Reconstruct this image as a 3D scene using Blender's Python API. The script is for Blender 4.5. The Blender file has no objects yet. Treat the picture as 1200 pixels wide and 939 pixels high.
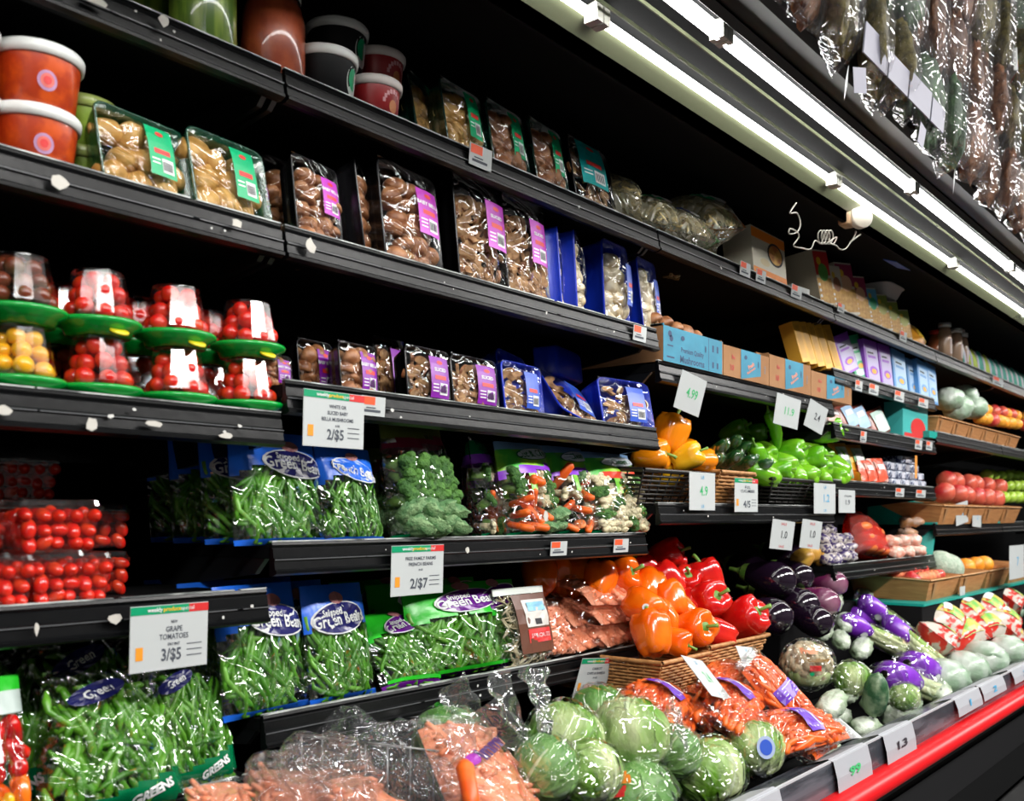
import bpy, bmesh, math, random
from mathutils import Matrix, Vector, Euler, noise
R = random.Random(7)
C = bpy.context.scene.collection
SC = bpy.context.scene
PI = math.pi
# ------------------------------------------------------------------ camera, world, exposure
H = 1.20                                   # eye height
F_PX = 1150.0
TH = math.atan2(945.0, F_PX)               # heading measured from the shelf direction (+X)
cs, sn = math.cos(TH), math.sin(TH)
cam_d = bpy.data.cameras.new('camera'); cam = bpy.data.objects.new('camera', cam_d); C.objects.link(cam)
cam.location = (0, 0, H); cam.rotation_euler = (PI/2, 0, TH - PI/2)
cam_d.sensor_width = 36; cam_d.lens = 36*F_PX/1200; cam_d.shift_y = 135.5/1200; cam_d.clip_start = .02
cam_d.dof.use_dof = True; cam_d.dof.focus_distance = 2.35; cam_d.dof.aperture_fstop = 5.0
SC.camera = cam
SC.view_settings.view_transform = 'Standard'; SC.view_settings.look = 'None'
SC.view_settings.gamma = 1; SC.view_settings.use_curve_mapping = False
SC.view_settings.exposure = 0.55
SC.cycles.max_bounces = 8; SC.cycles.transparent_max_bounces = 24; SC.cycles.diffuse_bounces = 3
SC.cycles.glossy_bounces = 3; SC.cycles.transmission_bounces = 6; SC.cycles.caustics_reflective = False
SC.cycles.caustics_refractive = False; SC.cycles.use_denoising = True; SC.cycles.sample_clamp_indirect = 4
w = bpy.data.worlds.new('World'); SC.world = w; w.use_nodes = True
w.node_tree.nodes['Background'].inputs[0].default_value = (.8, .9, 1, 1)
w.node_tree.nodes['Background'].inputs[1].default_value = .015
TUBE_E = 13.0
CEIL_W = 75.0
def area(name, loc, sx, sy, watt, rot=(0, 0, 0), col=(1, .98, .95)):
    l = bpy.data.lights.new(name, 'AREA'); l.shape = 'RECTANGLE'; l.size = sx; l.size_y = sy; l.energy = watt; l.color = col
    o = bpy.data.objects.new(name, l); o.location = loc; o.rotation_euler = rot; C.objects.link(o); return o
for k in range(5):
    area('ceiling_light_source', (-.6 + 1.9*k, -1.3, 3.12), 1.2, .3, CEIL_W)

def X_at(u, Y):
    a = (u - 600)/F_PX
    return Y*(cs + a*sn)/(sn - a*cs)
def Z_at(u, v, Y):
    z = X_at(u, Y)*cs + Y*sn
    return H + (605 - v)/F_PX*z
def M_at(u, Y):                            # metres per picture pixel there
    return (X_at(u, Y)*cs + Y*sn)/F_PX

# ------------------------------------------------------------------ materials
MATS = {}
def _n(nt, t, **kw):
    n = nt.nodes.new(t)
    for k, v in kw.items(): setattr(n, k, v)
    return n
def mat(name, col=(.5, .5, .5), rough=.5, metal=0, spec=.5, var=None, vscale=8, bump=0, bscale=30, coat=0, emit=0, sub=0, trans=0, stretch=None, detail=3, vlo=.4, vhi=.6):
    if name in MATS: return MATS[name]
    m = bpy.data.materials.new(name); m.use_nodes = True; nt = m.node_tree
    b = nt.nodes['Principled BSDF']
    def S(k, v):
        if k in b.inputs: b.inputs[k].default_value = v
    c4 = (*col, 1); S('Base Color', c4); S('Roughness', rough); S('Metallic', metal); S('Specular IOR Level', spec)
    S('Coat Weight', coat); S('Coat Roughness', .08)
    if sub: S('Subsurface Weight', sub); S('Subsurface Radius', (.01, .006, .004)); S('Subsurface Scale', .5)
    if emit: S('Emission Color', c4); S('Emission Strength', emit)
    if var or bump:
        tc = _n(nt, 'ShaderNodeTexCoord'); mp = _n(nt, 'ShaderNodeMapping'); nt.links.new(tc.outputs['Object'], mp.inputs[0])
        if stretch: mp.inputs['Scale'].default_value = stretch
    if var:
        no = _n(nt, 'ShaderNodeTexNoise'); no.inputs['Scale'].default_value = vscale; no.inputs['Detail'].default_value = detail
        nt.links.new(mp.outputs[0], no.inputs[0])
        rp = _n(nt, 'ShaderNodeValToRGB'); rp.color_ramp.elements[0].color = c4; rp.color_ramp.elements[1].color = (*var, 1)
        rp.color_ramp.elements[0].position = vlo; rp.color_ramp.elements[1].position = vhi
        nt.links.new(no.outputs[0], rp.inputs[0]); nt.links.new(rp.outputs[0], b.inputs['Base Color'])
    if bump:
        no = _n(nt, 'ShaderNodeTexNoise'); no.inputs['Scale'].default_value = bscale; no.inputs['Detail'].default_value = 4
        nt.links.new(mp.outputs[0], no.inputs[0])
        bp = _n(nt, 'ShaderNodeBump'); bp.inputs['Strength'].default_value = bump; bp.inputs['Distance'].default_value = .01
        nt.links.new(no.outputs[0], bp.inputs['Height']); nt.links.new(bp.outputs[0], b.inputs['Normal'])
    MATS[name] = m; return m
def film(name, tint=(1, 1, 1), gloss=.10, rough=.12, bump=.5, bscale=14, haze=0.0, hcol=(.8, .85, .85), edge=.5, detail=1.5):
    """thin clear plastic: lets the light through, with a creased glossy skin and a little milkiness"""
    if name in MATS: return MATS[name]
    m = bpy.data.materials.new(name); m.use_nodes = True; nt = m.node_tree
    for n in list(nt.nodes): nt.nodes.remove(n)
    out = _n(nt, 'ShaderNodeOutputMaterial'); tr = _n(nt, 'ShaderNodeBsdfTransparent'); tr.inputs[0].default_value = (*tint, 1)
    gl = _n(nt, 'ShaderNodeBsdfGlossy'); gl.inputs['Roughness'].default_value = rough; gl.inputs[0].default_value = (1, 1, 1, 1)
    tc = _n(nt, 'ShaderNodeTexCoord'); no = _n(nt, 'ShaderNodeTexNoise'); no.inputs['Scale'].default_value = bscale
    no.inputs['Detail'].default_value = detail; no.inputs['Distortion'].default_value = 1.6; nt.links.new(tc.outputs['Object'], no.inputs[0])
    bp = _n(nt, 'ShaderNodeBump'); bp.inputs['Strength'].default_value = min(bump, 1); bp.inputs['Distance'].default_value = .02*max(bump, 1)
    v1 = _n(nt, 'ShaderNodeMath', operation='MULTIPLY_ADD'); v1.inputs[1].default_value = 2; v1.inputs[2].default_value = -1; nt.links.new(no.outputs[0], v1.inputs[0])
    v2 = _n(nt, 'ShaderNodeMath', operation='ABSOLUTE'); nt.links.new(v1.outputs[0], v2.inputs[0])
    v3 = _n(nt, 'ShaderNodeMath', operation='POWER'); v3.inputs[1].default_value = .7; nt.links.new(v2.outputs[0], v3.inputs[0])
    nt.links.new(v3.outputs[0], bp.inputs['Height']); nt.links.new(bp.outputs[0], gl.inputs['Normal'])
    lw = _n(nt, 'ShaderNodeLayerWeight'); lw.inputs[0].default_value = .35; nt.links.new(bp.outputs[0], lw.inputs['Normal'])
    mm = _n(nt, 'ShaderNodeMath', operation='MULTIPLY_ADD'); nt.links.new(lw.outputs['Facing'], mm.inputs[0])
    mm.inputs[1].default_value = edge; mm.inputs[2].default_value = gloss; mm.use_clamp = True
    mx = _n(nt, 'ShaderNodeMixShader'); nt.links.new(mm.outputs[0], mx.inputs[0]); nt.links.new(gl.outputs[0], mx.inputs[2])
    if haze:
        df = _n(nt, 'ShaderNodeBsdfDiffuse'); df.inputs[0].default_value = (*hcol, 1)
        tl = _n(nt, 'ShaderNodeBsdfTranslucent'); tl.inputs[0].default_value = (*hcol, 1)
        m0 = _n(nt, 'ShaderNodeMixShader'); m0.inputs[0].default_value = .4; nt.links.new(df.outputs[0], m0.inputs[1]); nt.links.new(tl.outputs[0], m0.inputs[2])
        m1 = _n(nt, 'ShaderNodeMixShader'); m1.inputs[0].default_value = haze
        nt.links.new(tr.outputs[0], m1.inputs[1]); nt.links.new(m0.outputs[0], m1.inputs[2]); nt.links.new(m1.outputs[0], mx.inputs[1])
    else: nt.links.new(tr.outputs[0], mx.inputs[1])
    nt.links.new(mx.outputs[0], out.inputs[0]); MATS[name] = m; return m

# plain colours by name
def P(name, col, **k): return mat(name, col, **k)
BLK = P('black_enamel', (.008, .009, .010), rough=.28, spec=.5)
BLKM = P('black_matte', (.002, .0022, .0025), rough=.8, spec=.1)
RAILB = P('price_rail_black', (.0022, .0025, .003), rough=.30, spec=.22, bump=.04, bscale=60)
SILV = P('rail_edge_highlight', (.55, .58, .56), rough=.35, spec=.5, var=(.10, .11, .11), vscale=14, vlo=.45, vhi=.6, stretch=(1, 6, 6))  # highlight along the rail lip, put into the colour
WHT = P('paper_white', (.72, .74, .74), rough=.6)
INK = P('ink_black', (.015, .015, .02), rough=.6)
PURP = P('label_purple', (.22, .015, .33), rough=.35)
MAG = P('label_magenta', (.42, .02, .42), rough=.35)
GRNL = P('label_green', (.0, .36, .14), rough=.35)
TEAL = P('label_teal', (.0, .34, .34), rough=.35)
REDL = P('label_red', (.62, .03, .03), rough=.4)
ORGL = P('label_orange', (.85, .25, .02), rough=.4)
YELL = P('label_yellow', (.80, .52, .02), rough=.4)
BLUL = P('label_blue', (.03, .09, .50), rough=.35)
NAVY = P('label_navy', (.012, .014, .10), rough=.3)
DGRN = P('label_dark_green', (.0, .14, .05), rough=.35)
GREY = P('label_grey', (.35, .36, .38), rough=.5)
SKYB = P('label_sky', (.25, .55, .75), rough=.4)

# ------------------------------------------------------------------ mesh builder
FONT_CACHE = {}
def text_data(s, size, bold=0.0):
    k = (s, size, bold)
    if k not in FONT_CACHE:
        cu = bpy.data.curves.new('txt', 'FONT'); cu.body = s; cu.size = size; cu.align_x = 'CENTER'; cu.align_y = 'CENTER'
        cu.resolution_u = 2; cu.offset = bold
        o = bpy.data.objects.new('txt', cu); me = bpy.data.meshes.new_from_object(o)
        FONT_CACHE[k] = ([v.co.copy() for v in me.vertices], [tuple(p.vertices) for p in me.polygons])
        bpy.data.objects.remove(o); bpy.data.curves.remove(cu); bpy.data.meshes.remove(me)
    return FONT_CACHE[k]
class MB:
    def __init__(s, T=None): s.v = []; s.f = []; s.fm = []; s.sm = []; s.mats = []; s.T = T or Matrix()
    def mi(s, m):
        if m not in s.mats: s.mats.append(m)
        return s.mats.index(m)
    def add(s, vs, fs, m, smooth=False, fn=None):
        b = len(s.v); k = s.mi(m) if not isinstance(m, list) else None
        for p in vs:
            p = Vector(p)
            if fn: p = Vector(fn(p))
            s.v.append(tuple(s.T @ p))
        for i, f in enumerate(fs):
            s.f.append(tuple(b + a for a in f)); s.fm.append(k if k is not None else s.mi(m[i])); s.sm.append(smooth)
        return s
    def box(s, x0, y0, z0, x1, y1, z1, m):
        return s.add([(x0,y0,z0),(x1,y0,z0),(x1,y1,z0),(x0,y1,z0),(x0,y0,z1),(x1,y0,z1),(x1,y1,z1),(x0,y1,z1)],
              [(0,3,2,1),(4,5,6,7),(0,1,5,4),(1,2,6,5),(2,3,7,6),(3,0,4,7)], m)
    def cbox(s, c, d, m, rot=None):
        T = s.T; s.T = T @ Matrix.Translation(c) @ (Euler(rot).to_matrix().to_4x4() if rot else Matrix())
        s.box(-d[0]/2, -d[1]/2, -d[2]/2, d[0]/2, d[1]/2, d[2]/2, m); s.T = T; return s
    def rbox(s, x0, y0, z0, x1, y1, z1, m, r=.006, n=3):            # box with its vertical edges and rims rounded
        def ring(ins, z):
            rr = max(r - ins, .0005); a = []
            for (cx, cy, q) in ((x1-r, y1-r, 0), (x0+r, y1-r, 1), (x0+r, y0+r, 2), (x1-r, y0+r, 3)):
                for k in range(n+1):
                    t = (q + k/n)*PI/2; a.append((cx + rr*math.cos(t), cy + rr*math.sin(t), z))
            return a
        e = min(r, (z1-z0)/2)*.6
        L = [ring(e, z0), ring(0, z0+e), ring(0, z1-e), ring(e, z1)]
        k = len(L[0]); vs = sum(L, []); fs = []
        for a in range(3):
            for i in range(k): j = (i+1) % k; fs.append((a*k+i, a*k+j, (a+1)*k+j, (a+1)*k+i))
        fs.append(tuple(range(k-1, -1, -1))); fs.append(tuple(3*k+i for i in range(k)))
        return s.add(vs, fs, m, True)
    def lathe(s, prof, m, n=20, c=(0, 0, 0), fn=None, sq=0, cap=True):
        vs = []; fs = []
        for (r, z) in prof:
            for i in range(n):
                t = 2*PI*i/n; q = 1
                if sq: q = 1/max(abs(math.cos(t))**sq + abs(math.sin(t))**sq, 1e-6)**(1/sq)
                vs.append((c[0] + r*q*math.cos(t), c[1] + r*q*math.sin(t), c[2] + z))
        for a in range(len(prof)-1):
            for i in range(n): j = (i+1) % n; fs.append((a*n+i, a*n+j, (a+1)*n+j, (a+1)*n+i))
        if cap:
            if prof[0][0] > 1e-4: fs.append(tuple(range(n-1, -1, -1)))
            if prof[-1][0] > 1e-4: fs.append(tuple((len(prof)-1)*n+i for i in range(n)))
        mm = m if not isinstance(m, list) else [m[min(k//n, len(m)-1)] for k in range(len(fs))]
        return s.add(vs, fs, mm, True, fn)
    def tube(s, path, r, m, n=7, cap=True, flat=1.0):
        path = [Vector(p) for p in path]; L = len(path); vs = []; fs = []
        up = Vector((0, 0, 1)); pn = None
        for i, p in enumerate(path):
            t = (path[min(i+1, L-1)] - path[max(i-1, 0)]).normalized()
            if pn is None: pn = t.cross(up if abs(t.z) < .9 else Vector((1, 0, 0))).normalized()
            pn = (pn - t*pn.dot(t)).normalized(); b = t.cross(pn)
            rr = r[i] if isinstance(r, (list, tuple)) else r
            for k in range(n):
                a = 2*PI*k/n; vs.append(p + pn*rr*math.cos(a) + b*rr*flat*math.sin(a))
        for a in range(L-1):
            for i in range(n): j = (i+1) % n; fs.append((a*n+i, a*n+j, (a+1)*n+j, (a+1)*n+i))
        if cap: fs.append(tuple(range(n-1, -1, -1))); fs.append(tuple((L-1)*n+i for i in range(n)))
        return s.add(vs, fs, m, True)
    def blob(s, c, r, m, amp=0.0, sc=3.0, seed=0, nu=14, nv=9, fn=None, rot=None):
        vs = []; fs = []; E = Euler(rot).to_matrix() if rot else Matrix.Identity(3)
        off = Vector((seed*3.1, seed*1.7, seed*.9))
        for j in range(nv+1):
            ph = PI*j/nv
            for i in range(nu):
                t = 2*PI*i/nu; d = Vector((math.sin(ph)*math.cos(t), math.sin(ph)*math.sin(t), math.cos(ph)))
                k = 1 + amp*noise.noise(d*sc + off) if amp else 1
                q = Vector((d.x*r[0]*k, d.y*r[1]*k, d.z*r[2]*k))
                if fn: q = Vector(fn(q, d))
                vs.append(Vector(c) + E @ q)
        for j in range(nv):
            for i in range(nu):
                k = (i+1) % nu; fs.append((j*nu+i, (j+1)*nu+i, (j+1)*nu+k, j*nu+k))
        return s.add(vs, fs, m, True)
    def grid(s, fn, nu, nv, m, smooth=True, mf=None):
        vs = [fn(i/nu, j/nv) for j in range(nv+1) for i in range(nu+1)]; fs = []; ms = []
        for j in range(nv):
            for i in range(nu):
                a = j*(nu+1)+i; fs.append((a, a+1, a+nu+2, a+nu+1)); ms.append(mf((i+.5)/nu, (j+.5)/nv) if mf else m)
        return s.add(vs, fs, ms, smooth)
    def quad(s, x0, z0, x1, z1, y, m, fn=None):                      # upright rectangle facing -y
        return s.add([(x0, y, z0), (x1, y, z0), (x1, y, z1), (x0, y, z1)], [(0, 1, 2, 3)], m, False, fn)
    def text(s, t, x, z, size, m, y=0, fn=None, sx=1.0, rot=0.0, bold=0.0):
        vs, fs = text_data(t, size, bold); c_, s_ = math.cos(rot), math.sin(rot)
        return s.add([(x + (v.x*sx*c_ - v.y*s_), y, z + (v.x*sx*s_ + v.y*c_)) for v in vs], fs, m, False, fn)
    def disc(s, x, z, rx, rz, y, m, n=20, fn=None, rings=1):
        vs = [(x, y, z)]; fs = []
        for q in range(1, rings+1):
            for i in range(n):
                t = 2*PI*i/n; vs.append((x + rx*q/rings*math.cos(t), y, z + rz*q/rings*math.sin(t)))
        for i in range(n): fs.append((0, 1+i, 1+(i+1) % n))
        for q in range(1, rings):
            for i in range(n):
                j = (i+1) % n; a = 1+(q-1)*n; b = 1+q*n; fs.append((a+i, b+i, b+j, a+j))
        return s.add(vs, fs, m, False, fn)
    def extr(s, prof, x0, x1, m, mf=None, smooth=False):             # (y,z) outline extruded along x
        n = len(prof); vs = [(x0, y, z) for y, z in prof] + [(x1, y, z) for y, z in prof]
        fs = [(i, (i+1) % n, n+(i+1) % n, n+i) for i in range(n)]; ms = [mf(i) if mf else m for i in range(n)]
        fs += [tuple(range(n-1, -1, -1)), tuple(range(n, 2*n))]; ms += [m, m]
        return s.add(vs, fs, ms, smooth)
    def mesh(s, name):
        me = bpy.data.meshes.new(name); me.from_pydata(s.v, [], s.f)
        for m in s.mats: me.materials.append(m)
        me.polygons.foreach_set('material_index', s.fm); me.polygons.foreach_set('use_smooth', s.sm); me.update()
        return me
# a thing = Empty + parts.  spec: list of (part name, MB or mesh, kind/label or None, [sub parts])
class Kind:
    """one built example; .put() copies it object by object, sharing its meshes"""
    def __init__(k, name, cat, parts):
        k.name = name; k.cat = cat; k.parts = []
        for p in parts: k.parts.append(k.read(p))
    def read(k, p):
        n, mb = p[0], p[1]; extra = p[2] if len(p) > 2 else None; subs = p[3] if len(p) > 3 else []
        loc = p[4] if len(p) > 4 else None
        me = mb.mesh(n) if isinstance(mb, MB) else mb
        return (n, me, extra, [k.read(q) for q in subs], loc)
    def put(k, loc, rot=(0, 0, 0), sc=1.0, label='', group=None, cat=None):
        r = bpy.data.objects.new(k.name, None); r.empty_display_size = .02; C.objects.link(r)
        r.location = loc; r.rotation_euler = rot; r.scale = (sc, sc, sc) if not isinstance(sc, tuple) else sc
        r['label'] = label; r['category'] = cat or k.cat
        if group: r['group'] = group
        def rec(par, ps):
            for (n, me, extra, subs, l) in ps:
                o = bpy.data.objects.new(n, me); C.objects.link(o); o.parent = par
                if l is not None: o.matrix_local = l
                if extra:
                    for a, b in extra.items(): o[a] = b
                rec(o, subs)
        rec(r, k.parts); return r
class One:
    """a kind that is a single mesh"""
    def __init__(k, name, cat, mb): k.name = name; k.cat = cat; k.me = mb.mesh(name) if isinstance(mb, MB) else mb
    def put(k, loc, rot=(0, 0, 0), sc=1.0, label='', group=None, cat=None):
        r = bpy.data.objects.new(k.name, k.me); C.objects.link(r); r.location = loc; r.rotation_euler = rot
        r.scale = (sc, sc, sc) if not isinstance(sc, tuple) else sc
        r['label'] = label; r['category'] = cat or k.cat
        if group: r['group'] = group
        return r
STUFF = {'kind': 'stuff'}
ORD = ['', 'second', 'third', 'fourth', 'fifth', 'sixth', 'seventh', 'eighth', 'ninth', 'tenth', 'eleventh', 'twelfth', 'thirteenth', 'fourteenth', 'fifteenth', 'sixteenth', 'seventeenth', 'eighteenth', 'nineteenth', 'twentieth']
def nth(i, n=None, a='left', b='right'):
    if i == 0: return '%smost' % a
    if n is not None and i == n-1: return '%smost' % b
    return '%s from the %s' % (ORD[i], a)
def struct(name, mb):
    o = bpy.data.objects.new(name, mb.mesh(name)); C.objects.link(o); o['kind'] = 'structure'; return o
# ------------------------------------------------------------------ room
FLOORM = P('store_floor_tile', (.05, .05, .05), rough=.35, var=(.035, .035, .035), vscale=3)
WALLM = P('store_wall_paint', (.42, .42, .40), rough=.8, var=(.38, .38, .37), vscale=2)
CEILM = P('ceiling_tile', (.16, .16, .16), rough=.9, bump=.2, bscale=90)
struct('floor', MB().box(-2.5, -2.8, -.05, 13, 2.6, 0, FLOORM))
struct('ceiling', MB().box(-2.5, -2.8, 3.2, 13, 2.6, 3.3, CEILM))
struct('wall_back', MB().box(-2.5, 2.5, 0, 13, 2.6, 3.2, WALLM))
struct('wall_front', MB().box(-2.5, -2.8, 0, 13, -2.7, 3.2, P('dark_wall_paint', (.035, .035, .035), rough=.8)))
struct('wall_left', MB().box(-2.5, -2.7, 0, -2.4, 2.5, 3.2, WALLM))
struct('wall_right', MB().box(12.9, -2.7, 0, 13, 2.5, 3.2, WALLM))
DIFF = P('lamp_diffuser', (1, .98, .95), emit=5)
for k in range(5):
    x = -.6 + 1.9*k
    fx = Kind('ceiling_light', 'light', [('frame', MB().box(x-.65, -1.5, 3.15, x+.65, -1.1, 3.2, WHT)), ('diffuser', MB().box(x-.6, -1.46, 3.14, x+.6, -1.14, 3.151, DIFF))])
    fx.put((0, 0, 0), label='ceiling light over the aisle, %s of five' % nth(k, 5), group='ceiling lights over the aisle')
# ------------------------------------------------------------------ the refrigerated case
XA, XB = -.35, 12.0
Z0 = H
STEEL = P('stainless_trough', (.55, .57, .56), rough=.25, metal=1)
TUBE = P('lamp_tube_light', (1, .99, .96), emit=TUBE_E)
SOCK = P('lamp_socket', (.5, .5, .45), rough=.4)
REFL = P('reflector_enamel', (.10, .11, .065), rough=.25, spec=.5)
UND = P('canopy_enamel', (.008, .009, .008), rough=.42, spec=.3)
BUMP = P('red_bumper', (.66, .008, .012), rough=.38, spec=.35)
SLEEVE = P('bin_rail_grey', (.10, .105, .125), rough=.25, spec=.6, var=(.035, .04, .05), vscale=7, stretch=(.6, 6, 6))
DARKP = P('kick_plate', (.006, .006, .007), rough=.5, spec=.2)
body = MB()
body.box(XA, 1.92, .1, XB, 2.0, Z0+1.2, BLKM)                         # back panel
body.box(XA, 1.16, Z0+.995, XB, 1.92, Z0+1.02, BLKM)                  # inner top
for x in (XA-.04, XB):
    body.box(x, .95, .1, x+.04, 2.0, Z0+.95, BLKM)
base = MB()
base.extr([(.93, .14), (.93, .46), (.90, .48), (.90, .50), (1.0, .50), (1.18, .53), (1.92, .53), (1.92, .1), (1.0, .1)], XA, XB, BLKM)
base.box(XA, .925, .28, XB, .932, .40, DARKP); base.box(XA, .925, .42, XB, .932, .47, DARKP)
can = MB()
can.extr([(.80, Z0+.955), (.785, Z0+.965), (.775, Z0+.99), (.775, Z0+1.22), (1.95, Z0+1.22), (1.95, Z0+1.02), (1.17, Z0+1.02), (1.16, Z0+.925), (1.145, Z0+.925), (1.145, Z0+.99), (.985, Z0+1.02), (.90, Z0+1.0), (.885, Z0+.985)], XA, XB, UND, mf=lambda i: BLKM if i >= 7 and i < 12 else UND)
light_parts = []
tr = MB()
tr.extr([(1.145, Z0+.925), (1.150, Z0+.925), (1.150, Z0+.99), (1.145, Z0+.99)], XA, XB, P('trough_edge_brown', (.07, .045, .03), rough=.4))
tr.extr([(1.10, Z0+.985), (1.14, Z0+.955), (1.143, Z0+.960), (1.105, Z0+.995)], XA, XB, REFL)
tr.extr([(.885, Z0+.98), (.90, Z0+.97), (.905, Z0+.975), (.90, Z0+1.0)], XA, XB, UND)
for y, z in ((1.002, .985), (1.06, .982)): tr.box(XA, y, Z0+z, XB, y+.003, Z0+z+.008, REFL)
front = MB()
front.extr([(.905, .515), (.898, .515), (.898, .49), (.905, .49)], XA, XB, BLK)
ray = [('back_panel', body), ('base', base), ('canopy', can), ('light_trough', tr)]
for row, (ty, tz, tw) in enumerate(((.945, .985, 1.19), (1.095, .978, 1.19))):
    off = (.35 if row == 0 else .12)
    for i in range(11):
        x0 = XA + off + 1.22*i - .6
        xa_, xb_ = max(x0, XA), min(x0 + tw, XB)
        if xb_ - xa_ < .2: continue
        r_ = .015 if row == 0 else .009
        t = MB().tube([(xa_, ty, Z0+tz), (xb_, ty, Z0+tz)], r_, TUBE, n=12)
        ray.append(('lamp_tube', t, None, [('lamp_socket', MB().box(xs, ty-.016, Z0+tz-.014, xs+.02, ty+.016, Z0+tz+.035, SOCK)) for xs in (xa_-.012, xb_-.006)]))
# front rail of the produce bin, with its clear riser and the bumper
rail = MB()
RZ = Z0 - .585
rail.extr([(.895, RZ-.105), (.885, RZ-.10), (.893, RZ-.004), (.898, RZ), (.90, RZ), (.985, RZ-.028), (.985, RZ-.036), (.905, RZ-.02)], XA, XB, SLEEVE)
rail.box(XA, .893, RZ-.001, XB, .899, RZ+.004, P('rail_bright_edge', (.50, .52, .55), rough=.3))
ray.append(('bin_rail', rail))
bm_ = MB(); bz = Z0 - .81*.86 + .015
bm_.extr([(.86+.028*math.cos(a)*-1, bz + .026*math.sin(a)) for a in [PI*(-.5 + k/10) for k in range(11)]] + [(.90, bz+.026), (.90, bz-.026)], XA, XB, BUMP, smooth=True)
ray.append(('bumper', bm_, {'label': 'red rounded bumper strip'}))
case = Kind('refrigerated_case', 'display case', ray)
case.put((0, 0, 0), label='long black refrigerated produce case with lit canopy and red bumper')
# ------------------------------------------------------------------ shelves
B = [-.30, 1.04, 2.26, 3.48, 4.70, 5.92, 7.14, 8.36, 9.58, 10.8]
SHELVES = {}
def shelf(key, i, j, z, y0, label, depth=.45, tilt=0.0, seed=0, scraps=6):
    x0, x1 = B[i]+.004, B[j]-.004; zz = Z0 + z
    d = MB().box(x0, y0+.004, zz-.022, x1, y0+depth, zz, BLKM)
    for xx in (x0+.002, x1-.012): d.extr([(y0+.02, zz-.022), (y0+depth, zz-.022), (y0+depth, zz-.10), (y0+.05, zz-.05)], xx, xx+.01, BLK)
    p = []                                                           # ribbed price rail profile
    zc = zz + .006
    out = [(y0+.006, zc), (y0-.001, zc+.001), (y0-.003, zc-.004), (y0-.001, zc-.009), (y0-.004, zc-.011), (y0-.006, zc-.026), (y0-.010, zc-.029), (y0-.008, zc-.033), (y0-.010, zc-.046), (y0-.014, zc-.049), (y0-.014, zc-.054), (y0-.004, zc-.058), (y0+.006, zc-.058)]
    r = MB().extr(out, x0, x1, RAILB)
    e = MB()
    rr = random.Random(seed*7+3); x = x0                             # lip highlight painted as a pale top strip in broken lengths
    while x < x1:
        l = rr.uniform(.15, .6); xe = min(x+l, x1)
        e.box(x, y0-.0025, zc+.0012, xe, y0+.006, zc+.0032, SILV); e.box(x, y0-.0108, zc-.0305, xe, y0-.009, zc-.0288, P('rib_highlight', (.10, .105, .11), rough=.3)); x = xe + rr.choice((.002, .004, .012))  # second, greyer line paints the highlight on the rib
    S_ = []
    for k in range((scraps+1)//2+1):                                          # torn sticker remains
        x = rr.uniform(x0+.03, x1-.03); zc2 = zc - rr.uniform(.016, .045); sz = rr.uniform(.0012, .0045)
        n = 7; pts = [(x + sz*1.2*rr.uniform(.5, 1.1)*math.cos(2*PI*q/n), y0-.0145, zc2 + sz*rr.uniform(.5, 1.1)*math.sin(2*PI*q/n)) for q in range(n)]
        S_.append(('sticker_scrap', MB().add(pts, [tuple(range(n))], P('sticker_scrap_white', (.6, .6, .57), rough=.7))))
    parts = [('deck', d), ('price_rail', r, None, [('rail_edge', e)] + S_)]
    k = Kind('display_shelf', 'shelf', parts); k.put((0, 0, 0), label=label, group='black display shelves in the case')
    SHELVES[key] = (zz, y0)
shelf('1a', 0, 1, .755, 1.36, 'upper left black shelf carrying tubs and jars', seed=1, scraps=8)
shelf('1b', 1, 2, .755, 1.36, 'top black shelf carrying green potato and mushroom trays', seed=2)
shelf('1c', 2, 3, .755, 1.36, 'top black shelf carrying clear noodle bags and a flatbread box', seed=3)
shelf('1d', 3, 4, .755, 1.36, 'top black shelf carrying leaning noodle boxes', seed=4)
shelf('1e', 4, 5, .755, 1.36, 'top black shelf carrying red-lidded jars and lime cartons', seed=5)
for q in (5, 6, 7, 8): shelf('1'+'fghi'[q-5], q, q+1, .755, 1.36, 'far top black shelf, %s beyond the jars' % ['first', 'second', 'third', 'last'][q-5], seed=q)
shelf('2a', 0, 1, .488, 1.36, 'black shelf carrying orange tubs and potato trays', seed=11, scraps=7)
shelf('2b', 1, 2, .488, 1.36, 'black shelf carrying tall mushroom packs with purple and blue labels', seed=12, scraps=7)
shelf('3a', 0, 1, .168, 1.36, 'black shelf carrying the domed cups of cherry tomatoes', seed=13, scraps=9)
shelf('3b', 1, 2, .225, 1.36, 'black shelf carrying short sliced mushroom packs and blue trays', seed=14, scraps=8)
shelf('4b', 1, 2, -.052, 1.395, 'black shelf carrying bean bags and vegetable medley bags', seed=15, scraps=6)
shelf('5a', 0, 1, -.132, 1.40, 'black shelf carrying clamshells of grape tomatoes', seed=16, scraps=8)
shelf('6b', 1, 2, -.355, 1.42, 'low black shelf carrying green bean bags and carrot chips', seed=17, scraps=6)
shelf('7a', 0, 1, -.452, 1.42, 'lowest left black shelf carrying large snap pea bags', seed=18, scraps=4)
shelf('2c', 2, 3, .408, 1.36, 'black shelf carrying the blue and tan mushroom crates', seed=19)
shelf('4c', 2, 3, .028, 1.36, 'black shelf carrying baskets of yellow and green peppers', seed=20, scraps=3)
shelf('2d', 3, 4, .53, 1.36, 'black shelf carrying yellow, purple and blue cartons', seed=21)
shelf('3d', 3, 4, .333, 1.36, 'black shelf carrying small packets below the cartons', seed=22, scraps=3)
shelf('4d', 3, 4, .125, 1.36, 'black shelf carrying orange packets and blueberry boxes', seed=23, scraps=3)
shelf('5d', 3, 4, -.185, 1.36, 'black shelf carrying netted onions and garlic', seed=24, scraps=2)
shelf('3e', 4, 5, .385, 1.36, 'far black shelf carrying cabbages and oranges in wooden crates', seed=25, scraps=2)
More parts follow.
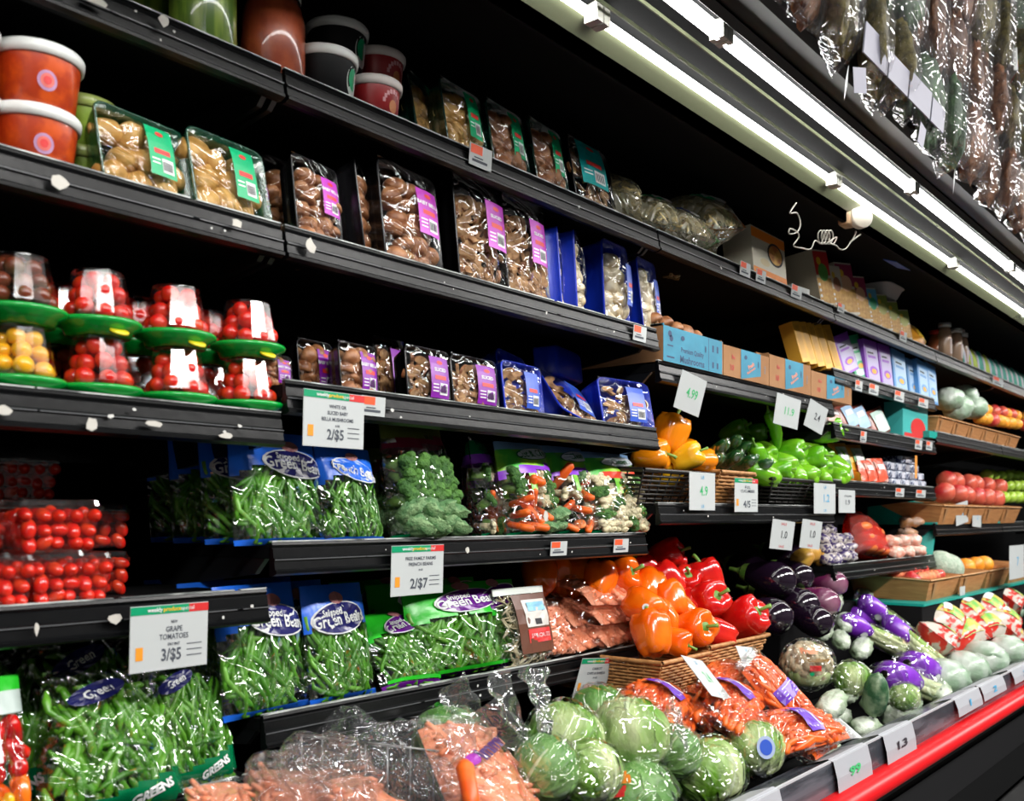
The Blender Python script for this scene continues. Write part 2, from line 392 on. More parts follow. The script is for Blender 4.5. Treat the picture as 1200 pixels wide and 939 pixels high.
shelf('4e', 4, 5, -.04, 1.36, 'far black shelf carrying pomegranates and green apples in wooden crates', seed=26, scraps=2)
shelf('3f', 5, 7, .385, 1.36, 'farthest upper black fruit shelf', seed=27, scraps=2)
shelf('4f', 5, 7, -.04, 1.36, 'farthest lower black fruit shelf', seed=28, scraps=2)
# ------------------------------------------------------------------ produce materials
TOM = P('tomato_red', (.62, .012, .008), rough=.22, var=(.72, .05, .012), vscale=25, spec=.6)
TOMY = P('tomato_yellow', (.85, .38, .01), rough=.22, var=(.9, .50, .02), vscale=25, spec=.6)
TOMD = P('tomato_brown', (.16, .03, .012), rough=.22, var=(.10, .05, .012), vscale=25, spec=.6)
LIDG = P('green_plastic', (.0, .30, .035), rough=.25, spec=.6)
CLR = film('clear_rigid_plastic', gloss=.05, rough=.13, bump=.0, bscale=20, edge=.36)
FILM = film('clear_film', gloss=.10, rough=.03, bump=2.6, bscale=7, edge=.40)
FILMT = film('tight_clear_film', gloss=.06, rough=.03, bump=1.6, bscale=10, edge=.34)
FILMH = film('milky_film', gloss=.09, rough=.06, bump=2.4, bscale=8, haze=.38, hcol=(.82, .78, .55), edge=.4)
TRG = film('green_tray_plastic', tint=(.02, .30, .16), gloss=.12, rough=.2, bump=.1, haze=.55, hcol=(.0, .20, .10), edge=.4)
TRK = P('black_tray_plastic', (.006, .006, .007), rough=.25)
TRB = P('blue_tray_plastic', (.008, .035, .50), rough=.32, spec=.5, bump=.1, bscale=50)
POT = P('potato_skin', (.66, .40, .12), rough=.5, var=(.46, .24, .05), vscale=30, bump=.2, bscale=60)
MUSB = P('mushroom_brown_cap', (.20, .065, .018), rough=.45, var=(.38, .17, .07), vscale=40, bump=.1)
MUSS = P('mushroom_stem', (.50, .29, .13), rough=.7, var=(.24, .11, .04), vscale=50)
MUSW = P('mushroom_white_cap', (.72, .64, .46), rough=.5, var=(.52, .38, .20), vscale=30, bump=.1)
BEAN = P('bean_green', (.045, .20, .010), rough=.35, var=(.10, .34, .02), vscale=18, spec=.5)
BEAN2 = P('bean_pale_green', (.09, .31, .02), rough=.35, var=(.16, .42, .05), vscale=18, spec=.5)
SNAP = P('snap_pea_green', (.07, .27, .012), rough=.3, var=(.14, .40, .03), vscale=22, spec=.5)
BLUB = P('bag_print_blue', (.015, .15, .78), rough=.3, bump=.25, bscale=20)
NAVB = P('bag_print_navy', (.015, .015, .12), rough=.25, bump=.2, bscale=20)
GRB = P('bag_print_green', (.02, .50, .02), rough=.3, bump=.25, bscale=20)
DGB = P('bag_print_dark_green', (.0, .13, .045), rough=.25, bump=.2, bscale=20)
PUB = P('bag_print_purple', (.12, .01, .22), rough=.25, bump=.2, bscale=20)
CARR = P('carrot_orange', (.80, .095, .006), rough=.4, var=(.86, .15, .015), vscale=20)
CARP = P('carrot_chip_peach', (.80, .25, .12), rough=.5, var=(.86, .34, .20), vscale=25)
BROC = P('broccoli_green', (.03, .11, .015), rough=.7, var=(.08, .22, .03), vscale=40, bump=1, bscale=120)
BROS = P('broccoli_stem', (.28, .45, .12), rough=.5, var=(.20, .38, .08), vscale=20)
CAUL = P('cauliflower_curd', (.74, .68, .46), rough=.7, var=(.62, .54, .32), vscale=30, bump=.9, bscale=90)
LEAF = P('leafy_green', (.10, .30, .04), rough=.5, var=(.16, .42, .07), vscale=15)
rr = random.Random(11)
# ------------------------------------------------------------------ small building blocks
def T_(x, y, z, rx=0, ry=0, rz=0, s=1): return Matrix.Translation((x, y, z)) @ Euler((rx, ry, rz)).to_matrix().to_4x4() @ Matrix.Diagonal((s, s, s, 1))
tomato_me = {k: MB().blob((0, 0, 0), (.0145, .0145, .0138), m, nu=12, nv=8).mesh('tomato') for k, m in (('r', TOM), ('y', TOMY), ('d', TOMD))}
grape_me = MB().blob((0, 0, 0), (.0115, .0115, .0165), TOM, nu=12, nv=8).mesh('tomato')
def mush(capm, r=.021):
    m = MB(); m.lathe([(.0001, -.026), (.007, -.026), (.0075, -.02), (.006, -.010), (.008, -.004)], MUSS, 9, cap=False)
    m.lathe([(.006, -.006), (r*.9, -.007), (r, -.003), (r*.97, .003), (r*.8, .011), (r*.45, .0165), (.0001, .018)], capm, 14, cap=False); return m
mush_b = mush(MUSB).mesh('mushroom'); mush_w = mush(MUSW, .0225).mesh('mushroom')
def slice_mesh(capm, name):
    o = []
    for a in range(13): t = PI*a/12; o.append((.020*math.cos(t), .004 + .014*math.sin(t)))
    o += [(-.017, .000), (-.007, .000), (-.006, -.014), (-.008, -.018), (.008, -.018), (.006, -.014), (.007, 0), (.017, 0)]
    n = len(o); m = MB(); vs = [(x, -.003, z) for x, z in o] + [(x, .003, z) for x, z in o]
    fs = [tuple(range(n-1, -1, -1)), tuple(range(n, 2*n))]; ms = [MUSS, MUSS]
    for i in range(n): fs.append((i, (i+1) % n, n+(i+1) % n, n+i)); ms.append(capm if i < 13 or i > n-3 else MUSS)
    m.add(vs, fs, ms); o2 = [(x*.55, z*.55+.001) for x, z in o[:13]]
    return m.mesh(name)
slice_b = slice_mesh(MUSB, 'mushroom_slice'); slice_w = slice_mesh(MUSW, 'mushroom_slice')
potato_me = [MB().blob((0, 0, 0), (.021, .019, .026), POT, .18, 1.6, s, 12, 8).mesh('potato') for s in range(3)]
def rnd_items(n, w, h, d, mk, seed, rmin=.9):
    """n pieces spread over a w by h face, filling from the bottom; mk(i, x, z, rnd) -> part tuple"""
    q = random.Random(seed); cell = math.sqrt(w*h/n); nx = max(1, round(w/cell)); nz = math.ceil(n/nx); out = []
    for i in range(n):
        a, b = i % nx, i//nx
        x = -w/2 + (a + .5 + (.25 if b % 2 else -.25))*w/nx + q.uniform(-.15, .15)*cell; z = (b+.5)*h/nz + q.uniform(-.15, .15)*cell
        out.append(mk(i, max(-w/2+.01, min(w/2-.01, x)), z, q))
    return out
def label_plate(w, h, bg, fn, title='', lines=2, red=True, title_col=None, top=None, x0=0, z0=0, tsize=None, dy=.0015):
    """a printed product label: barcode, stripe, title; laid on the surface fn(x,z) -> y"""
    m = MB(); g = lambda y: (lambda p: (p[0]+x0, fn(p[0]+x0, p[2]+z0) - y, p[2]+z0))
    m.grid(lambda u, v: ((u-.5)*w+x0, fn((u-.5)*w+x0, (v-.5)*h+z0) - dy, (v-.5)*h+z0), 4, 6, bg, False)
    t = title_col or WHT
    if title: m.text(title, 0, h*.18, tsize or w*.22, t, fn=g(dy+.0006), bold=.0003)
    if red: m.grid(lambda u, v: ((u-.5)*w*.6+x0, fn((u-.5)*w*.6+x0, h*(-.06+.10*v)+z0) - dy-.0006, h*(-.06+.10*v)+z0), 2, 1, REDL, False)
    m.quad(-w*.05, -h*.42, w*.38, -h*.14, 0, WHT, g(dy+.0006))
    for k in range(6): m.quad(-w*.02 + k*w*.062, -h*.38, -w*.02+k*w*.062+w*.03, -h*.2, 0, INK, g(dy+.001))
    for k in range(lines): m.quad(-w*.42, -h*(.2+.08*k), -w*.12, -h*(.17+.08*k), 0, t, g(dy+.0006))
    if top: m.disc(0, h*.36, w*.16, h*.05, 0, top, 12, g(dy+.0006))
    return m
def pack(name, cat, w, h, d, tm, fm, items, lab, bulge=.012, flare=.82, part_item=None):
    """shallow tray standing on its long edge with its open face to the front, filled, film over it, label on the film"""
    tr = MB()
    def ring(y, k, ins=0, n=3, r=.016):
        a = []
        hw, z0, z1 = w/2*k-ins, h/2 - h/2*k + ins, h/2 + h/2*k - ins
        for (cx, cz, q) in ((hw-r, z1-r, 0), (-hw+r, z1-r, 1), (-hw+r, z0+r, 2), (hw-r, z0+r, 3)):
            for j in range(n+1): t = (q+j/n)*PI/2; a.append((cx+r*math.cos(t), y, cz+r*math.sin(t)))
        return a
    L = [ring(d, flare*.9), ring(d-.004, flare), ring(d*.5, (1+flare)/2), ring(.003, .985), ring(.003, 1), ring(-.001, 1), ring(-.001, .965), ring(d*.5, (1+flare)/2-.02), ring(d-.003, flare-.04)]
    k = len(L[0]); vs = sum(L, []); fs = [(a*k+i, (a+1)*k+i, (a+1)*k+(i+1) % k, a*k+(i+1) % k) for a in range(len(L)-1) for i in range(k)]
    fs.append(tuple(range(k))); fs.append(tuple((len(L)-1)*k+i for i in range(k-1, -1, -1)))
    tr.add(vs, fs, tm, True)
    fb = lambda x, z: -.002 - bulge*max(0, 1-(abs(2*x/w))**3)*max(0, 1-abs(2*z/h-1)**3)
    fl = MB().grid(lambda u, v: ((u-.5)*w*.99, fb((u-.5)*w*.99, h*(.005+.99*v)) + .0016*noise.noise(Vector((u*9, v*9, w*50))), h*(.005+.99*v)), 12, 14, fm)
    K = Kind(name, cat, [('tray', tr)] + items + [('film', fl)] + ([('label', lab(fb))] if lab else []))
    K.w, K.h = w, h; return K
def mk_mush(me, name, y=.006, up=True):
    def f(i, x, z, q):
        return (name, me, None, [], T_(x, y + q.uniform(0, .008), z, PI/2 + q.uniform(-.7, .7) - (.0 if q.random() > .3 else 1.2), q.uniform(-.4, .4), q.uniform(-.6, .6), q.uniform(.9, 1.2)))
    return f
def mk_slice(me, y=.004):
    def f(i, x, z, q): return ('mushroom_slice', me, None, [], T_(x, y + q.uniform(0, .008), z, q.uniform(-.6, .6), q.uniform(-1.5, 1.5), q.uniform(-.9, .9), q.uniform(.75, 1.05)))
    return f
def fit(k, u0, u1, v1, Y, z, rx=0, rz=0, ry=0, label='', group=None, sy=None, v0=None, cat=None, x=None):
    """stand a kind on height z at depth Y so that it spans the columns u0..u1 and rises to row v1"""
    W_ = X_at(u1, Y) - X_at(u0, Y); uc = (u0+u1)/2; hh = Z_at(uc, v1, Y) - z
    sx = W_/k.w; sz = hh/k.h
    return k.put((X_at(u0, Y)+W_/2 if x is None else x, Y, z), (rx, ry, rz), (sx, sy or (sx*sz)**.5, sz), label, group, cat)
def S(key, dy=.03): z, y = SHELVES[key]; return z+.001, y+dy
# ------------------------------------------------------------------ pillow bags
class Pillow:
    """outline and swell of a soft bag; front(x, z) is the y of its front face"""
    def __init__(s, w, h, t, seed=0, top=.10, belly=.35, crk=.004, neck=1.0):
        s.w, s.h, s.t, s.seed, s.top, s.belly, s.crk, s.neck = w, h, t, seed, top, belly, crk, neck
    def half(s, v): return s.w/2*(1 - (1-s.neck)*v**1.5)*(1 + .02*noise.noise(Vector((v*4, s.seed, 0))))
    def th(s, u, v):                        # u -1..1, v 0..1
        a = max(0, 1-abs(u)**2.6)**.7; lo = min(1, v/.12)**.6; hi = max(0, 1-((v-s.belly)/(1.02-s.belly))**2)**.8 if v > s.belly else 1
        return s.t/2*a*lo*hi + .001
    def pt(s, u, v, side=-1, crease=1):
        y = side*s.th(u, v); x = u*s.half(v); z = v*s.h
        if crease:
            p = Vector((u*3.2+s.seed, v*4.0, s.seed*2.3)); r = 1-abs(noise.noise(p)*2.0); r2 = 1-abs(noise.noise(p*2.3)*2)
            k = min(1, s.th(u, v)/(s.t*.2)); y += side*s.crk*(r*r*.8 + r2*r2*.5)*k
        return (x, y, z)
    def front(s, x, z, off=.0):
        v = min(1, max(0, z/s.h)); u = max(-1, min(1, x/max(s.half(v), 1e-5)))
        return s.pt(u, v)[1] - off
    def shell(s, mf, nu=18, nv=22, back=True):
        m = MB(); m.grid(lambda a, b: s.pt(a*2-1, b), nu, nv, None, True, lambda a, b: mf(a*2-1, b))
        if back: m.grid(lambda a, b: s.pt(1-a*2, b, 1), nu, nv, None, True, lambda a, b: mf(1-a*2, b))
        return m
def beans(pl, n, seed, m, L=(.07, .11), r=.0036, ang=(0, 1.2), zr=(.04, .72), depth=(.35, .95), curl=.012, nr=6, bumps=0):
    q = random.Random(seed); mb = MB()
    for i in range(n):
        l = q.uniform(*L); a = q.choice((-1, 1))*q.uniform(*ang) if q.random() > .12 else q.uniform(-1.5, 1.5)
        v = q.uniform(*zr); u = q.uniform(-.8, .8); x, z = u*pl.half(v), v*pl.h
        dx, dz = math.sin(a)*l/2, math.cos(a)*l/2; cv = q.uniform(-curl, curl); k = q.uniform(*depth); pts = []; rs = []
        for j in range(7):
            t = j/3-1; px = x + dx*t + cv*(1-t*t)*math.cos(a); pz = z + dz*t - cv*(1-t*t)*math.sin(a)
            vv = min(zr[1]+.06, max(.025, pz/pl.h)); hw = pl.half(vv)*.93; px = max(-hw, min(hw, px))
            pts.append((px, -pl.th(px/pl.half(vv), vv)*k*.95 + .002, vv*pl.h))
            rs.append(r*(.35 if j in (0, 6) else 1)*(1 + (bumps*math.sin(j*2.6))))
        mb.tube(pts, rs, m, nr)
    return mb
def ell_label(pl, cx, cz, rx, rz, m, edge=None, txt=(), tm=None, rot=0.0, off=.003):
    """an oval badge with its lettering, lying on the bag"""
    mb = MB(); c_, s_ = math.cos(rot), math.sin(rot)
    g = lambda o: (lambda p: (cx+p[0]*c_-p[2]*s_, pl.front(cx+p[0]*c_-p[2]*s_, cz+p[0]*s_+p[2]*c_, off+o), cz+p[0]*s_+p[2]*c_))
    if edge: mb.disc(0, 0, rx*1.07, rz*1.09, 0, edge, 22, g(0), 3)
    mb.disc(0, 0, rx, rz, 0, m, 22, g(.0007), 3)
    for (t, x, z, sz_) in txt: mb.text(t, x, z, sz_, tm or WHT, fn=g(.0018), bold=sz_*.02)
    return mb
# ------------------------------------------------------------------ cups of cherry tomatoes on their green lids
def cup_kind(k, seed):
    q = random.Random(seed); lid = MB()
    lid.lathe([(.030, .0), (.046, .0), (.050, .010), (.062, .016), (.0635, .021), (.061, .024), (.054, .024), (.052, .020)], LIDG, 28)
    dome = MB(); n = 12
    prof = [(.053, .022), (.053, .030), (.049, .031), (.0375, .094), (.036, .097), (.031, .098), (.030, .094), (.0001, .094)]
    vs = []; fs = []
    for (r, z) in prof:
        for i in range(n*2): t = PI*i/n; rr_ = r*(1 - .035*(i % 2)); vs.append((rr_*math.cos(t), rr_*math.sin(t), z))
    for a in range(len(prof)-1):
        for i in range(2*n): j = (i+1) % (2*n); fs.append((a*2*n+i, a*2*n+j, (a+1)*2*n+j, (a+1)*2*n+i))
    dome.add(vs, fs, CLR, False); it = []
    for lay, (z, R1, m) in enumerate(((.038, .036, 8), (.060, .029, 7), (.080, .021, 5))):
        for i in range(m):
            t = 2*PI*(i+.4*lay+q.uniform(-.1, .1))/m
            it.append(('tomato', tomato_me[k], None, [], T_(R1*math.cos(t), R1*math.sin(t), z+q.uniform(-.004, .004), q.uniform(0, 3), 0, 0, q.uniform(.86, 1.04))))
    K = Kind('tomato_cup', 'tomatoes', [('lid', lid)] + it + [('clear_cup', dome)]); K.w = .127; K.h = .098; return K
cupr = [cup_kind('r', 3), cup_kind('r', 5)]; cupy = cup_kind('y', 4); cupd = cup_kind('d', 6)
z, y = S('3a', .0); zt = z
XS = [X_at(u, 1.415) for u in (22, 116, 207, 290)]
dxs = ['far left of the row', 'second from the left', 'third from the left', 'at the right end of the row']
for row in range(3):
    yy = 1.415 + .125*row
    for i, x in enumerate(XS):
        for lv in range(2):
            if row == 2 and lv == 0: continue
            kk = (cupd if lv else cupy) if i == 0 else cupr[(i+lv+row) % 2]
            col = ('brown' if lv else 'yellow') if i == 0 else 'red'
            pos = ['front row', 'middle row', 'back row'][row]
            if row == 0 and i == 0: lb = ('cup of dark brown cherry tomatoes stacked on the yellow cup' if lv else 'cup of yellow cherry tomatoes at the left edge')
            else: lb = 'cup of %s cherry tomatoes, %s level, %s, %s' % (col, 'upper' if lv else 'lower', dxs[i], pos)
            kk.put((x + rr.uniform(-.002, .002), yy, zt + .0985*lv), (0, 0, rr.uniform(0, 1)), 1, lb, 'cups of cherry tomatoes')
for i, x in enumerate(XS[1:]):                                       # yellow stickers under the upper lids
    One('sticker', 'sticker', MB().lathe([(.0001, 0), (.014, 0), (.014, -.003), (.0001, -.003)], P('sticker_yellow', (.75, .65, .02), rough=.4), 14)).put((x+.004, 1.415-.052, zt+.0985+.006), (.5, 0, 0), 1, 'small yellow sticker under the upper green lid, %s' % nth(i, 3), 'yellow lid stickers')
# ------------------------------------------------------------------ clamshells of grape tomatoes
def clam():
    q = random.Random(9); w, d, h = .13, .10, .062; b = MB()
    def ring(k, z, r=.014):
        a = []
        for (cx, cy, qd) in ((1, 1, 0), (-1, 1, 1), (-1, -1, 2), (1, -1, 3)):
            for j in range(4): t = (qd+j/3)*PI/2; a.append((cx*(w/2*k-r)+r*math.cos(t), d/2+cy*(d/2*k-r)+r*math.sin(t), z))
        return a
    def loft(L, m, mb, caps=True):
        k = len(L[0]); fs = [(a*k+i, a*k+(i+1) % k, (a+1)*k+(i+1) % k, (a+1)*k+i) for a in range(len(L)-1) for i in range(k)]
        if caps: fs += [tuple(range(k-1, -1, -1)), tuple((len(L)-1)*k+i for i in range(k))]
        mb.add(sum(L, []), fs, m, False)
    loft([ring(.80, 0), ring(.84, .004), ring(.94, h-.006), ring(1.0, h-.004), ring(1.0, h)], CLR, b)
    t = MB(); loft([ring(1.02, h+.001), ring(1.02, h+.005), ring(.96, h+.006), ring(.93, h+.014), ring(.86, h+.015)], CLR, t)
    rib = MB()
    for k in range(7): rib.box(-w*.42+k*w*.13, -.002, h+.001, -w*.42+k*w*.13+.004, .002, h+.007, CLR)
    it = []
    for lay in range(3):
        for a in range(5):
            for c in range(2 if lay < 2 else 3):
                x = (a-2)*.0235*(.9+.05*lay) + q.uniform(-.003, .003); yy = .016 + c*.03 + q.uniform(-.003, .003); zz = .013+lay*.020+q.uniform(-.002, .002)
                it.append(('tomato', grape_me, None, [], T_(x, yy - .003*lay, zz, q.uniform(0, 3), q.uniform(0, 3), 0, q.uniform(.85, 1))))
    K = Kind('tomato_clamshell', 'tomatoes', [('tub', b)] + it + [('lid', t)]); K.w = .133; K.h = .077; return K
cl = clam(); z, y = S('5a', .005)
pos = [(88, 1.405, 0, 'front lower box of the right stack'), (74, 1.41, 1, 'front upper box of the right stack'), (-8, 1.405, 0, 'front box at the left edge')]
for u, Y, lv, t in pos: cl.put((X_at(u, Y), Y, z+.0785*lv), (0, 0, rr.uniform(-.08, .08)), 1.0, 'clear clamshell of red grape tomatoes, %s' % t, 'grape tomato clamshells')
for r_ in range(1, 3):
    for c, u in enumerate((-8, 88)):
        for lv in range(2 if r_ < 2 else 3):
            Y = 1.405 + .12*r_; cl.put((X_at(u, 1.405)+.02*r_, Y, z+.0785*lv), (0, 0, rr.uniform(-.05, .05)), 1.0, 'clear clamshell of grape tomatoes, %s row, %s stack, %s' % (['', 'second', 'third'][r_], ['left', 'right'][c], ['bottom', 'middle', 'top'][lv]), 'grape tomato clamshells')
for lv in range(2): cl.put((X_at(88, 1.405)+.17, 1.60, z+.0785*lv), (0, 0, 1.5), .95, 'clear clamshell of grape tomatoes turned sideways, %s' % ['below', 'above'][lv], 'grape tomato clamshells')
# ------------------------------------------------------------------ deli tubs and jars
def tub(name, body, lidm, emblem=None, rb=.050, rt=.058, h=.082, cat='tub', fill=None):
    b = MB().lathe([(rb-.004, 0), (rb, .003), (rt, h-.012), (rt+.001, h-.004), (rt, h)], body, 28)
    l = MB().lathe([(rt+.001, h-.010), (rt+.0045, h-.009), (rt+.006, h-.002), (rt+.006, h+.004), (rt+.003, h+.008), (rt-.003, h+.008), (rt-.006, h+.004), (.0001, h+.004)], lidm, 28, cap=False)
    cv = lambda o: (lambda p: ((rb+(rt-rb)*p[2]/h+o)*math.sin(p[0]/rt), -(rb+(rt-rb)*p[2]/h+o)*math.cos(p[0]/rt), p[2]))
    parts = [('tub_body', b), ('lid', l)]
    if emblem: parts.append(('label', emblem(cv)))
    k = Kind(name, cat, [(n, m, None, [], None) for n, m in parts]); k.w = 2*rt+.012; k.h = h+.008; return k
SALSA = P('salsa_orange', (.58, .075, .006), rough=.35, var=(.40, .035, .005), vscale=40, coat=.3)
GUAC = P('guacamole_green', (.16, .26, .015), rough=.4, var=(.22, .34, .03), vscale=30, coat=.4)
LIDW = P('lid_white', (.66, .68, .66), rough=.35)
LIDGR = P('lid_green_clear', (.35, .44, .12), rough=.3)
def em_round(cv):
    m = MB(); m.disc(-.02, .036, .0145, .0145, 0, P('emblem_lilac', (.38, .20, .36), rough=.5), 18, cv(.0008), 1); m.disc(-.02, .036, .010, .010, 0, P('emblem_rose', (.62, .12, .10), rough=.5), 18, cv(.0014)); m.disc(-.02, .036, .006, .006, 0, REDL, 12, cv(.002)); return m
tub_o = tub('salsa_tub', SALSA, LIDW, em_round); tub_g = tub('guacamole_tub', GUAC, LIDGR, None, .042, .048, .070)
z, y = S('2a', 0)
for lv in range(2): tub_o.put((X_at(40+4*lv, 1.44), 1.44, z+.0905*lv), (0, 0, .15), 1.0, 'orange salsa tub with white lid, %s of the stack' % ['bottom', 'top'][lv], 'salsa tubs')
for lv in range(2): tub_o.put((X_at(-60, 1.44), 1.44, z+.0905*lv), (0, 0, .15), 1.0, 'orange salsa tub with white lid cut by the left edge, %s' % ['bottom', 'top'][lv], 'salsa tubs')
for lv in range(2): tub_g.put((X_at(96, 1.50), 1.50, z+.0785*lv), (0, 0, .1), 1.0, 'small green guacamole tub beside the orange tubs, %s' % ['bottom', 'top'][lv], 'guacamole tubs')
DKT = P('tub_black', (.004, .004, .005), rough=.55, spec=.2); REDT = P('tub_dark_red', (.30, .012, .015), rough=.35)
def em_leaf(cv):
    m = MB(); m.disc(.004, .042, .024, .030, 0, LIDW, 20, cv(.0008)); m.disc(.001, .046, .016, .020, 0, GRNL, 18, cv(.0016)); m.quad(.006, .022, .018, .060, 0, LIDW, cv(.002)); return m
def em_sun(cv):
    m = MB(); m.disc(0, .03, .011, .013, 0, P('emblem_gold', (.5, .16, .05), rough=.5), 16, cv(.0012))
    for k in range(9):
        t = PI*(.08 + .84*k/8); x, zz = .024*math.cos(t), .032+.026*math.sin(t); m.quad(x-.003, zz-.004, x+.003, zz+.004, 0, P('emblem_pink', (.62, .30, .32), rough=.5), cv(.0012))
    return m
tub_k = tub('dip_tub', DKT, LIDW, em_leaf, .048, .056, .085); tub_r = tub('hummus_tub', REDT, P('lid_pale', (.6, .55, .52), rough=.35), em_sun, .044, .050, .075)
z, y = S('1b', 0)
xb = X_at(385, 1.41)
tub_k.put((xb, 1.42, z), (0, 0, .5), 1, 'black dip tub with green and white leaf emblem', 'black dip tubs')
tub_k.put((X_at(395, 1.47), 1.47, z+.094), (0, 0, .35), 1, 'second black dip tub stacked above, cut by the top edge', 'black dip tubs')
tub_k.put((X_at(395, 1.50), 1.55, z), (0, 0, .1), 1, 'black dip tub standing behind the leaf emblem tub', 'black dip tubs')
tub_r.put((X_at(438, 1.42), 1.42, z), (0, 0, .15), 1, 'dark red hummus tub with pink sunburst print', 'red hummus tubs')
tub_r.put((X_at(443, 1.46), 1.46, z+.084), (0, 0, .15), 1, 'dark red hummus tub on top of another red tub', 'red hummus tubs')
tub_r.put((X_at(438, 1.42)+.03, 1.54, z), (0, 0, .15), 1, 'dark red hummus tub hidden behind the front one', 'red hummus tubs')
def jar(name, body, h=.15, r=.052):
    b = MB().lathe([(r*.9, 0), (r, .006), (r, h*.75), (r*.9, h*.9), (r*.8, h)], body, 26); l = MB().lathe([(r*.86, h), (r*.88, h+.004), (r*.88, h+.018), (.0001, h+.019)], LIDW, 24, cap=False)
    st = MB(); t = -.9; st.grid(lambda u, v: ((r+.0012)*math.sin(t+.10*(u-.5)*2), -(r+.0012)*math.cos(t+.10*(u-.5)*2), h*(.04+.68*v)), 2, 2, CLR)
    k = Kind(name, 'jar', [('jar_body', b), ('lid', l), ('glass_rib', st)]); k.w = 2*r; k.h = h+.019; return k
RJ = P('relish_orange', (.42, .085, .03), rough=.3, var=(.30, .05, .02), vscale=30, coat=.8)
PJ = P('pickle_green', (.22, .32, .04), rough=.3, var=(.08, .16, .02), vscale=12, coat=.8, stretch=(6, 6, .6))
z0_, y0_ = S('1a', 0)
RJH = .15
jar('relish_jar', RJ, .15, .056).put((X_at(322, 1.42), 1.425, z0_), (0, 0, 0), 1, 'tall jar of orange relish with bright reflections')
jar('pickle_jar', PJ, .15, .054).put((X_at(240, 1.42), 1.425, z0_), (0, 0, .3), 1, 'jar of green pickles cut by the top edge')
jar('pickle_jar', PJ, .15, .050).put((X_at(205, 1.47)-.02, 1.54, z0_), (0, 0, .3), 1, 'second jar of green pickles behind the first')
# ------------------------------------------------------------------ green trays of potatoes and mushrooms
def lab_green(title='ORGANIC', col=GRNL):
    return lambda fb: label_plate(.042, .105, col, fb, '', 2, True, None, None, .018, .078)
def pot_items(n, w, h, seed):
    return rnd_items(n, w-.034, h-.03, .04, lambda i, x, z, q: ('potato', potato_me[i % 3], None, [], T_(x, .018+q.uniform(0, .008), z+.01, q.uniform(0, 3), q.uniform(0, 3), q.uniform(0, 3), q.uniform(1.0, 1.25))), seed)
ptray = [pack('potato_tray', 'potatoes', .15, .14, .05, TRG, FILMT, pot_items(9, .15, .14, s), lambda fb: label_plate(.045, .085, GRNL, fb, '', 2, True, None, REDL, .018, .078)) for s in (21, 22)]
z, y = S('2a', .02)
pa_ = fit(ptray[0], 118, 233, 128, y+.005, z, -.22, .12, label='green tray of small yellow potatoes, left one beside the tubs', group='green potato trays')
pb_ = fit(ptray[1], 228, 325, 155, y+.005, z, -.22, .10, label='green tray of small yellow potatoes, right one', group='green potato trays')
for o_, l_ in ((pa_, 'left'), (pb_, 'right')):
    ptray[0].put((o_.location.x+.01, y+.10, z), (-.22, 0, .1), o_.scale[:], 'green tray of potatoes behind the %s one' % l_, 'green potato trays')
ptray[1].put((X_at(344, y), y+.02, z), (-1.15, .15, .3), .62, 'small green tray of potatoes fallen on its back', 'green potato trays')
TRG2 = film('dark_green_tray_plastic', tint=(.01, .12, .08), gloss=.12, rough=.2, bump=.1, haze=.6, hcol=(.0, .09, .06), edge=.3)
gm_a = pack('mushroom_tray', 'mushrooms', .13, .15, .05, TRG2, FILMT, pot_items(11, .13, .15, 23), lambda fb: label_plate(.040, .095, GRNL, fb, '', 2, True, None, REDL, .012, .085))
gm_b = pack('mushroom_tray', 'mushrooms', .13, .15, .05, TRG2, FILMT, rnd_items(14, .095, .125, .04, mk_mush(mush_b, 'mushroom'), 24), lambda fb: label_plate(.040, .095, GRNL, fb, '', 2, True, None, REDL, .012, .085))
gm_c = pack('mushroom_tray', 'mushrooms', .13, .15, .04, TRK, FILMT, rnd_items(14, .115, .13, .04, mk_slice(slice_b), 25), lambda fb: label_plate(.075, .095, TEAL, fb, '', 2, True, None, REDL, -.012, .092))
z, y = S('1b', .02)
fit(gm_a, 523, 578, 96, y, z, -.18, .1, label='dark green tray of pale mushrooms under green label, first by the red tubs', group='green mushroom trays on the top shelf')
fit(gm_b, 577, 627, 120, y, z, -.18, .1, label='dark green tray of brown mushrooms, middle of three with green labels', group='green mushroom trays on the top shelf')
fit(gm_b, 628, 672, 141, y, z, -.18, .1, label='dark green tray of brown mushrooms, rightmost green label', group='green mushroom trays on the top shelf')
fit(gm_c, 675, 726, 163, y, z, -.2, .05, label='black tray of brown mushrooms under a teal label')
fit(gm_a, 484, 530, 88, y+.05, z, -.18, .3, label='green tray of mushrooms turned away in shadow by the red tubs', group='green mushroom trays on the top shelf')
gm_b.put((X_at(551, y)+.02, y+.09, z), (-.18, 0, .1), .9, label='green mushroom tray in the second row behind', group='green mushroom trays on the top shelf')
# ------------------------------------------------------------------ brown mushroom packs with purple labels
def plab(title, w=.05, h=.085, x0=.018, z0=.11, c=PURP): return lambda fb: label_plate(w, h, c, fb, title, 3, True, None, REDL, x0, z0, w*.2)
pk_w = [pack('mushroom_pack', 'mushrooms', .13, .19, .05, TRK, FILMT, rnd_items(17, .098, .155, .04, mk_mush(mush_b, 'mushroom', .004), s), plab('BABY BELLA', .05, .085, .02, .105, MAG), .018) for s in (31, 32)]
pk_s = [pack('mushroom_pack', 'mushrooms', .12, .23, .05, TRK, FILMT, rnd_items(38, .098, .175, .04, mk_slice(slice_b), s), plab('SLICED', .048, .095, .018, .125, MAG), .016) for s in (33, 34)]
z, y = S('2b', .02)
G1 = 'tall mushroom packs on the second shelf'
fit(pk_w[0], 345, 407, 186, y, z, -.12, .15, label='clear pack of whole brown mushrooms with purple label, leftmost', group=G1)
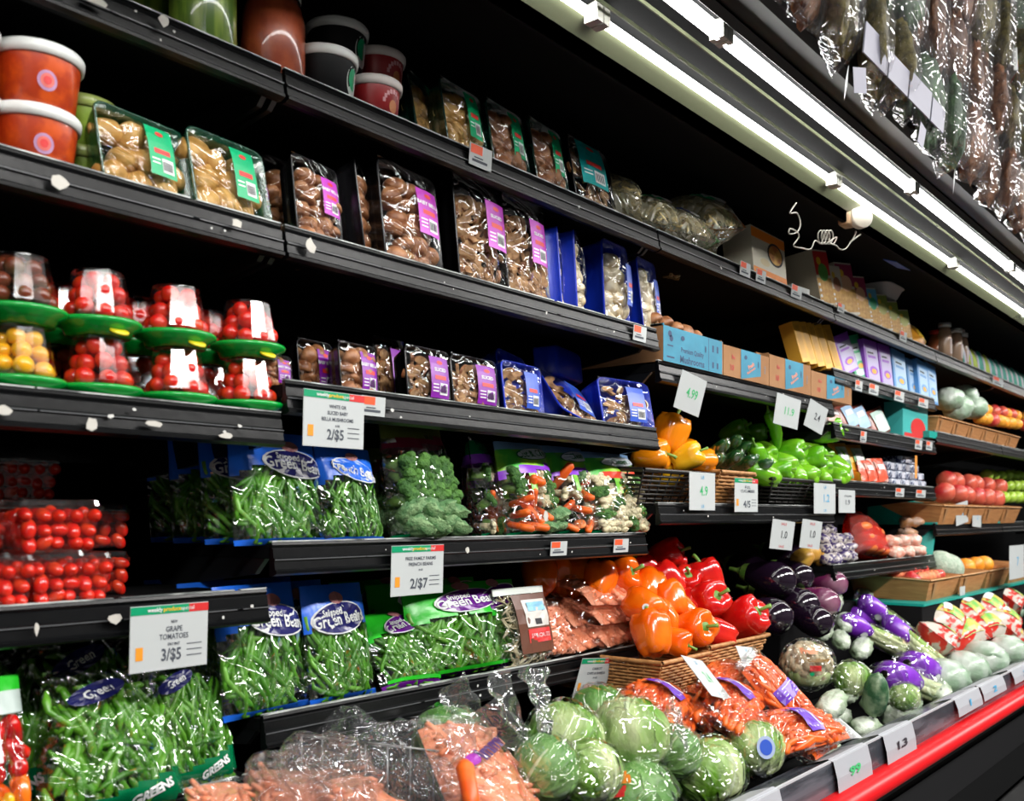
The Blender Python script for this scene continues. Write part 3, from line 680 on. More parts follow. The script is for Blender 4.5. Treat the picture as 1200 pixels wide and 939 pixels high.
fit(pk_w[1], 448, 524, 193, y, z, -.12, .1, label='clear pack of whole brown mushrooms, purple label, centre of shelf', group=G1)
fit(pk_w[0], 405, 462, 196, y+.05, z, -.12, .7, label='pack of brown mushrooms turned aside in shadow', group=G1)
fit(pk_s[0], 537, 600, 201, y, z, -.10, .05, label='tall clear pack of sliced brown mushrooms, left of two', group=G1)
fit(pk_s[1], 594, 647, 226, y, z, -.10, .05, label='tall clear pack of sliced brown mushrooms, next to blue trays', group=G1)
for i, u in enumerate((375, 487)): pk_w[i].put((X_at(u, y)+.02, y+.10, z), (-.12, 0, .1), .95, 'brown mushroom pack in the second row, %s' % ['left', 'right'][i], group=G1)
# white mushrooms in blue trays
def blab(w=.04, h=.085, x0=.02, z0=.10, t=''): return lambda fb: label_plate(w, h, BLUL, fb, t, 3, True, None, None, x0, z0, w*.22)
pk_b = [pack('mushroom_pack', 'mushrooms', .135, .19, .06, TRB, FILMT, rnd_items(16, .092, .155, .04, mk_mush(mush_w, 'mushroom', .006), s), blab(.038, .09, .022, .095), .016, .9) for s in (35, 36)]
G2 = 'blue trays of white mushrooms'
zz = Z_at(720, 270, y+.04) - z
def bput(k, x, Y, z, rot, sc, l, g=G2): k.put((x, Y, z), rot, sc, l, g)
bput(pk_b[0], X_at(722, y+.04), y+.035, z, (-.05, 0, .05), (.95, 1.7, 1.20), 'big blue tray of white mushrooms turned to show its ribbed side')
bput(pk_b[1], X_at(765, y+.02)+.005, y+.02, z, (-.12, 0, .1), (.85, .9, 1.13), 'blue tray of white mushrooms at the right end of its shelf')
bput(pk_b[1], X_at(683, y+.02), y+.035, z, (-.05, 0, .62), (.75, 1.3, 1.10), 'blue tray of white mushrooms seen nearly edge-on, second from the packs')
bput(pk_b[0], X_at(659, y+.02), y+.035, z, (-.05, .06, .9), (.7, 1.0, 1.05), 'blue tray of white mushrooms leaning edge-on beside the sliced pack')
# lower packs
z, y = S('3b', .02)
G3 = 'short mushroom packs on the third shelf'
sk = [pack('mushroom_pack', 'mushrooms', .12, .12, .045, TRK, FILMT, rnd_items(20, .105, .10, .04, mk_slice(slice_b), s), plab('SLICED', .052, .088, .016, .056), .012) for s in (41, 42)]
bk = pack('mushroom_pack', 'mushrooms', .12, .12, .045, TRK, FILMT, rnd_items(12, .088, .10, .04, mk_mush(mush_b, 'mushroom', .004), 43), plab('BABY BELLA', .052, .088, .02, .056), .012)
fit(sk[0], 477, 532, 407, y, z, -.1, .05, label='short clear pack of sliced mushrooms, left of two', group=G3)
fit(sk[1], 530, 588, 418, y, z, -.1, .05, label='short clear pack of sliced mushrooms, beside the blue tray', group=G3)
fit(bk, 398, 447, 402, y+.03, z, -.1, .1, label='short pack of whole brown mushrooms behind the 2 for 5 sign', group=G3)
fit(bk, 306, 345, 415, y+.02, z, -.1, .1, label='short pack of whole brown mushrooms beside the tomato cups', group=G3)
fit(bk, 350, 395, 398, y+.10, z, -.1, .1, label='short mushroom pack in deep shadow behind the sign', group=G3)
fit(sk[0], 440, 480, 395, y+.12, z, -.1, .1, label='short mushroom pack in shadow between bella and sliced packs', group=G3)
blue_s = [pack('mushroom_pack', 'mushrooms', .12, .13, .055, TRB, FILMT, rnd_items(14, .085, .105, .04, mk_slice(slice_w), s), blab(.042, .09, .014, .062), .010, .88) for s in (44, 45)]
fit(blue_s[0], 589, 642, 425, y, z, -.12, .1, label='blue tray of sliced white mushrooms standing upright, left one', group=G2)
fit(blue_s[1], 712, 764, 443, y, z, -.2, -.1, label='blue tray of sliced white mushrooms at the shelf end', group=G2)
bput(blue_s[0], X_at(672, y+.05), y+.02, z+.012, (-.80, .30, -.15), 1.35, 'blue tray of sliced white mushrooms tipped over on its side')
bput(blue_s[1], X_at(668, y+.13), y+.19, z+.118, (.15, -.08, 3.25), (1.35, 1.1, .72), 'blue tray showing its ribbed underside, upside down on the tipped one')
bput(blue_s[1], X_at(612, y+.12), y+.13, z+.0, (-.2, .1, .15), (1.2, 1.1, 1.40), 'blue tray in shadow behind the upright one')
# ------------------------------------------------------------------ bags of beans
def bean_bag(name, w, h, t, seed, head, foot, badge, bean=BEAN, n=46, arch=.10, hv=.70, fv=.06, second=None, zr=(.05, .68), L=(.08, .13), rad=.0050, neck=.92, bumps=0, belly=.35, txt='Green Beans', sub='Snipped', fm=None, ang=(0, .9), bcol=None, b2=True):
    pl = Pillow(w, h, t, seed, belly=belly, neck=neck); fm = fm or FILM
    def mf(u, v):
        if head and v > hv - arch*(u*u) and v < .985: return head
        if foot and v < fv: return foot
        return fm
    parts = [('bag', pl.shell(mf)), ('green_beans', beans(pl, n, seed+1, bean, zr=zr, L=L, r=rad, bumps=bumps, ang=ang), STUFF), ('green_beans', beans(pl, n//2, seed+9, BEAN2 if bean is not SNAP else BEAN, zr=zr, L=L, r=rad, bumps=bumps, ang=ang), STUFF)]
    if badge:
        cx, cz, rx, rz, m, rot = badge
        parts.append(('badge', ell_label(pl, cx*w, cz*h, rx*w, rz*h, m, WHT, [(txt, 0, -rz*h*.12, rx*w*.40), (sub, -rx*w*.3, rz*h*.42, rx*w*.24)], None, rot)))
        if b2: parts.append(('small_logo', ell_label(pl, cx*w*.8, (cz+rz*1.35)*h, rx*w*.28, rz*h*.42, P('logo_cream', (.40, .16, .16), rough=.5), None, [])))
    if second:                                                       # a coloured printed strip along the foot
        parts.append(('printed_strip', MB().grid(lambda a, b: ((a-.5)*w*.9, pl.front((a-.5)*w*.9, h*(fv+.03*b), .003), h*(fv+.035*b)), 10, 1, second)))
    k = Kind(name, 'bag of beans', parts); k.w, k.h = w, h; return k
blueA = bean_bag('bean_bag', .20, .20, .06, 1, BLUB, BLUB, (.14, .70, .34, .12, NAVB, -.08))
blueB = bean_bag('bean_bag', .20, .20, .06, 2, BLUB, BLUB, (-.05, .70, .36, .13, NAVB, .06))
frenchA = bean_bag('bean_bag', .20, .20, .06, 3, BLUB, BLUB, (.05, .74, .34, .11, BLUB, -.2), L=(.05, .08), rad=.0034, n=80, txt='French Beans', sub='')
greenA = bean_bag('bean_bag', .20, .20, .06, 4, GRB, PUB, (.10, .80, .34, .12, PUB, .08), BEAN, fv=.05, second=GRB, hv=.66)
greenB = bean_bag('bean_bag', .20, .20, .06, 5, GRB, PUB, (.10, .80, .34, .12, PUB, .25), BEAN, fv=.05, second=GRB, hv=.70)
z, y = S('4b', .03)
G = 'bean bags on the shelf with vegetable medleys'
def row_of(k, u0, u1, v, y, z, rx, rz, lab, g, rows=1, gap=.10, ks=None, ry=0):
    o = fit(k, u0, u1, v, y, z, rx, rz, ry, label=lab, group=g)
    for r_ in range(rows):
        (ks or [k])[r_ % len(ks or [k])].put((o.location.x + .012*(r_+1), y + gap*(r_+1), z), (rx, ry, rz + .05*(-1)**r_), o.scale[:], '%s in the %s row behind' % (lab[:lab.find(' with')] if ' with' in lab else ' '.join(lab.split()[:9]).rstrip(','), ['first', 'second', 'third'][r_]) + (', %s' % ('left' if u0 < 300 else 'middle' if u0 < 480 else 'right')), g)
    return o
row_of(blueA, 272, 384, 505, y, z, -.16, .06, 'blue topped bag of green beans with big navy oval badge, left end', G, 3, .11, [blueB, blueA])
row_of(frenchA, 380, 452, 522, y, z, -.22, .05, 'slumped blue topped bag of thin french beans', G, 2, .11, [blueB])
z, y = S('6b', .035)
G = 'bean bags on the lowest middle shelf'
row_of(blueA, 258, 366, 684, y, z, -.18, .10, 'blue topped bag of snipped green beans, leftmost on the low shelf', G, 2, .13)
row_of(blueB, 362, 442, 684, y, z, -.18, .05, 'blue topped bag of green beans next to the green topped ones', G, 2, .13)
greenB.put((X_at(480, y), y-.01, z), (-.55, .05, .05), (.9, 1, .85), 'slumped green and purple bag of beans lying low', G)
row_of(greenA, 484, 596, 684, y+.015, z, -.25, .0, 'green topped bag of beans with purple oval badge, upright', G, 2, .13)
row_of(greenB, 545, 612, 680, y+.03, z, -.2, -.1, 'green topped bag of beans with purple badge beside the sprouts', G, 1, .13)
# ------------------------------------------------------------------ large snap pea bags at the lower left
snapA = bean_bag('pea_bag', .26, .26, .09, 11, None, None, None, SNAP, n=95, L=(.08, .13), rad=.0055, zr=(.05, .85), neck=.8, belly=.4, bumps=.10, ang=(.2, .9), b2=False)
def snap(seed, strip_rot):
    pl = Pillow(.26, .27, .09, seed, belly=.4, neck=.78, crk=.006)
    mf = lambda u, v: DGB if (v < .16 + .12*u and v > -.02 + .10*u) else FILM
    bd = ell_label(pl, -.03, .225, .055, .018, NAVY, None, [('Green', 0, 0, .022)], None, .35)
    wd = MB()
    wd.text('GREENS', 0, 0, .024, WHT, fn=lambda p: (.045+p[0]*.92-p[2]*.35, pl.front(.045+p[0]*.92-p[2]*.35, .030+p[0]*.35+p[2]*.92, .005), .030+p[0]*.35+p[2]*.92), bold=.001)
    k = Kind('pea_bag', 'bag of peas', [('bag', pl.shell(mf, 22, 26)), ('snap_peas', beans(pl, 62, seed+1, SNAP, (.09, .14), .0072, (.2, .7), (.06, .82), bumps=.12), STUFF), ('green_beans', beans(pl, 36, seed+2, BEAN, (.09, .14), .0066, (.2, .7), (.06, .82)), STUFF), ('badge', bd), ('lettering', wd)])
    k.w, k.h = .26, .27; return k
sa, sb = snap(12, .3), snap(14, .3)
z, y = S('7a', .0)
G = 'large clear bags of snap peas'
o = fit(sa, 36, 222, 785, y-.01, z-.004, -.30, .12, .10, label='large clear bag of snap peas with dark green corner print, front', group=G)
fit(sb, 176, 276, 775, y+.03, z, -.28, -.1, .0, label='clear bag of snap peas right of the front one by the shelf end', group=G)
sb.put((o.location.x+.05, y+.14, z), (-.15, 0, .1), .95, 'clear bag of snap peas in the shadow behind the front one', G)
sa.put((o.location.x+.22, y+.17, z), (-.15, .1, .1), .95, 'clear bag of snap peas in shadow behind the bag at the shelf end', G)
sb.put((o.location.x-.14, y+.13, z), (-.15, 0, .1), .95, 'clear bag of snap peas in shadow behind the pepper bag', G)
# mini pepper bag at the left edge
def pepper_me(m, name='mini_pepper'):
    mb = MB(); mb.lathe([(.0001, -.032), (.008, -.028), (.014, -.012), (.017, .006), (.015, .018), (.008, .023), (.0001, .020)], m, 14); return mb.mesh(name)
PR = P('pepper_red', (.55, .006, .006), rough=.16, var=(.66, .02, .01), vscale=12, spec=.6, coat=.4)
PO = P('pepper_orange', (.82, .10, .002), rough=.16, var=(.88, .17, .006), vscale=12, spec=.6, coat=.4)
PY = P('pepper_yellow', (.88, .42, .005), rough=.16, var=(.90, .52, .02), vscale=12, spec=.6, coat=.4)
PG = P('pepper_green', (.10, .38, .008), rough=.16, var=(.20, .50, .02), vscale=10, spec=.6, coat=.4)
STM = P('stem_green', (.10, .26, .03), rough=.5, var=(.20, .34, .06), vscale=40)
mp = [pepper_me(m) for m in (PR, PO, PY)]
pl = Pillow(.17, .24, .07, 21, belly=.45, neck=.98)
q = random.Random(5)
bits = []
for i in range(26):
    a, b = i % 4, i//4; x = (a-1.5)*.036 + q.uniform(-.005, .005); zz_ = .022 + b*.028
    c = 0 if zz_ > .10 else (1 if q.random() < .75 else 2)
    bits.append(('mini_pepper', mp[c], None, [], T_(x, -.020+q.uniform(0, .012), zz_, q.uniform(0, 6), q.uniform(0, 6), 0, 1.0)))
lb = MB(); lb.quad(-.045, .12, .015, .165, 0, WHT, lambda p: (p[0], pl.front(p[0], p[2], .004), p[2]))
for k_ in range(9): lb.quad(-.04+k_*.0055, .126, -.04+k_*.0055+.003, .158, 0, INK, lambda p: (p[0], pl.front(p[0], p[2], .0048), p[2]))
mpb = Kind('mini_pepper_bag', 'bag of peppers', [('bag', pl.shell(lambda u, v: GRB if .93 < v < .985 else (P('milky_print', (.50, .60, .56), rough=.4) if v > .78 else FILM)))] + bits + [('barcode_label', lb)]); mpb.w, mpb.h = .17, .24
fit(mpb, -70, 46, 797, 1.40, z-.01, -.2, .1, label='bag of red and orange mini peppers at the lower left edge')
# ------------------------------------------------------------------ vegetable medley bags
def floret(m, ms, r=.03, seed=0, n=9):
    q = random.Random(seed); mb = MB(); mb.tube([(0, 0, -r*1.2), (0, 0, 0)], [r*.32, r*.42], ms, 8)
    for i in range(n):
        t = 2*PI*i/n*1.7; rad = r*.62*math.sqrt(i/n); mb.blob((rad*math.cos(t), rad*math.sin(t), r*.25*(1-(rad/r)**2)), (r*.36, r*.36, r*.32), m, .35, 6, seed+i, 8, 6)
    return mb
bro = [floret(BROC, BROS, .032, s).mesh('broccoli_floret') for s in (1, 2)]
cau = [floret(CAUL, CAUL, .026, s).mesh('cauliflower_floret') for s in (3, 4)]
carm = MB().tube([(0, 0, -.03), (0, 0, -.026), (0, 0, 0), (.001, 0, .026), (.001, 0, .03)], [.003, .0075, .008, .007, .003], CARR, 9).mesh('baby_carrot')
disc_c = MB().lathe([(.0001, 0), (.013, 0), (.013, .005), (.0001, .005)], P('carrot_slice', (.85, .24, .06), rough=.5), 12).mesh('carrot_slice')
kale = MB().blob((0, 0, 0), (.03, .016, .034), P('pale_herb_green', (.08, .20, .07), rough=.7, var=(.22, .36, .16), vscale=60, bump=1, bscale=90), .4, 4, 3, 12, 9).mesh('broccoli_floret')
def medley(name, w, h, seed, items, headmf, text, tcol, band=None, foot=DGB):
    pl = Pillow(w, h, .075, seed, belly=.42, neck=.9); q = random.Random(seed); parts = []
    n = len(items); nx = 4
    for i, (nm, me, s_) in enumerate(items):
        a, b = i % nx, i//nx; v = .10 + b*.52/max(1, (n-1)//nx); u = ((a+.5)/nx*2-1)*.78 + q.uniform(-.08, .08)
        x = u*pl.half(v); yy = -pl.th(u, v)*.62
        parts.append((nm, me, None, [], T_(x, yy, v*h, PI/2+q.uniform(-.5, .5) if 'floret' in nm else q.uniform(-1.5, 1.5), q.uniform(-1, 1), q.uniform(-.5, .5), s_)))
    parts = [('bag', pl.shell(lambda u, v: headmf(u, v) or FILM))] + parts
    if text: parts.append(('badge', ell_label(pl, .012*w/.15, h*.86, w*.30, h*.065, P('logo_white', (.6, .68, .74), rough=.4), DGRN, [(text, 0, 0, w*.13)], DGRN, .1)))
    k = Kind(name, 'bag of vegetables', parts); k.w, k.h = w, h; return k
BAND = P('bag_print_violet', (.26, .04, .62), rough=.3); BANR = P('bag_print_red', (.70, .06, .03), rough=.3); LIME = P('bag_print_lime', (.35, .68, .04), rough=.3, var=(.06, .45, .05), vscale=18, bump=.2); SKY = P('bag_print_sky', (.20, .38, .65), rough=.3)
MARO = P('bag_print_maroon', (.16, .01, .03), rough=.3)
q = random.Random(3)
def mf_med(band):
    def f(u, v):
        c = .66 + .05*u
        if v < .055: return DGB
        if c < v < c+.07: return band
        if v >= c+.07: return (SKY if v > .93 else LIME) if v < .985 else None
        if abs(u+.25-.1*(v-.5)) < .09 and v > .46: return LIME
        return None
    return f
C_ = ('baby_carrot', carm, 1.0)
items1 = [C_, ('baby_carrot', carm, 1.1), ('broccoli_floret', kale, .9), ('broccoli_floret', kale, .8), C_, ('baby_carrot', carm, 1.1), ('baby_carrot', carm, 1.0), ('broccoli_floret', kale, 1.0), C_, C_, ('cauliflower_floret', cau[0], .8), ('broccoli_floret', bro[0], .8), ('broccoli_floret', bro[1], .9), ('baby_carrot', carm, 1.2), ('cauliflower_floret', cau[1], .7), ('broccoli_floret', bro[0], .8), ('broccoli_floret', bro[0], .9), ('baby_carrot', carm, 1.3), ('cauliflower_floret', cau[1], .8), ('broccoli_floret', bro[1], .7)]
items2 = [('baby_carrot', carm, .9), ('carrot_slice', disc_c, 1), C_, ('carrot_slice', disc_c, 1), C_, C_, ('cauliflower_floret', cau[0], .6), ('carrot_slice', disc_c, 1), ('cauliflower_floret', cau[0], .8), ('cauliflower_floret', cau[1], .8), C_, ('broccoli_floret', bro[0], .7), ('baby_carrot', carm, 1.4), ('cauliflower_floret', cau[0], .8), ('broccoli_floret', kale, .7), ('cauliflower_floret', cau[1], .8)]
items3 = [('cauliflower_floret', cau[i % 2], 1.0) if (i*7) % 5 < 3 else ('broccoli_floret', bro[i % 2], .8) for i in range(20)]
items4 = [('broccoli_floret', bro[i % 2] if i > 7 else kale, 1.0) for i in range(20)]
items5 = [('cauliflower_floret', cau[0], .8), ('carrot_slice', disc_c, 1), ('broccoli_floret', bro[0], .9), ('cauliflower_floret', cau[1], .7), ('broccoli_floret', bro[1], .8), C_, ('carrot_slice', disc_c, 1), ('cauliflower_floret', cau[0], .8), ('broccoli_floret', bro[0], .8), ('cauliflower_floret', cau[0], .9), ('cauliflower_floret', cau[0], .7), ('broccoli_floret', bro[1], .8)]
m1 = medley('medley_bag', .17, .21, 31, items1, mf_med(BAND), 'Cut & Clean', DGRN); m2 = medley('medley_bag', .16, .21, 32, items2, mf_med(BAND), 'Clean', DGRN)
m3 = medley('medley_bag', .17, .21, 33, items3, mf_med(BANR), 'Clean', DGRN)
m4 = medley('broccoli_bag', .17, .21, 34, items4, lambda u, v: DGB if v < .06 else (MARO if .80 + .04*u < v < .87+.04*u else (P('bag_print_olive', (.12, .15, .02), rough=.4) if .88+.04*u < v < .98 else None)), None, DGRN)
m5 = medley('medley_bag', .15, .21, 35, items5, lambda u, v: DGB if v < .055 else (BAND if .74 < v < .82 else (DGB if .82 <= v < .97 else None)), None, DGRN)
z, y = S('4b', .03)
G = 'vegetable medley bags'
fit(m4, 455, 540, 496, y+.005, z, -.18, .08, label='tall bag of broccoli florets with maroon band at its top', group=G)
fit(m5, 548, 596, 512, y+.06, z, -.15, .5, label='bag of mixed vegetables turned aside in the shadow', group=G)
fit(m1, 594, 656, 516, y+.0, z, -.22, .0, label='bag of baby carrots and broccoli with violet band, left of two', group=G)
fit(m2, 650, 704, 520, y+.015, z, -.25, .0, label='bag of carrot slices and cauliflower with violet band, right of two', group=G)
fit(m3, 690, 757, 528, y+.0, z, -.24, .0, label='bag of cauliflower and broccoli with red band at shelf end', group=G)
for i, (k_, u) in enumerate(((m4, 520), (m1, 632), (m2, 682), (m3, 727))): k_.put((X_at(u, y)+.0, y+.14, z), (-.12, 0, 0), .95, 'vegetable bag in the row behind, %s' % nth(i, 4), G)
# ------------------------------------------------------------------ sprouts and carrot chips
z, y = S('6b', .03)
pl = Pillow(.15, .20, .055, 41, belly=.4, neck=.98, crk=.003)
SPR = P('sprout_cream', (.66, .60, .42), rough=.5, var=(.5, .42, .25), vscale=40)
lab_ = MB(); g_ = lambda o: (lambda p: (p[0], pl.front(p[0], p[2], o), p[2]))
BRN = P('print_brown', (.12, .04, .02), rough=.4)
def patch(mb, x0, z0, x1, z1, m, o): mb.grid(lambda a, b: (x0+(x1-x0)*a, pl.front(x0+(x1-x0)*a, z0+(z1-z0)*b, o), z0+(z1-z0)*b), 4, 4, m, False)
patch(lab_, -.04, .03, .062, .18, BRN, .003); patch(lab_, -.02, .055, .052, .09, REDL, .0036); patch(lab_, -.02, .095, .052, .165, P('print_pale', (.62, .60, .56), rough=.4), .0036); patch(lab_, -.01, .135, .045, .158, SKYB, .0042)
lab_.text('SPROUTS', .016, .072, .015, WHT, fn=g_(.0046)); lab_.quad(.005, .100, .025, .115, 0, INK, g_(.0044))
spb = Kind('sprout_bag', 'bag of sprouts', [('bag', pl.shell(lambda u, v: P('bag_white_film', (.60, .64, .60), rough=.4) if v > .93 or v < .02 else FILM)), ('bean_sprouts', beans(pl, 150, 51, SPR, (.03, .06), .0022, (0, 1.5), (.05, .9), curl=.016), STUFF), ('printed_label', lab_)]); spb.w, spb.h = .15, .20
fit(spb, 588, 648, 688, y-.002, z, -.18, .0, label='clear bag of bean sprouts with brown and red printed label')
spb.put((X_at(618, y)+.01, y+.10, z), (-.15, 0, 0), .85, 'bag of bean sprouts in the row behind')
def chips(name, w, h, t, seed, m, n, cm, L=(.02, .035), lab=None):   # flat pillow, z = its length, lying when rotated
    pl = Pillow(w, h, t, seed, belly=.45, neck=.75, crk=.005); q = random.Random(seed); c = MB()
    for i in range(n):
        v = q.uniform(.08, .86); u = q.uniform(-.85, .85); x, zz_ = u*pl.half(v), v*h; yy = -pl.th(u, v)*q.uniform(.5, .95)+.004
        a = q.uniform(0, 3.1); l = q.uniform(*L)/2; r_ = q.uniform(.006, .009)
        c.tube([(x-l*math.cos(a), yy, zz_-l*math.sin(a)), (x, yy-.002, zz_), (x+l*math.cos(a), yy, zz_+l*math.sin(a))], [r_*.7, r_, r_*.7], cm, 6)
    core = MB(); core.grid(lambda a, b: ((a*2-1)*pl.half(.06+b*.82)*.93, -pl.th(a*2-1, .06+b*.82)*.82-.0015*noise.noise(Vector((a*14, b*14, seed)))*2, (.06+b*.82)*h), 10, 12, cm); core.grid(lambda a, b: ((1-a*2)*pl.half(.06+b*.82)*.93, pl.th(a*2-1, .06+b*.82)*.55, (.06+b*.82)*h), 10, 12, cm)
    parts = [('bag', pl.shell(lambda u, v: m)), (name[1], c, STUFF), (name[1], core, STUFF)]
    if lab: parts.append(('printed_label', lab(pl)))
    k = Kind(name[0], 'bag of carrots', parts); k.w, k.h = w, h; return k
cchip = chips(('carrot_chip_bag', 'carrot_chips'), .16, .24, .06, 61, FILM, 120, CARP)
G = 'stacked bags of peach coloured carrot chips'
xc = X_at(690, 1.45)
def lie(k, x, Y, zc, yaw, pitch, sc, l, g): k.put((x, Y, zc), (pitch, 0, yaw), sc, l, g)
k_ = cchip
x0 = X_at(655, 1.42)
# bags lie with their length running along the shelf: local z -> +x
def flat(k, x, Y, zc, yaw, sc, l, g, tilt=0.0, roll=0.0, cat=None):
    """lay a pillow bag down: its length points along yaw, its printed face up"""
    M = Euler((0, 0, yaw)).to_matrix() @ Euler((0, -tilt, 0)).to_matrix() @ Euler((roll, 0, 0)).to_matrix() @ Matrix(((0, 0, 1), (-1, 0, 0), (0, -1, 0)))
    return k.put((x, Y, zc), M.to_euler()[:], sc, l, g, cat)
zt_ = z
for i, (u, dy, zz_, yaw, sc, tilt, l) in enumerate(((652, .06, .035, .10, 1.25, .02, 'bottom left of the pile'), (692, .03, .035, .05, 1.1, .04, 'bottom right of the pile at the shelf end'), (648, .11, .090, .1, 1.25, .0, 'middle left of the pile'), (684, .05, .095, .0, 1.15, -.03, 'middle right of the pile'), (668, .09, .150, -.10, 1.4, -.06, 'top of the pile, longest'))):
    flat(cchip, X_at(u, y+dy)-.04, y+dy+.01, zt_+zz_, yaw, sc, 'clear bag of peach carrot chips, %s' % l, G, tilt, .25)
cchip.put((X_at(660, y)-.01, y+.0, z), (-.35, .1, .1), (.95, 1, .62), 'clear bag of peach carrot chips standing in front of the pile', G)
# ------------------------------------------------------------------ section with crates and pepper baskets
KRAFT = P('kraft_board', (.34, .17, .07), rough=.8, var=(.29, .135, .05), vscale=6)
BOXB = P('box_print_blue', (.03, .24, .36), rough=.6, var=(.025, .20, .31), vscale=12); BOXN = P('box_print_navy', (.02, .05, .12), rough=.6); BOXR = P('box_print_red', (.45, .05, .04), rough=.6)
PINKP = P('box_print_pink', (.62, .25, .18), rough=.6)
def crate(name, w, h, d, left_blue, seed):
    m = MB(); t = .004
    m.box(0, 0, 0, w, t, h, KRAFT); m.box(0, d-t, 0, w, d, h*1.5, KRAFT); m.box(0, t, 0, t, d-t, h*1.05, KRAFT); m.box(w-t, t, 0, w, d-t, h*1.05, KRAFT); m.box(t, t, 0, w-t, d-t, t, KRAFT)
    p = MB(); y = -.0012
    if left_blue:
        p.box(0, -.001, 0, w*.98, 0, h, BOXB)
        p.box(0, 0, h-.002, t+.001, d*.9, h*1.055, BOXB)
        p.text('Premium Quality', w*.46, h*.42, .026, BOXN, y, bold=.0007, sx=.72); p.text('Mushrooms', w*.46, h*.15, .036, BOXN, y, bold=.001, sx=.8)
        p.disc(w*.10, h*.80, .010, .012, y, BOXN, 12); p.disc(w*.12, h*.68, .010, .012, y, BOXN, 12); p.quad(w*.06, h*.45, w*.15, h*.49, y, BOXN); p.quad(w*.05, h*.12, w*.17, h*.17, y, BOXN)
        for x in (.80, .88): p.quad(w*x, h*.12, w*(x+.03), h*.3, y, BOXN); p.quad(w*x, h*.6, w*(x+.03), h*.8, y, BOXN)
        p.quad(w*.735, 0, w*.742, h, y, BOXN)
    else:
        p.add([(w*.36, y, 0), (w*.80, y, h*.06), (w*.80, y, h), (w*.36, y, h)], [(0, 1, 2, 3)], BOXB)
        p.add([(w*.36, y-.0004, 0), (w*.80, y-.0004, 0), (w*.80, y-.0004, h*.24)], [(0, 1, 2)], KRAFT)
        p.text('10', w*.17, h*.30, .030, BOXR, y, bold=.001); p.text('lbs', w*.20, h*.66, .022, BOXR, y, bold=.0006)
        p.text('Fresh', w*.58, h*.52, .022, PINKP, y-.0006, rot=.5, bold=.001); p.text('Mushrooms', w*.58, h*.36, .014, PINKP, y-.0006, rot=.5, bold=.0006)
        p.text('FRESH', w*.90, h*.5, .012, BOXB, y, rot=1.57)
    hl = MB(); hl.disc(w*(.30 if left_blue else .46), h*.76, .010, .009, y-.001, BOXN, 14)
    hr = MB(); hr.disc(w*(.68 if left_blue else .74), h*.62, .004, .014, y-.001, BOXN, 12)
    fl = MB(); fl.box(t, d*.12, h*1.0, w*.55, d*.14, h*1.12, BOXB if left_blue else KRAFT)
    k = Kind(name, 'box', [('box_body', m), ('printed_panel', p), ('hand_hole', hl), ('hand_hole', hr), ('flap', fl)]); k.w, k.h = w, h; return k
z, y = S('2c', .005)
ca, cb = crate('mushroom_crate', .34, .13, .38, True, 1), crate('mushroom_crate', .34, .12, .38, False, 2)
zc = z + .007
cx = [X_at(774, 1.36), X_at(845, 1.36), X_at(899, 1.36), X_at(948, 1.36), X_at(996, 1.36)]
hs = [Z_at(785, 384, 1.36)-zc, Z_at(860, 408, 1.36)-zc, Z_at(915, 420, 1.36)-zc, Z_at(958, 437, 1.36)-zc]
for i in range(4):
    k_ = ca if i == 0 else cb
    k_.put((cx[i]+.002, y-.012, zc), (0, 0, 0), ((cx[i+1]-cx[i]-.004)/k_.w, 1.0, hs[i]/k_.h), ['blue printed mushroom crate at the left end, full of brown mushrooms', 'kraft mushroom crate with blue panel, first after the all-blue crate', 'kraft mushroom crate with blue panel, middle of the kraft ones', 'kraft mushroom crate with blue panel, rightmost by the yellow boxes'][i], 'printed mushroom crates')
loose = One('mushroom', 'mushroom', mush_b)
q = random.Random(8)
for i in range(20):
    x = cx[0] + .03 + (i % 5)*.055 + q.uniform(-.01, .01); yy = y + .03 + (i//5)*.045
    loose.put((x, yy, zc + hs[0] + .020 - .004*(i % 5) + .012*(i//5)), (q.uniform(-.5, .5), q.uniform(-.4, .4), q.uniform(0, 6)), q.uniform(1.15, 1.45), 'loose brown mushroom heaped in the blue printed crate', 'loose mushrooms in the blue crate')
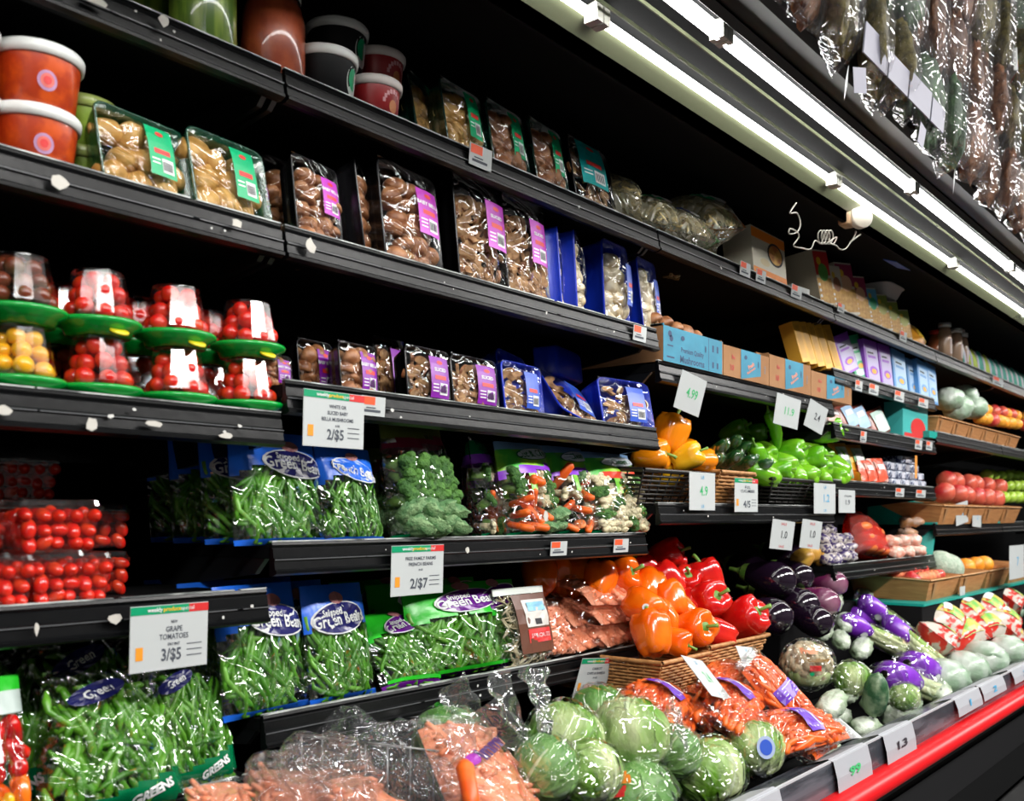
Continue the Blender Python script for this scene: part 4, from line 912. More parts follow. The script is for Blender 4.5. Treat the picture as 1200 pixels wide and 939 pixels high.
# flat carton leaning between the crates
# ------------------------------------------------------------------ baskets
WICK = P('wicker_tan', (.50, .25, .09), rough=.5, var=(.36, .16, .05), vscale=60); WICKB = P('wicker_black', (.012, .011, .010), rough=.35)
ORC = P('chip_basket_wood', (.46, .21, .07), rough=.7, var=(.38, .16, .05), vscale=10, stretch=(1, 1, 8)); TURQ = P('turquoise_plastic', (.0, .30, .25), rough=.4)
def basket(name, w, d, h, m, flare=.84, rows=9, n=40, r=.0035):
    """woven basket: horizontal strands weaving around upright ribs"""
    wv = MB(); up = MB()
    def per(k, t):                                                   # rounded rectangle perimeter, t 0..1
        hw, hd = w/2*k, d/2*k; P_ = 2*(2*hw+2*hd); s_ = t*P_; a = 2*hw
        if s_ < a: x, y_ = -hw+s_, -hd
        elif s_ < a+2*hd: x, y_ = hw, -hd+(s_-a)
        elif s_ < 2*a+2*hd: x, y_ = hw-(s_-a-2*hd), hd
        else: x, y_ = -hw, hd-(s_-2*a-2*hd)
        return x, y_
    for j in range(rows):
        k = flare + (1-flare)*j/(rows-1); zz_ = .004 + (h-.008)*j/(rows-1); pts = []
        for i in range(n*2+1):
            x, y_ = per(k, (i/(n*2)) % 1); o = .0022*(1 if (i+j) % 2 else -1); L_ = math.hypot(x/w, y_/d) or 1
            pts.append((x*(1+o/w*2), y_*(1+o/d*2), zz_))
        wv.tube(pts, (h/rows)*.30 if m is WICKB else (h/rows)*.42, m, 5, False)
    for i in range(n):
        x0, y0 = per(flare, i/n); x1, y1 = per(1, i/n); up.tube([(x0, y0, 0), (x1, y1, h)], r*.7, m, 5)
    b = MB().box(-w/2*flare, -d/2*flare, 0, w/2*flare, d/2*flare, .004, m)
    rim = MB().tube([(*per(1.01, i/48), h) for i in range(49)], r*1.7, m, 7, False)
    k = Kind(name, 'basket', [('weave', wv), ('uprights', up, STUFF), ('basket_base', b), ('rim', rim)]); k.w, k.h = w, h; return k
def chipbasket(name, w, d, h, m=ORC):
    b = MB(); f = .86; t = .003; o = [(-1, -1), (1, -1), (1, 1), (-1, 1)]
    vs = [(a*w/2*f, c*d/2*f, 0) for a, c in o] + [(a*w/2, c*d/2, h) for a, c in o] + [(a*(w/2-t), c*(d/2-t), h) for a, c in o] + [(a*(w/2*f-t), c*(d/2*f-t), .004) for a, c in o]
    fs = [(0, 3, 2, 1)] + [(i, (i+1) % 4, 4+(i+1) % 4, 4+i) for i in range(4)] + [(4+i, 4+(i+1) % 4, 8+(i+1) % 4, 8+i) for i in range(4)] + [(8+i, 8+(i+1) % 4, 12+(i+1) % 4, 12+i) for i in range(4)] + [(12, 13, 14, 15)]
    b.add(vs, fs, m)
    rim = MB(); hw, hd = w/2+.001, d/2+.001
    pr = [(-hw, -hd), (0, -hd-.001), (hw, -hd), (hw, hd), (-hw, hd), (-hw, -hd)]
    rim.tube([(x, y_, h-.006) for x, y_ in pr], .006, P('basket_rim_wood', (.62, .38, .19), rough=.7), 6, False, .35)
    fold = MB().add([(-w/2*.55, -d/2*f-.002, .006), (-w/2*.45, -d/2*f-.002, .006), (-w/2*.55, -d/2-.0035, h-.014), (-w/2*.75, -d/2-.0035, h-.014)], [(0, 1, 2, 3)], P('basket_fold_wood', (.40, .20, .08), rough=.7))
    k = Kind(name, 'basket', [('basket_body', b), ('rim', rim), ('fold', fold)]); k.w, k.h = w, h; return k
# ------------------------------------------------------------------ big produce
def bell(m, seed, lobes=4, tall=1.0, r=.040):
    q = random.Random(seed); b = MB(); ph = q.uniform(0, 6)
    prof = [(.0001, -.040), (.012, -.042), (.024, -.040), (.033, -.030), (.037, -.012), (.040, .010), (.040, .026), (.034, .038), (.022, .041), (.011, .036), (.0001, .031)]
    def fn(p):
        a = math.atan2(p.y, p.x); rr_ = math.hypot(p.x, p.y); k = 1 + (.11*abs(math.cos((a+ph)*lobes/2))-.06)*(1 if rr_ > .01 else .3) + .04*noise.noise(Vector((math.cos(a)*1.5+seed, math.sin(a)*1.5, p.z*18)))
        dz = .006*abs(math.cos((a+ph)*lobes/2))*(1 if p.z > .03 else (-1 if p.z < -.03 else 0))*min(1, rr_/.02)
        return (p.x*k*r/.040, p.y*k*r/.040, (p.z*tall + dz)*r/.040)
    b.lathe(prof, m, 32, fn=fn, cap=False); s_ = MB(); zt = .031*tall*r/.04
    s_.lathe([(.014, .002), (.010, .004), (.0045, .007), (.0001, .007)], STM, 10, (0, 0, zt+.003), cap=False)
    s_.tube([(0, 0, zt+.006), (.002, 0, zt+.016), (.007, .001, zt+.026), (.012, .002, zt+.031)], [.0042, .0036, .0040, .0050], STM, 8)
    k = Kind('bell_pepper', 'pepper', [('pepper_body', b), ('stem', s_)]); k.w = .08; k.h = .08; return k
bR = [bell(PR, s) for s in (1, 2)]; bO = [bell(PO, s, 4 if s != 5 else 3) for s in (4, 5)]; bY = [bell(PY, 7), bell(P('pepper_amber', (.88, .26, .005), rough=.16, spec=.6, coat=.4), 8)]
bG = [bell(PG, s, 3, 1.3, .036) for s in (10, 11)]
def long_pep(m, seed, L=.13, r=.020, bend=.02):
    q = random.Random(seed); pts = []; rs = []
    for i in range(12): t = i/11; pts.append((bend*math.sin(t*3.0)*(1 if seed % 2 else -1), bend*.4*t, L*t)); rs.append(r*(.12+.88*min(1, (t/.35))**.7)*(1 if t < .85 else math.sqrt(max(.02, 1-((t-.85)/.16)**2)))*(1+.06*math.sin(t*9+seed)))
    b = MB().tube(pts, rs, m, 14); s_ = MB(); e = Vector(pts[-1]); s_.tube([e - Vector((0, 0, .003)), e+Vector((0, 0, .008)), e+Vector((.006, 0, .026)), e+Vector((.012, 0, .034))], [.008, .003, .003, .004], STM, 7)
    k = Kind('long_pepper', 'pepper', [('pepper_body', b), ('stem', s_)]); k.w = .04; k.h = L; return k
LP_ = [long_pep(PG, 1), long_pep(PG, 2, .12, .023, .012), long_pep(PG, 3, .14, .018, .035)]
CUC = P('cucumber_skin', (.012, .085, .018), rough=.3, var=(.05, .17, .03), vscale=18, stretch=(4, 4, .7), bump=.2)
cuke = Kind('cucumber', 'cucumber', [('cucumber_body', MB().tube([(0, 0, t*.024-.10) for t in range(9)], [.006, .015, .0185, .019, .0195, .019, .0185, .016, .006], CUC, 14)), ('film', MB().tube([(0, 0, t*.025-.105) for t in range(9)], [.008, .017, .0205, .021, .0215, .021, .0205, .018, .010], FILMT, 14))]); cuke.w = .04; cuke.h = .2
z, y = S('4c', .0)
x0, x1, x2, x3 = [X_at(u, 1.36) for u in (752, 838, 889, 984)]
zr = .098
bb = basket('basket', .40, .42, .105, WICKB, .80, 9, 34); bt = basket('basket', .24, .42, .115, WICK, .80, 11, 26)
bb.put((x0+.20, y+.21, z), (.06, 0, 0), 1, 'open black woven basket of yellow and orange bell peppers', 'black woven baskets')
bt.put(((x1+x2)/2+.005, y+.215, z), (.06, 0, 0), 1, 'tan wicker basket holding wrapped cucumbers')
bb.put(((x2+x3)/2+.012, y+.21, z), (.06, 0, 0), (1.28, 1, 1), 'black woven basket heaped with green peppers', 'black woven baskets')
def drop(k, u, v, Y, rot, sc, l, g): k.put((X_at(u, Y), Y, Z_at(u, v, Y)), rot, sc, l, g)
G = 'yellow bell peppers in the black basket'
drop(bY[1], 785, 509, 1.44, (.3, .2, .3), 1.25, 'large orange yellow bell pepper on top of the black basket', G)
drop(bY[0], 805, 536, 1.395, (1.1, .3, .2), 1.0, 'bright yellow bell pepper with its green stem facing out', G)
drop(bY[1], 762, 533, 1.45, (1.5, 1.2, .3), 1.15, 'yellow bell pepper half hidden behind the shelf end', G)
drop(bY[1], 823, 540, 1.41, (1.5, .2, .9), .85, 'amber bell pepper next to the cucumbers', G)
drop(bY[0], 778, 552, 1.47, (1.5, 1.2, 1.3), 1.1, 'yellow bell pepper down inside the black basket', G)
drop(bY[1], 805, 530, 1.52, (1.5, 1.2, 2.3), 1.1, 'yellow bell pepper at the back of the black basket', G)
G = 'wrapped cucumbers in the wicker basket'
for i, (u, v, Y, a, b_) in enumerate(((838, 530, 1.42, 1.25, -.6), (852, 541, 1.41, 1.3, -.5), (868, 546, 1.41, 1.3, -.45), (830, 545, 1.43, 1.3, -.5), (853, 524, 1.47, 1.25, -.6), (884, 549, 1.42, 1.35, -.35), (862, 532, 1.50, 1.2, -.5))):
    drop(cuke, u, v, Y, (a, 0, b_), (1.05, 1.05, .9), 'film wrapped dark green cucumber, %s' % nth(i, 7), G)
G = 'green peppers heaped in the black basket'
q = random.Random(21)
gp = [(966, 506, 1.42, 'b', (1.3, .9, .3), 1.25, 'big glossy green pepper on top of the heap, right'), (912, 528, 1.44, 'l', (0, -.55, .1), 1.15, 'long curved green pepper sticking up at the heap top'), (925, 529, 1.42, 'b', (1.4, -1.2, .2), 1.1, 'green pepper lying on its side in the middle of the heap'), (950, 537, 1.40, 'b', (1.4, .5, 0), 1.1, 'green pepper with puckered end facing out'), (898, 537, 1.44, 'l', (0, -1.3, .2), 1.1, 'long green pepper on the left slope of the heap'), (870, 521, 1.50, 'l', (0, 1.3, .3), 1.25, 'long green pepper behind the cucumbers'), (912, 551, 1.39, 'b', (1.5, .2, .4), .85, 'small green pepper near the basket rim, left')]
for u, v, Y, k_, r_, s_, l in gp: drop(bG[0] if k_ == 'b' else LP_[int(u) % 3], u, v, Y, r_, s_, l, G)
for i in range(18):
    u = 897 + (i % 6)*16 + q.uniform(-4, 4); lv = i//6
    if u > 985: u = 980
    drop((bG + bG + bG + LP_)[q.randrange(7)], u, 556 - lv*13 + (3 if u > 960 else 0), 1.395 + .035*lv, (-q.uniform(.9, 1.6), q.uniform(-.6, .6), q.uniform(-.8, .8)), q.uniform(.9, 1.1), 'green pepper in the %s layer of the heap, %s' % (['lower', 'middle', 'upper'][lv], nth(i % 6)), G)
# dim produce behind
for i in range(6): drop(bG[i % 2], 860+i*22, 505+i*3, 1.62, (1.2, i, 0), 1.0, 'green pepper in shadow at the back of the shelf, %s' % nth(i, 6), 'green peppers at the back')
# ------------------------------------------------------------------ cartons of the fourth section
def carton(name, w, h, d, m, side, art):
    b = MB(); b.add([(0,0,0),(w,0,0),(w,d,0),(0,d,0),(0,0,h),(w,0,h),(w,d,h),(0,d,h)], [(0,3,2,1),(4,5,6,7),(0,1,5,4),(1,2,6,5),(2,3,7,6),(3,0,4,7)], [side, side, m, side, side, side])
    a = MB(); art(a, w, h); k = Kind(name, 'box', [('box_body', b), ('printed_art', a)]); k.w, k.h = w, h; return k
YB = P('carton_amber', (.66, .34, .03), rough=.5); YBS = P('carton_amber_side', (.66, .34, .03), rough=.5)
VIO = P('carton_violet', (.24, .05, .48), rough=.45); PAL = P('carton_lilac', (.40, .34, .56), rough=.45); GRC = P('carton_green', (.03, .42, .16), rough=.45); MINT = P('carton_mint', (.50, .66, .60), rough=.45); PBL = P('carton_blue', (.08, .26, .56), rough=.45); ICE = P('carton_ice', (.32, .48, .66), rough=.45)
def art_v(c1, c2):
    def f(a, w, h): a.quad(w*.12, h*.06, w*.96, h*.80, -.001, c2); a.disc(w*.55, h*.30, w*.30, h*.10, -.0016, c1); a.disc(w*.55, h*.28, w*.18, h*.06, -.002, YB); a.quad(w*.2, h*.58, w*.8, h*.64, -.0016, c1); a.quad(w*.2, h*.68, w*.65, h*.72, -.0016, INK)
    return f
z, y = S('2d', .01)
yb = carton('amber_carton', .05, .15, .05, YB, YBS, lambda a, w, h: (a.quad(w*.2, h*.1, w*.8, h*.9, -.001, P('carton_amber_dark', (.52, .26, .02), rough=.5))))
G = 'narrow amber cartons'
for i, u in enumerate((941, 949, 958, 967, 977)):
    yb.put((X_at(u, 1.40), y+.03 - .002*i, z + .01), (-.22, -.16, 0), ((X_at(u+9, 1.40)-X_at(u, 1.40))/.05*.92, 1, 1.0+.05*i), 'narrow amber carton leaning in a row, %s' % nth(i, 5), G)
for i, u in enumerate((936, 946, 956)):
    yb.put((X_at(u, 1.52), y+.13, z + .01), (-.1, -.05, 0), (1.1, 1, 1.15), 'narrow amber carton in the row behind, %s' % nth(i, 3), G)
vc = carton('violet_carton', .085, .15, .04, VIO, VIO, art_v(VIO, PAL)); gc = carton('green_carton', .085, .15, .04, GRC, GRC, art_v(GRC, MINT)); bc = carton('blue_carton', .085, .15, .04, PBL, PBL, art_v(PBL, ICE))
def ff(k, u0, u1, v0, Y, z, ry, rx, l, g): W_ = X_at(u1, Y)-X_at(u0, Y); k.put((X_at(u0, Y), Y, z), (rx, ry, 0), (W_/k.w*.97, 1, (Z_at((u0+u1)/2, v0, Y)-z)/k.h), l, g)
G = 'snack cartons on the shelf beside the mushroom crates'
ff(vc, 990, 1008, 397, y+.02, z, -.30, -.2, 'violet carton leaning left, first after the amber ones', G)
ff(gc, 1004, 1020, 396, y+.02, z, -.22, -.2, 'green and white carton leaning left', G)
ff(vc, 1017, 1033, 399, y+.01, z, -.04, -.1, 'violet carton standing upright, left of two', G)
ff(vc, 1034, 1048, 404, y+.01, z, -.03, -.1, 'violet carton standing upright, right of two', G)
ff(bc, 1049, 1065, 410, y+.01, z, .03, -.1, 'light blue carton right of the violet ones', G)
ff(bc, 1066, 1080, 421, y+.03, z, .02, -.1, 'light blue carton, second', G)
ff(bc, 1078, 1090, 421, y+.01, z, .06, -.1, 'light blue carton, third', G)
ff(bc, 1089, 1100, 425, y+.01, z, .08, -.1, 'light blue carton at the right end', G)
for i in range(3): vc.put((X_at(1000+30*i, 1.5), y+.12, z), (-.05, 0, 0), 1.0, 'violet carton in the second row, %s' % nth(i, 3), G)
# packets below
z, y = S('3d', .01)
RED2 = P('packet_red', (.60, .05, .05), rough=.35, var=(.66, .45, .40), vscale=22); WHP = P('packet_clear_white', (.55, .50, .50), rough=.3, var=(.45, .08, .06), vscale=30); TQP = P('packet_teal', (.05, .42, .40), rough=.4); DKP = P('packet_dark', (.06, .02, .015), rough=.3, var=(.25, .05, .03), vscale=26)
def packet(name, w, h, t, m, card, cat='packet'):
    pl = Pillow(w, h, t, int(w*997) % 17, belly=.4, crk=.003); b = pl.shell(lambda u, v: m, 8, 8)
    c = MB(); c.grid(lambda a, b_: ((a-.5)*w*.6, pl.front((a-.5)*w*.6, h*(.1+.8*b_), .003), h*(.1+.8*b_)), 3, 4, card, False); c.grid(lambda a, b_: ((a-.5)*w*.4, pl.front((a-.5)*w*.4, h*(.55+.2*b_), .0036), h*(.55+.2*b_)), 3, 2, WHT, False)
    k = Kind(name, cat, [('packet_body', b), ('printed_card', c)]); k.w, k.h = w, h; return k
pw, pd, pt = packet('fruit_packet', .11, .10, .05, WHP, P('card_blush', (.62, .35, .32), rough=.4)), packet('dried_fruit_packet', .10, .13, .03, DKP, ICE), packet('dried_fruit_packet', .10, .13, .03, DKP, MINT)
G = 'packets under the snack cartons'
for k_, u0, u1, v0, l in ((pw, 973, 1000, 482, 'puffy white and red fruit packet, left end of the packets'), (pd, 998, 1016, 474, 'dark packet with mint card'), (pd, 1012, 1032, 476, 'dark packet with pale blue card, leaning'), (pt, 1034, 1054, 480, 'dark packet with mint green card beside the teal box')):
    ff(k_, u0, u1, v0, y+.03, z, -.25 if k_ is not pw else 0, -.3, l, G)
pw.put((X_at(980, y+.1), y+.09, z+.03), (-.1, 0, .2), 1.1, 'puffy white and red fruit packet behind the first one', G)
tb = carton('teal_box', .16, .14, .08, TQP, TQP, lambda a, w, h: (a.disc(w*.6, h*.35, w*.3, h*.28, -.001, REDL), a.quad(w*.1, h*.86, w*.6, h*.95, -.001, WHT), a.quad(w*.05, h*.0, w*.55, h*.18, -.0015, REDL)))
ff(tb, 1058, 1088, 474, y+.01, z, 0, 0, 'teal box with red fruit picture at the shelf end', G)
z, y = S('4d', .01)
OY = P('packet_orange_yellow', (.75, .28, .03), rough=.35, var=(.80, .48, .04), vscale=9); RO = P('packet_red_orange', (.72, .09, .04), rough=.35, var=(.75, .45, .38), vscale=30, vlo=.5, vhi=.62); BW = P('packet_black', (.03, .03, .05), rough=.3)
oy = packet('salad_kit_packet', .13, .16, .04, OY, P('card_white_green', (.55, .60, .50), rough=.4, var=(.1, .3, .1), vscale=30)); ro = packet('salad_kit_packet', .12, .14, .04, RO, RO)
G = 'orange and red packets above the netted onions'
for k_, u0, u1, v0, l in ((oy, 990, 1010, 520, 'tall orange and yellow packet, left'), (oy, 1008, 1028, 522, 'tall orange and yellow packet, right'), (ro, 1018, 1034, 540, 'red and black packet, left of two'), (ro, 1031, 1049, 538, 'red and black packet, right of two')): ff(k_, u0, u1, v0, y+(.02 if k_ is ro else .05), z, -.05, -.2, l, G)
oy.put((X_at(1016, y), y+.02, z+.004), (-1.0, .9, .1), .8, 'yellow packet fallen over at the front of the shelf', G)
BLUEB = P('blueberry_pack', (.42, .46, .55), rough=.25, var=(.03, .035, .10), vscale=55, coat=.5, vlo=.45, vhi=.55)
bbx = Kind('berry_clamshell', 'berries', [('box_body', MB().rbox(0, 0, 0, .12, .10, .035, BLUEB, .008)), ('label', MB().quad(.035, .002, .085, .030, -.001, P('berry_label', (.55, .55, .62), rough=.5)))]); bbx.w = .12; bbx.h = .035
xb0 = X_at(1048, y)
q = random.Random(2)
for c_ in range(4):
    for lv in range(4 if c_ in (2, 3) else 3):
        bbx.put((xb0+.11*c_ + q.uniform(0, .01), y + .012*lv + q.uniform(0, .01), z+.036*lv), (0, 0, q.uniform(-.08, .08)), .92, 'clear box of blueberries, %s stack, %s' % (nth(c_, 4), ['bottom', 'second up', 'third up', 'top'][lv]), 'stacked blueberry boxes')
One('orange_strap', 'label strip', MB().box(0, 0, 0, .03, .001, .10, P('strap_orange', (.75, .3, .05), rough=.5))).put((xb0+.11*2+.04, y-.004, z+.04), (0, 0, 0), 1, 'orange paper strip across the blueberry boxes')
# netted onions and garlic
z, y = S('5d', .01)
NETR = P('net_red', (.70, .03, .012), rough=.35, var=(.80, .14, .02), vscale=22, bump=.5, bscale=40); ON = P('onion_orange', (.75, .12, .02), rough=.3, var=(.82, .22, .05), vscale=14)
on_me = MB().blob((0, 0, 0), (.033, .033, .030), ON, .06, 3, 1, 14, 9).mesh('onion')
def netbag(name, w, h, t, seed, me, n, netm, cat):
    pl = Pillow(w, h, t, seed, belly=.3, neck=.55, crk=.006)
    q = random.Random(seed); it = [('onion', me, None, [], T_((i % 3-1)*w*.20, -t*.18, h*(.14+.2*(i//3)), q.uniform(0, 3), q.uniform(0, 3), 0, 1.0)) for i in range(n)]
    k = Kind(name, cat, [('net', pl.shell(lambda u, v: netm, 14, 14))] + it); k.w, k.h = w, h; return k
NETF = film('red_net', tint=(1, .15, .06), gloss=.06, rough=.2, bump=1, bscale=60, haze=.35, hcol=(.75, .05, .02), edge=.3)
nb = netbag('onion_net', .22, .24, .10, 71, on_me, 9, NETF, 'onions'); 
ff0 = lambda k, u0, u1, v0, Y, z, rx, rz, ry, l, g: fit(k, u0, u1, v0, Y, z, rx, rz, ry, l, g)
ff0(nb, 994, 1042, 598, y+.07, z+.012, -.30, .1, .12, 'bright red net bag of onions', None)
GW = P('garlic_netting', (.55, .50, .48), rough=.4, var=(.05, .03, .12), vscale=45, vlo=.45, vhi=.55); GW2 = P('shallot_netting', (.70, .30, .22), rough=.4, var=(.75, .60, .50), vscale=45); GW3 = P('potato_netting', (.62, .28, .10), rough=.4, var=(.70, .50, .40), vscale=35)
def lump(name, m, cat, seed, r=(.05, .04, .03)):
    k = One(name, cat, MB().blob((0, 0, 0), r, m, .35, 2.2, seed, 16, 11)); k.w = r[0]*2; k.h = r[2]*2; return k
LG = [lump('garlic_bag', GW, 'garlic', s) for s in (1, 2)]; LS = lump('shallot_bag', GW2, 'shallots', 3); LPO = lump('sweet_potato_bag', GW3, 'potatoes', 4, (.07, .05, .03))
q = random.Random(4)
for i in range(14):
    a, b_ = i % 4, i//4; LG[i % 2].put((X_at(966+a*9+b_*2, y+.03), y+.02+.015*b_, z+.028+.034*b_), (q.uniform(-.5, .5), q.uniform(-.5, .5), q.uniform(0, 3)), .72, 'blue and white packet of garlic in the heap, %s layer, %s' % (['bottom', 'second', 'third', 'top'][b_], nth(a, 4)), 'heap of garlic packets')
for i in range(6):
    LS.put((X_at(1049+(i % 3)*12, y+.02), y+.02+.02*(i//3), z+.03+.045*(i//3)), (0, 0, i), .95, 'pale red bag of shallots, %s row, %s' % (['lower', 'upper'][i//3], nth(i % 3, 3)), 'bags of shallots')
for i in range(4):
    LPO.put((X_at(1064+(i % 2)*14, y+.12), y+.11, z+.10+.05*(i//2)), (0, .1, i*.4), 1.1, 'orange and brown net bag on top at the back, %s' % nth(i, 4), 'orange net bags at the back')
sq = One('squash', 'squash', MB().blob((0, 0, 0), (.05, .04, .04), P('squash_yellow', (.62, .36, .05), rough=.4, var=(.5, .25, .04), vscale=14), .12, 2, 3, 14, 10))
for i, (u, v) in enumerate(((950, 648), (962, 653), (940, 655))): sq.put((X_at(u, 1.42), 1.42, Z_at(u, v, 1.42)), (0, .3*i, i), .9, 'yellow squash under the price tags, %s' % nth(i, 3), 'yellow squash')
# turquoise shelf divider beside the nets
One('shelf_divider', 'divider', MB().add([(0, 0, 0), (.0, .3, 0), (.02, .3, .30), (.10, 0, .24), (.01, 0, 0), (.01, .3, 0), (.03, .3, .30), (.11, 0, .24)], [(0, 1, 2, 3), (7, 6, 5, 4), (0, 4, 5, 1), (1, 5, 6, 2), (2, 6, 7, 3), (3, 7, 4, 0)], TURQ)).put((B[4]+.0, 1.37, Z0-.19), (0, 0, 0), 1, 'turquoise plastic divider beside the netted bags')
# ------------------------------------------------------------------ fruit crates at the far right
APR = P('apple_red', (.50, .015, .02), rough=.25, var=(.62, .09, .06), vscale=16, spec=.6); APG = P('apple_green', (.32, .55, .03), rough=.25, var=(.42, .62, .08), vscale=16, spec=.6); ORF = P('orange_peel', (.85, .28, .02), rough=.4, bump=.2, bscale=120, var=(.88, .38, .04), vscale=10); POM = P('pomegranate_rind', (.46, .02, .025), rough=.3, var=(.62, .12, .07), vscale=12)
MELN = P('melon_rind', (.35, .45, .34), rough=.7, var=(.50, .58, .46), vscale=50, bump=.5, bscale=100); CBG = P('cabbage_white_wrap', (.52, .58, .52), rough=.3, var=(.26, .38, .26), vscale=9, bump=.8, bscale=25, coat=.3); PCH = P('peach_skin', (.72, .25, .10), rough=.6, var=(.60, .10, .06), vscale=14)
def round_fruit(name, m, cat, r, dimple=True):
    b = MB().blob((0, 0, 0), (r, r, r*.92), m, .04, 1.5, int(r*900), 18, 12, fn=(lambda q_, d: (q_.x, q_.y, q_.z - (r*.22*max(0, d.z-.75)*4 if d.z > .75 else 0))) if dimple else None)
    s_ = MB().tube([(0, 0, r*.55), (.001, 0, r*.8), (.004, 0, r*1.02)], .0018, P('fruit_stalk', (.12, .07, .03), rough=.7), 6)
    k = Kind(name, cat, [('fruit_body', b), ('stalk', s_)]); k.w = 2*r; k.h = 2*r; return k
apR, apG, orF, pmF, pcF = round_fruit('red_apple', APR, 'apple', .038), round_fruit('green_apple', APG, 'apple', .038), round_fruit('orange', ORF, 'orange', .038, False), round_fruit('pomegranate', POM, 'pomegranate', .043, False), round_fruit('peach', PCH, 'peach', .032)
meln = One('melon', 'melon', MB().blob((0, 0, 0), (.065, .065, .06), MELN, .03, 2, 1, 20, 14)); cabw = One('wrapped_cabbage', 'cabbage', MB().blob((0, 0, 0), (.075, .075, .06), CBG, .15, 3, 1, 22, 14))
z, y = S('3e', .0)
cbk = chipbasket('fruit_basket', .26, .30, .085)
G = 'wooden fruit baskets on the far upper shelf'
for i in range(6): cbk.put((B[4]+.14+.262*i, y+.135, z), (.06, 0, 0), 1.0, 'thin wooden fruit basket on the far upper shelf, %s' % nth(i, 6), G)
q = random.Random(31)
for i, (u, v, Y) in enumerate(((1112, 468, 1.44), (1131, 466, 1.46), (1122, 477, 1.42), (1140, 478, 1.42))): drop(cabw, u, v, Y, (i, 0, i), 1.0, 'white wrapped cabbage in the upper wooden basket, %s' % nth(i, 4), 'wrapped cabbages')
for i in range(20):
    a, b_ = i % 10, i//10; u = 1150+a*7 + q.uniform(-2, 2); drop((orF if q.random() < .6 else pmF), u, 490 + a*1.2 - b_*10, 1.40+.05*b_, (q.uniform(-1, 1), q.uniform(-1, 1), 0), .95, 'orange or red fruit in the upper wooden basket, %s layer, %s' % (['front', 'back'][b_], nth(a, 10)), 'fruit in the far upper baskets')
One('turquoise_mat', 'mat', MB().box(0, 0, 0, .12, .3, .03, TURQ)).put((B[4]-.10, 1.352, Z0+.355), (0, 0, 0), 1, 'turquoise plastic mat end at the upper wooden basket')
z, y = S('4e', .0)
cb2 = chipbasket('fruit_basket', .38, .34, .095)
G = 'wooden fruit baskets on the far lower shelf'
for i in range(4): cb2.put((B[4]+.20+.382*i, y+.14, z+.012), (.08, 0, 0), 1.0, 'thin wooden fruit basket on the far lower shelf, %s' % nth(i, 4), G)
One('turquoise_mat', 'mat', MB().box(0, 0, 0, 1.5, .3, .011, TURQ)).put((B[4]+.02, 1.355, z), (0, 0, 0), 1, 'turquoise plastic mat under the lower wooden baskets')
q = random.Random(32)
for i in range(12):
    a, b_ = i % 6, i//6; drop(pmF, 1108+a*12+q.uniform(-2, 2), 578+a*1.5-b_*14, 1.40+.06*b_, (q.uniform(-1, 1), q.uniform(-1, 1), 0), 1.25, 'red pomegranate in the lower wooden baskets, %s layer, %s' % (['front', 'back'][b_], nth(a, 6)), 'pomegranates')
for i in range(20):
    a, b_ = i % 7, i//7; drop(apG if (b_ or a > 1) else apR, 1160+a*8-b_*2, 583-b_*13, 1.42+.06*b_, (q.uniform(-1, 1), q.uniform(-1, 1), 0), 1.0, 'green apple in the far lower basket, %s layer, %s' % (['front', 'middle', 'back'][b_], nth(a, 7)) if (b_ or a > 1) else 'red apple next to the green apples, %s' % nth(a, 2), 'apples in the far baskets')
# ------------------------------------------------------------------ top shelf, right part
z, y = S('1c', .02)
NOOD = P('noodle_tangle', (.80, .68, .36), rough=.5, var=(.62, .48, .20), vscale=25, bump=.4, bscale=60)
def noodle(name, w, h, t, seed, c1, c2):
    pl = Pillow(w, h, t, seed, belly=.45, neck=.9, crk=.006)
    core = beans(pl, 90, seed, NOOD, (.05, .10), .004, (0, 1.5), (.06, .88), curl=.02)
    b = pl.shell(lambda u, v: c1 if v > .90 else FILMH, 14, 16)
    l = ell_label(pl, 0, h*.5, w*.28, h*.17, WHT, None, []); l2 = ell_label(pl, .0, h*.30, w*.24, h*.06, c2, None, [])
    k = Kind(name, 'bag of noodles', [('bag', b), ('noodles', core, STUFF), ('label', l), ('label_stripe', l2)]); k.w, k.h = w, h; return k
nd = [noodle('noodle_bag', .18, .24, .12, 81, GRB, BLUL), noodle('noodle_bag', .18, .24, .12, 83, ORGL, GRNL)]
G = 'clear bags of fresh noodles on the top shelf'
for i, (u, v, yw, tl, k_, sc, l) in enumerate(((742, 208, .5, -.3, 0, 1.0, 'leftmost, green sealed end up'), (775, 222, .2, .25, 1, .9, 'second, orange end hanging to the shelf edge'), (800, 234, .4, -.1, 1, 1.0, 'third, lying behind'), (825, 256, .1, .25, 1, 1.15, 'fourth, sloping down to an orange corner'), (800, 262, .05, .12, 0, .95, 'fifth, flat at the shelf edge'), (830, 246, .5, .0, 0, 1.0, 'last, lying at the back'))):
    Y = y + .05 + (.07 if i in (2, 5) else 0); flat(nd[k_], X_at(u, Y)-.12, Y, z+.055+(.045 if i in (0, 3, 5) else 0), yw, sc, 'clear bag of fresh noodles, %s' % l, G, tl, .35)
CREAM = P('carton_cream', (.62, .58, .46), rough=.5)
def art_pan(c1, c2):
    def f(a, w, h): a.quad(.0, h*.80, w, h*.98, -.001, c1); a.quad(0, h*.14, w, h*.26, -.001, ORGL); a.disc(w*.68, h*.62, w*.24, h*.22, -.0016, INK, 20); a.disc(w*.68, h*.62, w*.20, h*.18, -.002, c2, 18); a.disc(w*.35, h*.40, w*.14, h*.07, -.0016, P('art_cream_dark', (.6, .5, .3), rough=.5)); a.quad(w*.08, h*.02, w*.9, h*.10, -.001, P('art_olive', (.3, .28, .08), rough=.5))
    return f
